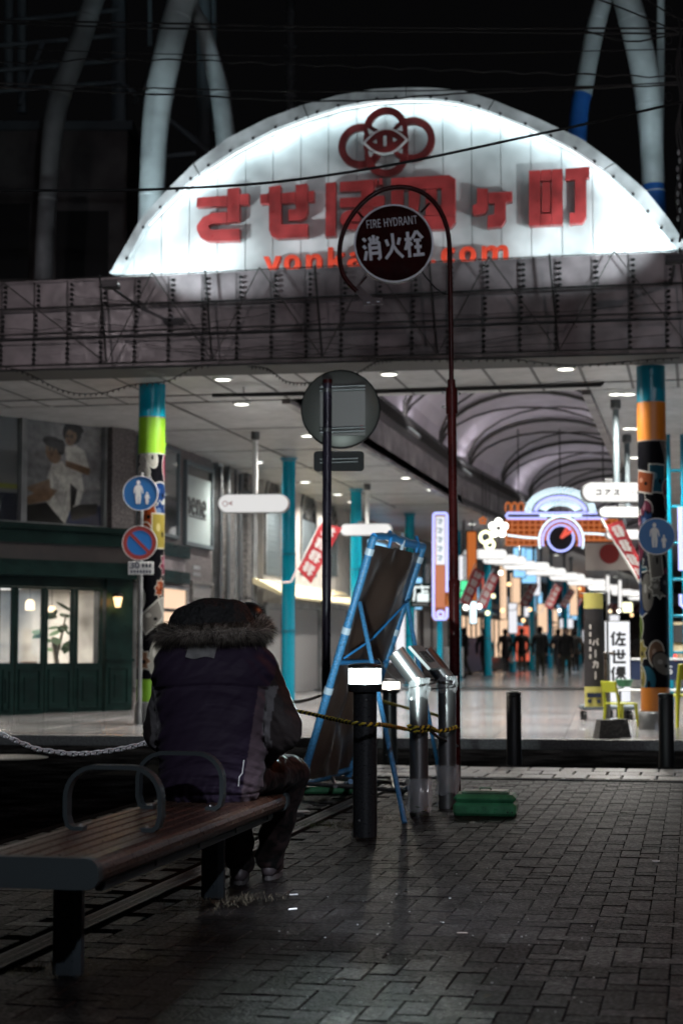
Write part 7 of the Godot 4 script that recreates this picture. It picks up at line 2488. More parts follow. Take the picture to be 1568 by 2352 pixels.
# ---------- things on the plaza ----------
func lamp_bollard(base: Vector3, s: float, label: String, m: StandardMaterial3D, e: float, col: Color) -> void:
	var t := thing("lamp_bollard", label, "bollard", at(base), "lamp bollards")
	var a := MB.new()
	a.lathe(base, [Vector2(0.07, 0.0), Vector2(0.07, 0.86 * s)], 28)
	put(a, "shaft", M.bollard_grey, t)
	var c := MB.new()
	c.lathe(base, [Vector2(0.0, 0.845 * s), Vector2(0.094, 0.846 * s), Vector2(0.1, 0.855 * s), Vector2(0.102, 0.893 * s), Vector2(0.0, 0.8935 * s)], 28)
	put(c, "collar", M.bollard_grey, t)
	var g := MB.new()
	g.lathe(base, [Vector2(0.096, 0.895 * s), Vector2(0.096, 0.982 * s)], 28)
	put(g, "lamp_glass", m, t)
	var k := MB.new()
	k.lathe(base, [Vector2(0.0, 0.983 * s), Vector2(0.1, 0.984 * s), Vector2(0.1, 1.0 * s), Vector2(0.092, 1.008 * s), Vector2(0.03, 1.016 * s), Vector2(0.0, 1.017 * s)], 28)
	put(k, "cap", M.bollard_grey, t)
	for h in [[0.8, 0.3], [0.1, -0.3]]:
		var b := MB.new(); b.ball(base + Vector3(sin(h[1]) * 0.07, h[0] * s, cos(h[1]) * 0.07), Vector3.ONE * 0.008, 8)
		put(b, "screw", M.steel, t)
	omni(t, "lamp_light", base + Vector3(0, 0.906 * s, 0), col, e, 0.012)

func plain_bollard(base: Vector3, h: float, label: String) -> void:
	var t := thing("black_bollard", label, "bollard", at(base), "black bollards along the plaza edge")
	var a := MB.new(); a.lathe(base, [Vector2(0.07, 0), Vector2(0.07, h - 0.05), Vector2(0.067, h - 0.045)], 24)
	put(a, "shaft", M.dark_metal, t)
	var c := MB.new(); c.lathe(base, [Vector2(0.06, h - 0.045), Vector2(0.071, h - 0.04), Vector2(0.071, h - 0.01), Vector2(0.06, h), Vector2(0.0, h + 0.004)], 24)
	put(c, "cap", M.dark_metal, t)

func rope(mb: MB, mb2: MB, pts: Array, r: float) -> void:
	# two strands twisted together
	for s in 2:
		var q := []
		var acc := 0.0
		for i in pts.size():
			if i > 0: acc += pts[i].distance_to(pts[i - 1])
			var t: Vector3 = (pts[mini(i + 1, pts.size() - 1)] - pts[maxi(i - 1, 0)]).normalized()
			var nx := t.cross(Vector3.UP).normalized()
			var ny := nx.cross(t)
			var a: float = acc * 100.0 + PI * s
			q.append(pts[i] + (nx * cos(a) + ny * sin(a)) * r * 0.6)
		(mb if s == 0 else mb2).tube(q, r * 0.75, 6)

func path(list: Array, n: int, sag := 0.0) -> Array:
	var c := Curve3D.new()
	for i in list.size():
		var a: Vector3 = list[maxi(i - 1, 0)]; var b: Vector3 = list[mini(i + 1, list.size() - 1)]
		var tg := (b - a) * 0.2
		c.add_point(list[i], -tg, tg)
	var out := []
	var L := c.get_baked_length()
	for i in n + 1:
		var p := c.sample_baked(L * i / n)
		var s := float(i) / n
		out.append(p - Vector3(0, sag * 4.0 * s * (1.0 - s), 0))
	return out

func plaza_things() -> void:
	var b1 := G(838, 1922)
	lamp_bollard(b1, (P(838, 1525, (b1 - EYE).dot(FH)).y) / 1.01, "near grey lamp bollard with a glowing white band, in front of the blue frame", M.bollard_glow, 5.5, Color(0.92, 1.0, 0.99))
	var b2 := G(895, 1752)
	lamp_bollard(b2, 0.78, "farther lamp bollard with a smaller glowing band behind the near one", M.bollard_glow_warm, 0.8, Color(1.0, 0.96, 0.88))
	for e in [[1180, 1757, 1588, "black bollard standing alone left of the black banner"], [1530, 1761, 1592, "black bollard in front of the orange banded column"]]:
		var g := G(e[0], e[1])
		plain_bollard(g, P(e[0], e[2], (g - EYE).dot(FH)).y, e[3])
	hydrant_sign()
	mirror()
	easel()
	monument()
	green_box()
	chains()
	weeds()

func hydrant_sign() -> void:
	var base := G(1045, 1826)
	var T := camframe(base)
	var t := thing("fire_hydrant_sign", "dark red fire hydrant sign disc in a ring on a tall bent pole", "sign", T)
	var pt := func(x, y, z := 0.0): 
		var u := on(T, x, y, z)
		return T * Vector3(u.x, u.y, z)
	var a := MB.new(); a.tube([pt.call(1046, 1828), pt.call(1042, 1340)], 0.039, 16)
	a.lathe(pt.call(1042, 1340), [Vector2(0.042, -0.03), Vector2(0.042, 0.02), Vector2(0.033, 0.03)], 16)
	put(a, "lower_pole", M.hydrant_red, t)
	var b := MB.new(); b.tube([pt.call(1042, 1342), pt.call(1037, 940)], 0.033, 16)
	put(b, "middle_pole", M.hydrant_red, t)
	var c := MB.new(); c.tube([pt.call(1037, 952), pt.call(1037, 950), pt.call(1036.4, 892), pt.call(1036.4, 890)], [0.036, 0.045, 0.045, 0.03], 16)
	c.tube([pt.call(1036.5, 892), pt.call(1036, 872)], 0.03, 12)
	put(c, "joint", M.hydrant_red, t)
	for e in [[1022, 901], [1022, 935], [1050, 905]]:
		var s := MB.new(); var p: Vector3 = pt.call(e[0], e[1]); s.cyl(p - T.basis.x * 0.015, p + T.basis.x * 0.012, 0.007, 8); s.ball(p + T.basis.x * (0.014 if e[0] > 1030 else -0.016), Vector3.ONE * 0.012, 6)
		put(s, "bolt", M.steel, t)
	var ring := [[1036.2, 900], [1035, 760], [1033, 640], [1032, 580], [1029, 540], [1019, 503], [1001, 470], [975, 446], [945, 433], [914, 430], [880, 436], [848, 453], [818, 482], [795, 517], [782, 556], [780, 596], [787, 628], [802, 652], [820, 670]]
	var fine := []
	for i in ring.size() - 1:
		var q := [ring[maxi(i - 1, 0)], ring[i], ring[i + 1], ring[mini(i + 2, ring.size() - 1)]]
		for k in 4:
			var f := k / 4.0
			var v := Vector2(q[1][0], q[1][1]).cubic_interpolate(Vector2(q[2][0], q[2][1]), Vector2(q[0][0], q[0][1]), Vector2(q[3][0], q[3][1]), f) if i > 2 else Vector2(q[1][0], q[1][1]).lerp(Vector2(q[2][0], q[2][1]), f)
			fine.append(pt.call(v.x, v.y))
	fine.append(pt.call(820, 670))
	var r := MB.new(); r.tube(fine, 0.0185, 14)
	put(r, "ring_pole", M.hydrant_red, t)
	var h := MB.new()
	h.prism(T, ons(T, [[808, 662], [824, 655], [846, 676], [858, 683], [878, 685], [880, 692], [879, 699], [836, 700], [830, 690]]), -0.006, 0.006)
	put(h, "end_plate", M.hydrant_red, t)
	for e in [[846, 695], [868, 693]]:
		var s := MB.new(); var u := on(T, e[0], e[1]); s.prism(T, [Vector2(u.x - 0.012, u.y - 0.004), Vector2(u.x + 0.012, u.y - 0.004), Vector2(u.x + 0.012, u.y + 0.004), Vector2(u.x - 0.012, u.y + 0.004)], 0.006, 0.0075)
		put(s, "slot", M.letter_grey, t)
	var ct := on(T, 903.7, 561)
	var R := 0.303
	var d := MB.new()
	d.ring(T, ct, R * 0.955, R, 0, TAU, -0.03, 0.035, 48)
	put(d, "disc_rim", M.letter_grey, t)
	var f := MB.new(); f.ring(T, ct, 0, R * 0.955, 0, TAU, -0.02, 0.025, 48)
	put(f, "disc", M.hydrant_face, t)
	for e in [[[817, 483], [838, 505]], [[986, 466], [966, 488]], [[818, 662], [842, 635]], [[968, 622], [974, 632], [1000, 662], [1018, 674], [1031, 677]]]:
		var s := MB.new()
		var q := []
		for z in e: q.append(pt.call(z[0], z[1], -0.005))
		s.tube(q, 0.009 if e.size() == 2 else 0.006, 8)
		put(s, "spoke" if e.size() == 2 else "cable_hook", M.hydrant_red if e.size() == 2 else M.black, t)
	var tilt := Transform3D(T.basis.rotated(T.basis.z, 0.1), T * Vector3(ct.x, ct.y, 0))
	words("FIRE HYDRANT", 0.088, 0.004, false, M.letter_grey, t, tilt * Transform3D(Basis(), Vector3(0.0, 0.165, 0.027)), "lettering", 0.68)
	var kk := 0
	for g in ["put_out", "fire", "plug"]:
		var q := MB.new()
		glyph(q, tilt, g, Vector2(-0.163 + kk * 0.158, -0.02), Vector2(0.07, 0.098), 0.023, 0.025, 0.029)
		put(q, "character", M.letter_grey, t)
		kk += 1

func mirror() -> void:
	var T := camframe(P(748, 1485, 14.2) * Vector3(1, 0, 1))
	var t := thing("traffic_mirror", "round traffic mirror seen from behind on a dark purple pole", "mirror", T)
	var pt := func(x, y, z := 0.0):
		var u := on(T, x, y, z)
		return T * Vector3(u.x, u.y, z)
	var p := MB.new(); p.tube([Vector3(T.origin.x, 0, T.origin.z), pt.call(752, 880)], 0.038, 16)
	put(p, "pole", M.pole_purple, t)
	var c := MB.new(); c.tube([pt.call(752, 881), pt.call(752.3, 872)], 0.041, 16)
	put(c, "pole_cap", M.hydrant_red, t)
	for y in [897, 988]:
		var b := MB.new(); b.tube([pt.call(751, y + 4), pt.call(751, y - 4)], 0.042, 16)
		put(b, "clamp", M.dull_steel, t)
	var u := on(T, 782, 938)
	var R := 0.332
	var ax := Basis(T.basis.x, -T.basis.z, T.basis.y)
	var m := MB.new()
	m.lathe(T * Vector3(u.x, u.y, -0.06), [Vector2(0.0, -0.05), Vector2(R * 0.5, -0.045), Vector2(R * 0.85, -0.02), Vector2(R * 0.99, 0.0)], 48, ax)
	put(m, "mirror_shell", M.mirror_back, t)
	var m2 := MB.new(); m2.lathe(T * Vector3(u.x, u.y, -0.06), [Vector2(R * 0.985, -0.02), Vector2(R * 1.012, -0.012), Vector2(R * 1.012, 0.02), Vector2(R * 0.98, 0.03), Vector2(0.0, 0.09)], 48, ax)
	put(m2, "mirror_rim", M.dark_metal, t)
	var bk := MB.new()
	var a := on(T, 735, 1000, 0.0); var b := on(T, 838, 884, 0.0)
	rprism(bk, T, Rect2(a, b - a), -0.045, -0.006)
	put(bk, "back_plate", M.mirror_back, t)
	for y in [890, 986]:
		for dy in [-5, 3]:
			var q := MB.new(); q.tube([pt.call(734, y + dy + 4, 0.006), pt.call(838, y + dy, 0.006)], 0.011, 8)
			put(q, "rail", M.dull_steel, t)
	var rs := MB.new(); var sq := on(T, 831, 981, 0.0); rs.box(T * Vector3(sq.x, sq.y, -0.004), Vector3(0.028, 0.03, 0.006), T.basis)
	put(rs, "red_label", M.sign_ring_red, t)
	# small plate below
	var pl := thing("back_of_plate", "dark back of a rounded plate under the round mirror", "plate", camframe(pt.call(778, 1058)))
	var q2 := MB.new(); var c0 := on(T, 778, 1058)
	var hw := 0.212; var hh := 0.085
	var pp := []
	for k in 4:
		for i in 5:
			var an := PI / 2 * (k + i / 4.0)
			var cc := Vector2((hw - 0.03) * (1 if k in [0, 3] else -1), (hh - 0.03) * (1 if k < 2 else -1))
			pp.append(c0 + cc + Vector2(cos(an), sin(an)) * 0.03)
	q2.prism(T, pp, -0.055, -0.04)
	put(q2, "plate", M.black, pl)
	for dy in [-4, 4]:
		var q := MB.new(); q.tube([T * Vector3(c0.x - 0.16, c0.y + dy * 0.0035, -0.03), T * Vector3(c0.x + 0.16, c0.y + dy * 0.0035 + 0.01, -0.03)], 0.009, 8)
		put(q, "rail", M.dull_steel, pl)

func easel() -> void:
	# a folding frame padded in blue foam with a dark sheet across it
	var lb := G(682, 1831)
	var lt := P(858, 1232, 12.2)
	var rb := G(792, 1806)
	var rt := P(972, 1254, 13.3)
	var t := thing("blue_padded_frame", "tall leaning frame padded in blue foam with a dark brown sheet", "frame", at(lb))
	for e in [[lb, lt, "near_upright"], [rb, rt, "far_upright"]]:
		var n := 14
		var pts := []
		for i in n + 1: pts.append(e[0].lerp(e[1], 0.03 + 0.97 * i / n) + Vector3(0, 0, 0.004 * sin(i * 2.1)))
		var rr := []
		for i in n + 1: rr.append(0.029 + 0.002 * sin(i * 1.7))
		var q := MB.new(); q.tube(pts, rr, 14)
		put(q, "foam_upright", M.foam_blue, t)
		for f in [0.4, 0.63, 0.93]:
			var w := MB.new(); w.tube([e[0].lerp(e[1], f), e[0].lerp(e[1], f + 0.025)], 0.034, 14)
			put(w, "tape_band", M.tape_white, t)
		var ft := MB.new(); ft.tube([e[0], e[0].lerp(e[1], 0.05)], 0.022, 10)
		put(ft, "foot", M.tape_white, t)
	# inner twin rail on the far upright
	var tw := MB.new(); tw.tube([rb.lerp(rt, 0.2) - RT * 0.07, rb.lerp(rt, 0.97) - RT * 0.07], 0.022, 10)
	put(tw, "inner_rail", M.frame_blue, t)
	var top := path([lt, lt.lerp(rt, 0.35) + Vector3(0, 0.02, 0), lt.lerp(rt, 0.6) + Vector3(0, 0.0, 0), rt], 14)
	var tb := MB.new(); tb.tube(top, [0.026, 0.028, 0.03, 0.024, 0.034, 0.038, 0.026, 0.034, 0.04, 0.036, 0.03, 0.036, 0.03, 0.026, 0.024], 12)
	put(tb, "top_bar", M.frame_blue, t)
	for f in [0.3, 0.55, 0.85]:
		var k := MB.new(); var p: Vector3 = lt.lerp(rt, f); k.tube([p + Vector3(0, 0.06, 0), p + Vector3(0.02, 0.0, 0.05), p + Vector3(0, -0.06, 0.03)], 0.014, 6)
		put(k, "tie", M.tape_white if f == 0.55 else M.frame_blue, t)
	var m1 := lb.lerp(lt, 0.52); var m2 := rb.lerp(rt, 0.52)
	var cbar := MB.new(); cbar.tube([m1, m2], 0.02, 8)
	put(cbar, "cross_bar", M.frame_blue, t)
	var b1 := lb.lerp(lt, 0.05); var b2 := rb.lerp(rt, 0.07)
	var bb := MB.new(); bb.tube([b1, b2], 0.026, 8)
	put(bb, "bottom_bar", M.foam_blue, t)
	# sheet with folds
	var sh := MB.new()
	var nu := 14; var nv := 40
	var g := []
	for j in nv + 1:
		for i in nu + 1:
			var u := i / float(nu); var v := j / float(nv)
			var p: Vector3 = lb.lerp(lt, 0.07 + 0.9 * v).lerp(rb.lerp(rt, 0.07 + 0.9 * v), u)
			var away := (rt - lt).cross(lt - lb).normalized()
			var dd := sin(PI * u) * (0.05 * sin(v * 5.0 + u * 5.0) + 0.028 * sin(u * 13.0 - v * 8.0) + 0.015 * sin(u * 21.0 + v * 19.0))
			g.append(p + away * dd)
	for j in nv:
		for i in nu:
			var ids := [j * (nu + 1) + i, j * (nu + 1) + i + 1, (j + 1) * (nu + 1) + i + 1, (j + 1) * (nu + 1) + i]
			var nn := []
			for id in ids:
				var ii: int = id % (nu + 1); var jj: int = id / (nu + 1)
				var du: Vector3 = g[jj * (nu + 1) + mini(ii + 1, nu)] - g[jj * (nu + 1) + maxi(ii - 1, 0)]
				var dv: Vector3 = g[mini(jj + 1, nv) * (nu + 1) + ii] - g[maxi(jj - 1, 0) * (nu + 1) + ii]
				nn.append(du.cross(dv).normalized())
			sh.tri(g[ids[0]], g[ids[1]], g[ids[2]], nn[0], nn[1], nn[2]); sh.tri(g[ids[0]], g[ids[2]], g[ids[3]], nn[0], nn[2], nn[3])
	put(sh, "sheet", M.tarp, t)
	# back stays
	var s1 := MB.new(); s1.tube([P(826, 1385, 12.25), G(929, 1891)], 0.017, 8)
	put(s1, "stay", M.foam_blue, t)
	var s2 := MB.new(); s2.tube([P(934, 1383, 13.2), G(1012, 1795)], 0.017, 8)
	put(s2, "stay", M.foam_blue, t)
	var s3 := MB.new(); s3.tube([P(930, 1388, 13.1), P(852, 1470, 12.6), P(790, 1512, 12.4)], 0.009, 6)
	put(s3, "strap", M.frame_blue, t)
	# grey frame parts and green tray lying at its foot
	var o := thing("folded_grey_rack", "grey folded metal rack lying at the foot of the blue frame", "rack", at(G(800, 1812)))
	for e in [[[735, 1785], [1010 - 80, 1800]], [[700, 1800], [1010 - 90, 1815]], [[760, 1778], [770, 1806]], [[830, 1782], [835, 1812]], [[900, 1786], [905, 1814]]]:
		var q := MB.new(); q.tube([G(e[0][0], e[0][1], 0.1), G(e[1][0], e[1][1], 0.1)], 0.016, 6)
		put(q, "rail", M.dull_steel, o)
	var q2 := MB.new(); q2.tube([G(795, 1815), G(805, 1795, 0.12)], 0.02, 8); q2.tube([G(920, 1820), G(938, 1810, 0.1)], 0.02, 8)
	put(q2, "leg", M.foam_blue, o)
	var tr := MB.new(); var tT := camframe(G(745, 1822), 0.05); tr.rbox(tT * Vector3(0, 0.03, 0), Vector3(0.42, 0.05, 0.22), 0.015, tT.basis)
	one(tr, "green_tray", M.box_green, tT.origin, "low dark green tray on the ground behind the blue frame", "tray")

func monument() -> void:
	var p1 := G(962, 1872); var p2 := G(1027, 1856)
	var T := frame(p1, p2)
	var t := thing("plaque_stand", "two polished steel posts bent forward and joined by a black lettered plaque", "plaque", at(p1))
	var h := P(960, 1556, (p1 - EYE).dot(FH)).y
	var h2 := P(1028, 1552, (p2 - EYE).dot(FH)).y
	var up1 := P(908, 1497, (p1 - EYE).dot(FH) + 0.0)
	var off := up1 - (p1 + Vector3(0, h, 0))
	for e in [[p1, h], [p2, h2]]:
		var a := MB.new(); a.lathe(e[0], [Vector2(0.061, 0.0), Vector2(0.061, e[1])], 28)
		put(a, "post", M.steel, t)
		var b := MB.new(); b.tube([e[0] + Vector3(0, e[1] - 0.035, 0) - off.normalized() * 0.0, e[0] + Vector3(0, e[1], 0) + off], 0.061, 24)
		put(b, "bent_head", M.steel, t)
	var o1 := p1 + Vector3(0, h, 0); var o2 := p2 + Vector3(0, h2, 0)
	var nrm := off.cross(o2 - o1).normalized()
	if nrm.dot(-FH) < 0: nrm = -nrm
	var dx := (o2 - o1).normalized()
	var dy := nrm.cross(dx).normalized()
	var c := (o1 + o2) * 0.5 + off * 0.52 + nrm * 0.062 - dx * 0.05
	var PTm := Transform3D(Basis(dx, dy, nrm), c)
	var q := MB.new()
	var L := off.length()
	var sk := off.dot(dx)
	var hy := off.dot(dy)
	q.prism(PTm, [Vector2(-0.11 - sk * 0.45, -hy * 0.45), Vector2(0.1 - sk * 0.45, -hy * 0.45), Vector2(0.1 + sk * 0.45, hy * 0.45), Vector2(-0.11 + sk * 0.45, hy * 0.45)], -0.01, 0.01)
	put(q, "plaque", M.grey_paint, t)
	var kk := 0
	for g in ["note", "mind", "plug", "bo"]:
		var ch := MB.new()
		var SK := Transform3D(Basis(dx, off.normalized(), nrm), c)
		glyph(ch, SK, g, Vector2(-0.056 + kk * 0.037, 0.0), Vector2(0.016, 0.05), 0.0075, 0.01, 0.0125); kk += 1
		put(ch, "character", M.black, t)
	# bubble wrap round the posts
	for e in [[p1, 1557, 1604, 0.068, "upper bubble wrap round the left steel post"], [p1, 1787, 1862, 0.078, "ragged lower bubble wrap round the left steel post"], [p2, 1552, 1588, 0.067, "upper bubble wrap round the right steel post"], [p2, 1757, 1822, 0.075, "lower bubble wrap round the right steel post"]]:
		var d: float = (e[0] - EYE).dot(FH)
		var y0: float = P(0, e[2], d).y; var y1: float = P(0, e[1], d).y
		var rows := maxi(4, int((y1 - y0) / 0.012))
		var m := MB.new()
		var gset := func(i, j):
			var a: float = TAU * i / 56.0
			var v: float = float(j) / rows
			var r: float = e[3] + 0.006 * sin(a * 3.0 + v * 5.0) + 0.004 * sin(a * 7.0 - v * 9.0) + (0.003 if (i + j) % 2 == 0 else -0.001)
			if j == 0 or j == rows: r += 0.008 * absf(sin(a * 2.5))
			var y: float = lerpf(y0, y1, v) + (0.012 * sin(a * 4.0) if j == 0 else 0.0)
			return e[0] + Vector3(sin(a) * r, y, cos(a) * r)
		for i in 56:
			for j in rows:
				var A0: Vector3 = gset.call(i, j); var A1: Vector3 = gset.call(i + 1, j); var A2: Vector3 = gset.call(i + 1, j + 1); var A3: Vector3 = gset.call(i, j + 1)
				var n1 := (A1 - A0).cross(A2 - A0).normalized(); var n2 := (A2 - A0).cross(A3 - A0).normalized()
				var outw: Vector3 = (A0 - e[0]) * Vector3(1, 0, 1)
				if n1.dot(outw) < 0: n1 = -n1
				if n2.dot(outw) < 0: n2 = -n2
				m.face([A0, A1, A2], n1); m.face([A0, A2, A3], n2)
		one(m, "bubble_wrap", M.bubble_wrap, e[0] + Vector3(0, y0, 0), e[4], "bubble wrap")
	# thin black wire tied round both heads
	var w := MB.new()
	var wire := []
	for i in 61:
		var s := i / 60.0
		var a := s * TAU * 3.0
		var c2 := p1.lerp(p2, 0.5 - 0.5 * cos(a * 0.5)) + Vector3(0, h - 0.05 + 0.03 * sin(s * 9.0), 0)
		wire.append(c2 + Vector3(sin(a), 0, cos(a)) * 0.085)
	w.tube(wire, 0.003, 5)
	var w2 := []
	for i in 25:
		var s := i / 24.0
		w2.append(P(lerpf(868, 936, s), lerpf(1512, 1570, s) + 14 * sin(PI * s), 11.6))
	w.tube(w2, 0.003, 5)
	one(w, "black_wire", M.cable, wire[0], "thin black wire looped round the tops of the two steel posts", "wire")

func green_box() -> void:
	var g := G(1119, 1876)
	var T := camframe(g + FH * 0.13, -0.16)
	var t := thing("green_box", "green plastic box with a pale lid on the paving beside the red pole", "box", T)
	var b := MB.new(); b.rbox(T * Vector3(0, 0.045, 0), Vector3(0.41, 0.085, 0.27), 0.018, T.basis)
	put(b, "lower_shell", M.box_green, t)
	var b2 := MB.new()
	var lo := []; var hi := []
	for z in [[-1, 1], [1, 1], [1, -1], [-1, -1]]:
		lo.append(T * Vector3(z[0] * 0.2, 0.087, z[1] * 0.13)); hi.append(T * Vector3(z[0] * 0.17, 0.15, z[1] * 0.1))
	var b3 := MB.new(); b3.rbox(T * Vector3(0, 0.115, 0), Vector3(0.405, 0.052, 0.265), 0.022, T.basis)
	put(b3, "upper_shell", M.box_green, t)
	var l := MB.new(); l.rbox(T * Vector3(0.0, 0.15, -0.01), Vector3(0.31, 0.022, 0.19), 0.01, T.basis)
	put(l, "lid", M.box_lid, t)
	var h := MB.new(); h.tube([T * Vector3(-0.04, 0.165, 0.02), T * Vector3(-0.03, 0.176, 0.02), T * Vector3(0.03, 0.176, 0.02), T * Vector3(0.04, 0.165, 0.02)], 0.007, 6)
	put(h, "handle", M.box_lid, t)
	for x in [0.15, 0.18]:
		var s := MB.new(); s.ball(T * Vector3(x, 0.03, 0.136), Vector3(0.006, 0.006, 0.003), 6)
		put(s, "rivet", M.black, t)

func chains() -> void:
	# link chain on the left
	var pts := path([P(-90, 1655, 9.3), P(0, 1684, 9.35), P(86, 1721, 9.4), P(167, 1732, 9.45), P(267, 1722, 9.5), P(357, 1700, 9.55), P(440, 1672, 9.6)], 40)
	var t := thing("chain", "steel link chain sagging in front of the road at the left", "chain", at(pts[20]))
	var lk := MB.new()
	var ring := []
	for k in 17:
		var a := TAU * k / 16.0
		ring.append(Vector3(0.0115 * cos(a), 0, 0.0165 * sin(a) + 0.007 * signf(sin(a))))
	lk.tube(ring, 0.0056, 8, false)
	var me := mesh_of(lk)
	for i in pts.size() - 1:
		var z: Vector3 = (pts[i + 1] - pts[i]).normalized()
		var x := z.cross(Vector3.UP).normalized()
		var b := Basis(x, z.cross(x), z).rotated(z, (PI / 2 if i % 2 else 0.0) + 0.5)
		place(me, "link", M.chain_steel, t, Transform3D(b, (pts[i] + pts[i + 1]) * 0.5))
	var pb := P(440, 1672, 9.6)
	plain_bollard(Vector3(pb.x, 0, pb.z), 0.75, "black bollard hidden behind the seated person holding the chain")
	# dark rope right of the person
	var a := MB.new(); a.tube(path([P(660, 1613, 14.6), P(683, 1611, 14.6), P(712, 1607, 14.6), P(738, 1597, 14.6)], 30), 0.012, 8)
	for i in 14: a.ball(P(664 + i * 5.3, 1612 - maxf(0, i - 5) * 1.6, 14.58), Vector3(0.01, 0.018, 0.01), 6)
	one(a, "rusty_chain", M.inside_wood, P(700, 1610, 14.6), "short rusty chain between the seated person and the purple pole", "chain")
	for e in [[[[640, 1628, 10.6], [687, 1634, 10.6], [750, 1648, 10.2], [806, 1660, 9.75], [838, 1664, 9.66], [868, 1664, 9.75], [905, 1669, 10.5], [938, 1676, 11.1], [962, 1681, 11.05], [984, 1676, 11.2]], "yellow and black rope running past the near lamp bollard to the steel posts", true],
		[[[936, 1668, 11.1], [960, 1672, 11.05], [985, 1669, 11.15], [1003, 1679, 11.4], [1026, 1677, 11.5], [1050, 1669, 11.7]], "yellow and black rope tied between the two steel posts", true],
		[[[880, 1611, 15.9], [912, 1620, 15.5], [941, 1628, 15.0], [982, 1637, 14.6], [1009, 1645, 14.2]], "farther yellow and black rope behind the steel posts", true],
		[[[984, 1674, 11.2], [1001, 1690, 11.4], [1026, 1703, 11.7], [1049, 1714, 12.2]], "loose end of brown rope from the steel posts to the red pole", false]]:
		var l := []
		for z in e[0]: l.append(P(z[0], z[1], z[2]))
		var m1 := MB.new(); var m2 := MB.new()
		var fine := path(l, 160)
		rope(m1, m2, fine, 0.011 if e[2] else 0.009)
		var o := thing("twisted_rope", e[1], "rope", at(l[0]), "")
		put(m1, "strand", M.rope_yellow if e[2] else M.inside_wood, o)
		put(m2, "strand", M.rope_black if e[2] else M.brown_paint, o)

func tuft(mb: MB, c: Vector3, n: int, spread: float, h: float) -> void:
	for i in n:
		var b := c + Vector3(rng.randf_range(-spread, spread), 0, rng.randf_range(-spread, spread))
		var d := Vector3(rng.randf_range(-1, 1), 0, rng.randf_range(-1, 1)).normalized()
		var hh := h * rng.randf_range(0.2, 0.75)
		var s := d.cross(Vector3.UP) * rng.randf_range(0.0007, 0.0014)
		var m := b + Vector3(0, hh * 0.38, 0) + d * hh * 0.35
		var tp := b + Vector3(0, hh * 0.34, 0) + d * hh * rng.randf_range(0.5, 1.0)
		var nn := s.cross(m - b).normalized()
		mb.face([b - s, b + s, m + s * 0.7, m - s * 0.7], nn); mb.face([m - s * 0.7, m + s * 0.7, tp], nn)

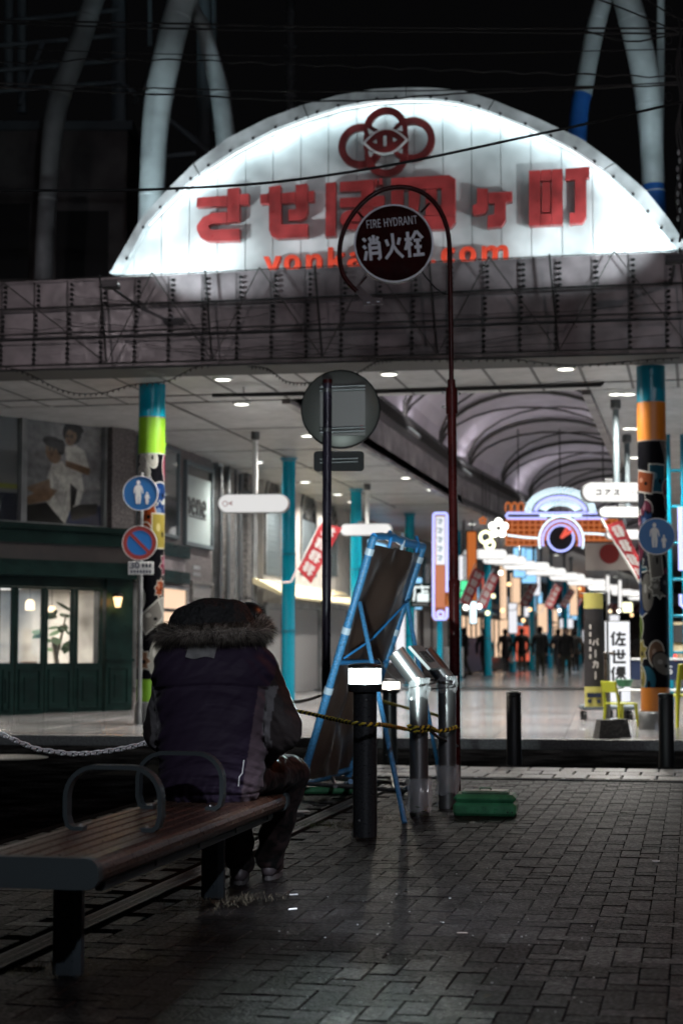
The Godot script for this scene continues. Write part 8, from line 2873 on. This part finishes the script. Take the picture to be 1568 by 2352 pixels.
func weeds() -> void:
	for e in [[745, 1897, 260, 0.2, 0.07, "green", "green grass tuft in the paving left of the near lamp bollard"], [840, 1926, 60, 0.1, 0.05, "dry", "dry grass round the foot of the near lamp bollard"], [505, 2072, 130, 0.14, 0.09, "dry", "dry weeds round the far bench leg"], [600, 2062, 90, 0.12, 0.05, "dry", "dry grass patch right of the far bench leg"], [130, 2232, 130, 0.14, 0.1, "dry", "weeds round the near bench leg"], [430, 2085, 120, 0.22, 0.05, "dry", "sparse dry grass left of the far bench leg"], [300, 2160, 90, 0.25, 0.05, "dry", "sparse dry grass between the two bench legs"], [940, 1885, 130, 0.2, 0.035, "dry", "dry grass under the blue stay foot"], [1060, 1880, 110, 0.2, 0.03, "dry", "dry grass in the paving before the green box"]]:
		var g := G(e[0], e[1])
		var m := MB.new()
		tuft(m, g, e[2] * 2, e[3], e[4])
		var o := one(m, "grass_tuft", M.grass if e[5] == "green" else M.dry_grass, g, e[6], "grass", "grass in the paving")
		o.set_meta("kind", "stuff")
	for e in [[966, 1880, 9, 0.07, "small leafy weed at the foot of the left steel post"], [175, 2215, 8, 0.06, "small leafy weed beside the near bench leg"]]:
		var g := G(e[0], e[1])
		var t := thing("weed", e[4], "weed", at(g))
		for k in e[2]:
			var a: float = TAU * k / e[2] + 0.3
			var d := Vector3(cos(a), 0, sin(a))
			var c: Vector3 = g + d * e[3] * 0.55 + Vector3(0, 0.02 + 0.025 * (k % 3), 0)
			var s: Vector3 = d.cross(Vector3.UP) * e[3] * 0.22
			var l := MB.new()
			var nn := (Vector3.UP + d * 0.4).normalized()
			l.face([c - d * e[3] * 0.4, c - d * e[3] * 0.1 + s, c + d * e[3] * 0.45 + Vector3(0, 0.012, 0), c - d * e[3] * 0.1 - s], nn)
			put(l, "leaf", M.leaf, t)
	var k := 0
	for e in [[1061, 2143, M.inside_wood, "orange cigarette end on the paving in the foreground"], [1505, 1978, M.white_paint, "white cigarette end on the paving at the right"], [674, 2055, M.sign_rim, "pinkish cigarette end right of the bench"], [672, 2088, M.white_paint, "pale cigarette end nearest the far bench leg"]]:
		var g := G(e[0], e[1], 0.008)
		var m := MB.new(); var d := RT.rotated(Vector3.UP, 0.2 * k) * 0.02
		m.cyl(g - d, g + d, 0.0042, 8)
		one(m, "cigarette_end", e[2], g, e[3], "litter", "cigarette ends on the paving")
		k += 1
	var bits := MB.new()
	for i in 90:
		var g := G(rng.randf_range(620, 1400), rng.randf_range(1900, 2330), 0.004)
		bits.box(g, Vector3(0.004, 0.003, 0.006) * rng.randf_range(0.5, 1.2), Basis(Vector3.UP, rng.randf() * 3.0))
	tag(one(bits, "grit", M.sign_rim, G(900, 2100), "tiny pale grit scattered over the dark paving", "grit"), "", "", "", "stuff")
	for i in 9:
		var lx: Array = [[930, 2050], [1240, 1960], [1390, 2120], [780, 2250], [1120, 2290], [1440, 1890], [985, 1950], [560, 2200], [1300, 2230]][i]
		var g := G(lx[0], lx[1], 0.006)
		var m := MB.new()
		var a := rng.randf() * TAU
		var d := Vector3(cos(a), 0, sin(a)) * rng.randf_range(0.014, 0.026)
		var sd := d.cross(Vector3.UP) * 0.45
		m.face([g - d, g + sd + Vector3(0, 0.006, 0), g + d * 0.9 + Vector3(0, 0.003, 0)], Vector3.UP); m.face([g - d, g + d * 0.9 + Vector3(0, 0.003, 0), g - sd + Vector3(0, 0.008, 0)], Vector3.UP)
		one(m, "dry_leaf", M.inside_wood if i % 2 else M.dry_grass, g, "small curled dry leaf lying on the paving, %s of the scattered ones" % ordinal(i), "leaf", "dry leaves on the paving")
	var lm := MB.new(); var lT := camframe(G(676, 1872), 0.2); lm.rbox(lT * Vector3(0, 0.02, 0), Vector3(0.2, 0.012, 0.12), 0.004, lT.basis); lm.box(lT * Vector3(0, 0.007, 0), Vector3(0.12, 0.014, 0.06), lT.basis)
	one(lm, "wooden_board", M.pale_brick, lT.origin, "small pale board on the paving right of the seated person's feet", "board")
	# manhole ring and stone by the road at the left
	var mh := MB.new(); var mg := G(20, 1740, -0.018); mh.lathe(mg, [Vector2(0.0, 0.004), Vector2(0.3, 0.006), Vector2(0.34, 0.012), Vector2(0.4, 0.0)], 32)
	one(mh, "manhole_cover", M.gutter, mg, "dark round manhole cover in the road at the left edge", "manhole cover")

# ---------- the bench ----------
var BN: Transform3D

func bench() -> void:
	var n := G(226, 1988, 0.42); n.y = 0
	var f := G(660, 1826, 0.42); f.y = 0
	var dir := (f - n).normalized()
	BN = Transform3D(Basis(dir.cross(Vector3.UP), Vector3.UP, -dir), n)
	var T := BN
	var L := n.distance_to(f)
	var t := thing("bench", "long backless bench of brown slats with metal ends and two hoop armrests", "bench", T)
	var sl := [[-0.365, 0.058], [-0.300, 0.058], [-0.235, 0.058], [-0.170, 0.058], [-0.105, 0.058]]
	for s in sl:
		var q := MB.new(); q.rbox(T * Vector3(s[0], 0.422, -L * 0.5), Vector3(s[1], 0.03, L - 0.07), 0.006, T.basis)
		put(q, "slat", M.bench_wood, t)
	for e in [[-0.04, 1.0], [-0.43, -1.0]]:
		var q := MB.new()
		var pr := []
		for i in 17:
			var a := lerpf(-PI * 0.5, PI * 0.5, i / 16.0)
			var rr := 0.042 + (0.0012 if i % 2 else 0.0)
			pr.append(Vector2((0.0 + rr * cos(a)) * e[1], 0.393 + rr * sin(a)))
		pr.append(Vector2(-0.03 * e[1], 0.437)); pr.append(Vector2(-0.03 * e[1], 0.352))
		q.prism(T * Transform3D(Basis(), Vector3(e[0], 0, 0)), pr, -L + 0.035, -0.035)
		put(q, "rounded_slat", M.bench_wood, t)
	for z in [0.0, -L]:
		var q := MB.new()
		var pp := []
		for k in 4:
			for i in 6:
				var an := PI / 2 * (k + i / 5.0)
				var r := 0.04
				pp.append(Vector2(-0.235 + (0.24 - r) * (1 if k in [0, 3] else -1), 0.393 + (0.049 - r) * (1 if k < 2 else -1)) + Vector2(cos(an), sin(an)) * r)
		q.prism(T, pp, z - 0.03, z + 0.012)
		put(q, "end_plate", M.bench_metal, t)
	for x in [-0.05, -0.42]:
		var q := MB.new(); q.rbox(T * Vector3(x, 0.335, -L * 0.5), Vector3(0.03, 0.032, L - 0.3), 0.005, T.basis)
		put(q, "under_rail", M.bench_metal, t)
		for k in 5:
			var c := MB.new(); c.rbox(T * Vector3(x, 0.344, -0.2 - k * (L - 0.4) / 4.0), Vector3(0.04, 0.03, 0.1), 0.004, T.basis)
			put(c, "rail_clip", M.bench_metal, t)
	for p in [G(118, 2242), G(507, 2066)]:
		var l: Vector3 = T.affine_inverse() * p
		var q := MB.new(); q.rbox(T * Vector3(-0.235, 0.17, l.z), Vector3(0.1, 0.36, 0.07), 0.02, T.basis)
		put(q, "leg", M.bench_leg, t)
		var c := MB.new(); c.rbox(T * Vector3(-0.235, 0.352, l.z), Vector3(0.4, 0.025, 0.06), 0.005, T.basis)
		put(c, "cross_beam", M.bench_metal, t)
	for p in [G(258, 1906, 0.44), G(418, 1857, 0.44)]:
		var z: float = (T.affine_inverse() * p).z
		var x0 := -0.4; var x1 := -0.06
		var h := 0.225; var r := 0.11
		var pts := [Vector2(x0 + 0.06, 0.443), Vector2(x0 + 0.02, 0.443), Vector2(x0 + 0.002, 0.455), Vector2(x0 - 0.008, 0.49)]
		for i in 9: pts.append(Vector2(x0 + r - 0.008 + (r) * cos(PI - PI / 2 * i / 8.0), 0.44 + h - r + r * sin(PI - PI / 2 * i / 8.0)))
		for i in 9: pts.append(Vector2(x1 - r + 0.008 + r * cos(PI / 2 - PI / 2 * i / 8.0), 0.44 + h - r + r * sin(PI / 2 - PI / 2 * i / 8.0)))
		pts.append_array([Vector2(x1 + 0.008, 0.49), Vector2(x1 - 0.002, 0.455), Vector2(x1 - 0.02, 0.443), Vector2(x1 - 0.06, 0.443)])
		var q := MB.new()
		q.stroke(T, pts, 0.016, z - 0.024, z + 0.024, false)
		var arm := put(q, "armrest", M.bench_metal, t)
		for x in [x0 + 0.045, x1 - 0.045]:
			var b := MB.new(); b.ball(T * Vector3(x, 0.452, z), Vector3(0.009, 0.008, 0.009), 8)
			put(b, "bolt", M.steel, arm)

# ---------- the person on the bench ----------
func person_on_bench() -> void:
	var o := P(490, 1835, 7.47); o.y = 0.0
	var T := camframe(o)
	var t := thing("person", "seated person from behind in a dark padded jacket with fur trimmed hood", "person", T)
	var nz := FastNoiseLite.new(); nz.seed = 5; nz.frequency = 1.0; nz.fractal_octaves = 3
	var tors := [[Vector3(-0.085, 0.535, 0.0), Vector3(-0.10, 0.95, -0.02), 0.155, 0.16], [Vector3(0.065, 0.535, 0.0), Vector3(0.095, 0.95, -0.02), 0.155, 0.16], [Vector3(-0.01, 0.53, 0.01), Vector3(0, 0.95, -0.02), 0.16, 0.16], [Vector3(-0.15, 1.01, -0.04), Vector3(0.15, 1.01, -0.04), 0.11, 0.11], [Vector3(0, 0.62, -0.1), Vector3(0, 0.95, -0.13), 0.15, 0.14], [Vector3(-0.09, 1.08, -0.02), Vector3(0.09, 1.08, -0.02), 0.085, 0.085]]
	var arm_r := [[Vector3(0.19, 1.0, -0.05), Vector3(0.285, 0.75, -0.02), 0.088, 0.096], [Vector3(0.285, 0.73, -0.02), Vector3(0.19, 0.6, -0.3), 0.092, 0.06]]
	var arm_l := [[Vector3(-0.17, 1.0, -0.05), Vector3(-0.215, 0.75, -0.03), 0.088, 0.09], [Vector3(-0.215, 0.73, -0.03), Vector3(-0.13, 0.6, -0.3), 0.086, 0.06]]
	var f := func(p: Vector3) -> float:
		var dt := field(p, tors, 0.07)
		var dr := field(p, arm_r, 0.03)
		var dl := field(p, arm_l, 0.03)
		var da := minf(dr, dl)
		var k := 0.018
		var d := minf(dt, da)
		if absf(dt - da) < k:
			var hh := 0.5 + 0.5 * (da - dt) / k
			d = lerpf(da, dt, hh) - k * hh * (1.0 - hh)
		if d > 0.05 or d < -0.05: return d
		var wr: float
		if dt < da:
			wr = nz.get_noise_3d(p.x * 2.2, p.y * 15.0 + p.x * p.x * 18.0, p.z * 2.0) * 0.011 * (0.35 + maxf(0.0, nz.get_noise_3d(p.x * 1.5, p.y * 2.5, 3.0)) * 2.5)
			wr += nz.get_noise_3d(p.x * 3.5 + 9.0, p.y * 6.0 - p.x * 4.0, p.z * 3.0) * 0.012
			if p.y < 0.56: wr += 0.0035 * sin(p.x * 150.0 + 3.0 * sin(p.y * 30.0)) * clampf((0.56 - p.y) * 12.0, 0.0, 1.0)
			if da < dt + 0.09: wr += 0.006 * sin((p.y + absf(p.x)) * 85.0) * clampf(1.0 - (da - dt) / 0.09, 0.0, 1.0)
			var sy := 0.935 - 0.35 * p.x * p.x * (1.0 if absf(p.x) < 0.3 else 0.0)
			wr += 0.007 * exp(-pow((p.y - sy) / 0.009, 2.0))
			if p.y < 0.5: wr += 0.005 * exp(-pow((p.y - 0.47) / 0.006, 2.0))
		else:
			wr = nz.get_noise_3d(p.x * 9.0 + p.y * 5.0, p.y * 7.0, p.z * 4.0) * 0.012
		return d + wr
	var paint := func(p: Vector3) -> Color:
		var dt := field(p, tors, 0.07)
		var dr := field(p, arm_r, 0.03)
		var dl := field(p, arm_l, 0.03)
		var da := minf(dr, dl)
		if p.y < 0.93 and p.y > 0.66 and absf(dt - da) < 0.03 and p.z > -0.08 and da < dt + 0.012: return Color(0.10, 0.098, 0.1)
		if da < dt: return Color(0.022, 0.017, 0.018)
		if p.y < 0.93 and p.x > lerpf(0.125, 0.2, (p.y - 0.43) / 0.5): return Color(0.085, 0.06, 0.071)
		return Color(0.026, 0.0185, 0.032)
	var jm := MB.new()
	nets(Vector3(-0.36, 0.35, -0.42), Vector3(0.44, 1.22, 0.24), 0.0078, f, paint, jm, T)
	var jacket := put(jm, "jacket", M.cloth, t)
	# collar patch, piping
	var cp := MB.new()
	for i in 14:
		var row := []
		for u in [lerpf(-0.115, 0.01, i / 14.0), lerpf(-0.115, 0.01, (i + 1) / 14.0)]:
			for vv in [0.0, 0.33, 0.67, 1.0]:
				var q := Vector3(u + 0.012 * vv, 1.052 + 0.056 * vv - 0.005 * sin(u * 60.0) * (1.0 - vv), 0.25)
				for k in 14: q.z -= maxf(f.call(q), 0.0)
				row.append(T * (q + Vector3(0, 0, 0.007 + 0.004 * sin(u * 90.0 + vv * 5.0))))
		for k in 3:
			var nn: Vector3 = (row[4 + k] - row[k]).cross(row[k + 1] - row[k]).normalized()
			if nn.dot(T.basis.z) < 0: nn = -nn
			cp.face([row[k], row[4 + k], row[5 + k], row[k + 1]], nn)
	put(cp, "grey_collar_patch", M.collar_grey, jacket)
	var pm := MB.new()
	var pts := []
	for i in 9:
		var y := lerpf(0.505, 0.615, i / 8.0)
		var q := Vector3(0.128 + 0.012 * i / 8.0 - 0.01 * (1.0 if i < 4 else 0.0), y, 0.2)
		for k in 12:
			var d: float = f.call(q)
			q.z -= maxf(d, 0.0)
		pts.append(T * (q + Vector3(0, 0, 0.003)))
	pm.tube(pts, 0.0028, 5)
	put(pm, "reflective_piping", M.white_paint, jacket)
	# hood lining, hair
	var hb := [[Vector3(-0.12, 1.2, -0.02), Vector3(-0.03, 1.216, -0.03), 0.082, 0.086], [Vector3(-0.03, 1.216, -0.03), Vector3(0.07, 1.212, -0.03), 0.086, 0.084], [Vector3(0.07, 1.212, -0.03), Vector3(0.11, 1.185, -0.02), 0.084, 0.07], [Vector3(-0.1, 1.15, 0.02), Vector3(0.1, 1.15, 0.02), 0.075, 0.075]]
	var hf := func(p: Vector3) -> float: return field(p, hb, 0.05) + 0.005 * nz.get_noise_3d(p.x * 40.0, p.y * 40.0, p.z * 40.0) + 0.006 * nz.get_noise_3d(p.x * 9.0, p.y * 9.0, p.z * 9.0)
	var hm := MB.new()
	nets(Vector3(-0.25, 1.05, -0.16), Vector3(0.22, 1.34, 0.14), 0.008, hf, func(_p): return Color(0.008, 0.008, 0.009), hm, T)
	put(hm, "hood", M.fleece, t)
	var hr := MB.new()
	hr.ball(T * Vector3(0.145, 1.225, -0.13), Vector3(0.075, 0.075, 0.1), 18, T.basis)
	for i in 160:
		var a := rng.randf_range(-0.4, 1.9); var b := rng.randf_range(-0.6, 0.6)
		var d0 := Vector3(cos(a) * 0.076, sin(a) * 0.076, b * 0.09)
		var d1 := d0 + Vector3(cos(a - 0.5), sin(a - 0.5), 0) * 0.02
		hr.face([T * (Vector3(0.13, 1.235, -0.12) + d0), T * (Vector3(0.132, 1.236, -0.12) + d0), T * (Vector3(0.13, 1.235, -0.12) + d1)], T.basis.z)
	put(hr, "hair", M.hair, t)
	# fur trim: a core and many hairs
	var core := path([Vector3(-0.17, 1.16, -0.08), Vector3(-0.23, 1.145, 0.0), Vector3(-0.13, 1.15, 0.085), Vector3(0.0, 1.155, 0.115), Vector3(0.13, 1.16, 0.085), Vector3(0.225, 1.165, 0.0), Vector3(0.17, 1.21, -0.08)], 60)
	var cm := MB.new()
	var cw := []
	for p in core: cw.append(T * p)
	cm.tube(cw, 0.027, 10)
	var fur := put(cm, "fur_trim", M.fur_dark, t)
	var layers := [MB.new(), MB.new(), MB.new()]
	for i in 9000:
		var s := rng.randf() * 59.0
		var c: Vector3 = core[int(s)].lerp(core[int(s) + 1], s - int(s))
		var tg: Vector3 = (core[int(s) + 1] - core[int(s)]).normalized()
		var nx := tg.cross(Vector3.UP).normalized(); var ny := nx.cross(tg)
		var outd := Vector3(c.x, 0, c.z + 0.05).normalized()
		if nx.dot(outd) < 0: nx = -nx
		var a := rng.randf_range(-2.0, 2.2)
		var d := (nx * cos(a) + ny * sin(a)).normalized()
		var base := c + d * 0.024
		var l := rng.randf_range(0.02, 0.047) * (1.3 if absf(c.x) > 0.15 else 1.0)
		var dr := (d + tg * rng.randf_range(-0.5, 0.5) + outd * 0.5 + Vector3(0, -0.25 + (0.5 if a > 0.8 else 0.0), 0) + Vector3(rng.randf_range(-0.3, 0.3), rng.randf_range(-0.3, 0.3), rng.randf_range(-0.3, 0.3))).normalized()
		var side := dr.cross(Vector3(rng.randf() - 0.5, rng.randf() - 0.5, rng.randf() - 0.5).normalized()).normalized() * 0.0008
		var mid := base + dr * l * 0.55
		var tip := base + dr * l + Vector3(0, -0.012, 0) + tg * rng.randf_range(-0.008, 0.008)
		var nn := (T.basis * (d + dr * 0.2)).normalized()
		var lm: MB = layers[[0, 0, 0, 1, 2, 2][rng.randi() % 6]]
		lm.face([T * (base - side), T * (base + side), T * (mid + side * 0.8), T * (mid - side * 0.8)], nn)
		lm.face([T * (mid - side * 0.8), T * (mid + side * 0.8), T * tip], nn)
	tag(put(layers[0], "fur_hairs", M.fur, fur), "", "", "", "stuff")
	tag(put(layers[1], "fur_hairs", M.fur_pale, fur), "", "", "", "stuff")
	tag(put(layers[2], "fur_hairs", M.fur_dark, fur), "", "", "", "stuff")
	# body under the clothes: head bent forward, arms, hands in the lap
	var bb := [[Vector3(0.06, 1.2, -0.14), Vector3(0.06, 1.17, -0.2), 0.09, 0.085], [Vector3(0.06, 1.13, -0.22), Vector3(0.06, 1.15, -0.19), 0.06, 0.07], [Vector3(0, 1.05, -0.05), Vector3(0.05, 1.15, -0.12), 0.06, 0.058], [Vector3(0, 0.6, -0.06), Vector3(0, 1.0, -0.06), 0.12, 0.1], [Vector3(-0.15, 1.0, -0.05), Vector3(0.15, 1.0, -0.05), 0.06, 0.06],
		[Vector3(0.19, 1.0, -0.05), Vector3(0.28, 0.75, -0.02), 0.05, 0.042], [Vector3(0.28, 0.75, -0.02), Vector3(0.17, 0.59, -0.33), 0.042, 0.03], [Vector3(-0.17, 1.0, -0.05), Vector3(-0.21, 0.75, -0.03), 0.05, 0.042], [Vector3(-0.21, 0.75, -0.03), Vector3(-0.11, 0.59, -0.33), 0.042, 0.03],
		[Vector3(0.06, 1.165, -0.285), Vector3(0.06, 1.145, -0.3), 0.012, 0.016], [Vector3(0.147, 1.18, -0.16), Vector3(0.15, 1.2, -0.155), 0.014, 0.016], [Vector3(-0.027, 1.18, -0.16), Vector3(-0.03, 1.2, -0.155), 0.014, 0.016]]
	for s in [-1.0, 1.0]:
		var w := Vector3(0.17 if s > 0 else -0.11, 0.59, -0.33)
		var pc := w + Vector3(-s * 0.03, -0.012, -0.055)
		bb.append([w, pc, 0.028, 0.033])
		for k in 4:
			var k0: Vector3 = pc + Vector3(-s * 0.01 + s * (0.03 - 0.02 * k) * 0.9, 0.004, -0.035)
			var k1: Vector3 = k0 + Vector3(-s * 0.014, -0.014, -0.034 + 0.005 * absf(k - 1.5))
			var k2: Vector3 = k1 + Vector3(-s * 0.012, -0.026, -0.012)
			bb.append([pc + (k0 - pc) * 0.4, k0, 0.01, 0.0095]); bb.append([k0, k1, 0.0092, 0.0085]); bb.append([k1, k2, 0.0085, 0.0075])
		var th: Vector3 = w + Vector3(-s * 0.035, 0.008, -0.03)
		bb.append([th, th + Vector3(-s * 0.03, -0.004, -0.028), 0.012, 0.0105]); bb.append([th + Vector3(-s * 0.03, -0.004, -0.028), th + Vector3(-s * 0.04, -0.012, -0.052), 0.0102, 0.009])
	var bf := func(p): return field(p, bb, 0.016)
	var bm := MB.new()
	nets(Vector3(-0.28, 0.48, -0.48), Vector3(0.34, 1.32, 0.1), 0.011, bf, func(_p): return Color(0.36, 0.23, 0.17), bm, T)
	put(bm, "body", M.cloth, t)
	# trousers and shoes
	var tb := [[Vector3(-0.09, 0.53, -0.03), Vector3(0.09, 0.53, -0.03), 0.1, 0.1], [Vector3(0.1, 0.53, -0.06), Vector3(0.31, 0.515, -0.5), 0.108, 0.088], [Vector3(0.31, 0.5, -0.51), Vector3(0.22, 0.11, -0.7), 0.09, 0.07], [Vector3(-0.08, 0.53, -0.06), Vector3(0.05, 0.51, -0.46), 0.108, 0.086], [Vector3(0.05, 0.5, -0.47), Vector3(0.085, 0.11, -0.55), 0.086, 0.07]]
	var tf := func(p: Vector3) -> float:
		var d := field(p, tb, 0.035)
		if absf(d) > 0.05: return d
		return d + 0.011 * nz.get_noise_3d(p.x * 7.0, p.y * 8.0, p.z * 7.0) + 0.004 * sin(p.y * 42.0 + p.x * 20.0 + p.z * 13.0)
	var tp := func(p: Vector3) -> Color:
		var n := nz.get_noise_3d(p.x * 9.0, p.y * 9.0 + 5.0, p.z * 9.0)
		return Color(0.02, 0.0155, 0.012) if n > 0.12 else (Color(0.006, 0.006, 0.006) if n > -0.15 else Color(0.012, 0.010, 0.009))
	var tm := MB.new()
	nets(Vector3(-0.26, 0.02, -0.84), Vector3(0.46, 0.68, 0.14), 0.011, tf, tp, tm, T)
	put(tm, "trousers", M.cloth, t)
	for e in [[Vector3(0.215, 0, -0.69), 0.12], [Vector3(0.085, 0, -0.53), -0.05]]:
		var X := T * Transform3D(Basis(Vector3.UP, -e[1]), e[0])
		var sb := [[Vector3(0, 0.075, 0.0), Vector3(0, 0.06, -0.06), 0.042, 0.042], [Vector3(0, 0.055, -0.05), Vector3(0.004, 0.042, -0.2), 0.042, 0.036], [Vector3(0, 0.045, 0.02), Vector3(0, 0.045, -0.05), 0.034, 0.04]]
		var sm := MB.new()
		nets(Vector3(-0.06, 0.012, -0.26), Vector3(0.06, 0.14, 0.07), 0.007, func(p): return field(p, sb, 0.02), func(_p): return Color.WHITE, sm, X)
		var shoe := put(sm, "shoe", M.shoe, t)
		var so := MB.new()
		var ol := []
		for i in 20:
			var a := TAU * i / 20.0
			ol.append(Vector2(cos(a) * (0.043 + 0.004 * (1 if sin(a) > 0 else 0)), sin(a) * 0.135))
		so.prism(X * Transform3D(Basis(Vector3.RIGHT, -PI / 2), Vector3(0, 0, -0.09)), ol, 0.0, 0.024)
		put(so, "sole", M.shoe_sole, shoe)
		var lc := MB.new()
		for k in 4: lc.tube([X * Vector3(-0.03, 0.085 - k * 0.008, -0.08 - k * 0.022), X * Vector3(0, 0.1 - k * 0.009, -0.08 - k * 0.022), X * Vector3(0.03, 0.085 - k * 0.008, -0.08 - k * 0.022)], 0.003, 5)
		put(lc, "laces", M.white_paint, shoe)

# ---------- cables overhead ----------
func wires() -> void:
	var list := [
		[[[-40, 46], [400, 54], [900, 63], [1600, 65]], 17.0, 0.011, 0.0, "upper black cable crossing the top of the picture"],
		[[[-40, 52], [470, 67], [1000, 72], [1600, 78]], 17.3, 0.011, 0.0, "second black cable just under the topmost one"],
		[[[-40, 108], [380, 124], [784, 127], [1600, 112]], 17.0, 0.006, 0.0, "thin black cable below the upper pair"],
		[[[-40, 150], [300, 140], [784, 155], [1200, 170], [1600, 182]], 16.5, 0.008, 0.012, "wavy black cable above the sign"],
		[[[-40, 190], [420, 204], [800, 210], [1300, 200], [1600, 186]], 17.5, 0.008, 0.0, "black cable touching the top of the sign, upper strand"],
		[[[-40, 200], [420, 220], [780, 233], [1060, 216], [1600, 194]], 17.5, 0.01, 0.004, "black cable drooping over the top of the sign"],
		[[[-40, 437], [400, 433], [784, 398], [1250, 305], [1600, 226]], 13.0, 0.011, 0.0, "long black cable rising to the right across the sign face"],
		[[[1350, -10], [1450, 28], [1600, 92]], 16.0, 0.009, 0.0, "black cable slanting down at the top right corner"],
		[[[1470, -10], [1530, 28], [1600, 62]], 16.0, 0.009, 0.0, "short black cable in the top right corner"],
		[[[1340, 70], [1440, 95], [1500, 88], [1600, 70]], 16.2, 0.009, 0.0, "slack black cable loop before the right white tube"],
	]
	for e in list:
		var l := []
		for p in e[0]: l.append(P(p[0], p[1], e[1]))
		var pts := path(l, 120)
		if e[3] > 0.0:
			for i in pts.size(): pts[i].y += e[3] * 2.0 * absf(sin(i * 0.45))
		var q := MB.new(); q.tube(pts, e[2], 6)
		one(q, "overhead_cable", M.cable, pts[60], e[4], "cable", "cables overhead")
	# hanging bundle at the right edge
	var t := thing("cable_bundle", "tangled hanging cable bundle with clamps at the right edge", "cable bundle", at(P(1556, 330, 15.5)))
	for k in 3:
		var pts := []
		for i in 25: pts.append(P(1556 + 4 * k + 5 * sin(i * 0.8 + k * 2), 40 + k * 30 + i * 19.0, 15.5))
		var q := MB.new(); q.tube(pts, 0.01, 6)
		put(q, "cable", M.cable, t)
	for k in 9:
		var q := MB.new(); var p := P(1557 + 3 * sin(k * 2.0), 350 + k * 19, 15.4); q.ball(p, Vector3(0.014, 0.03, 0.014), 8)
		put(q, "clamp", M.steel, t)
	for k in 4:
		var c := P(1534, 25 + k * 66, 15.4)
		var r := []
		for i in 13: r.append(c + RT * 0.03 * cos(TAU * i / 12.0) + Vector3(0, 0.045 * sin(TAU * i / 12.0), 0))
		var q := MB.new(); q.tube(r, 0.006, 5)
		put(q, "hook", M.cable, t)
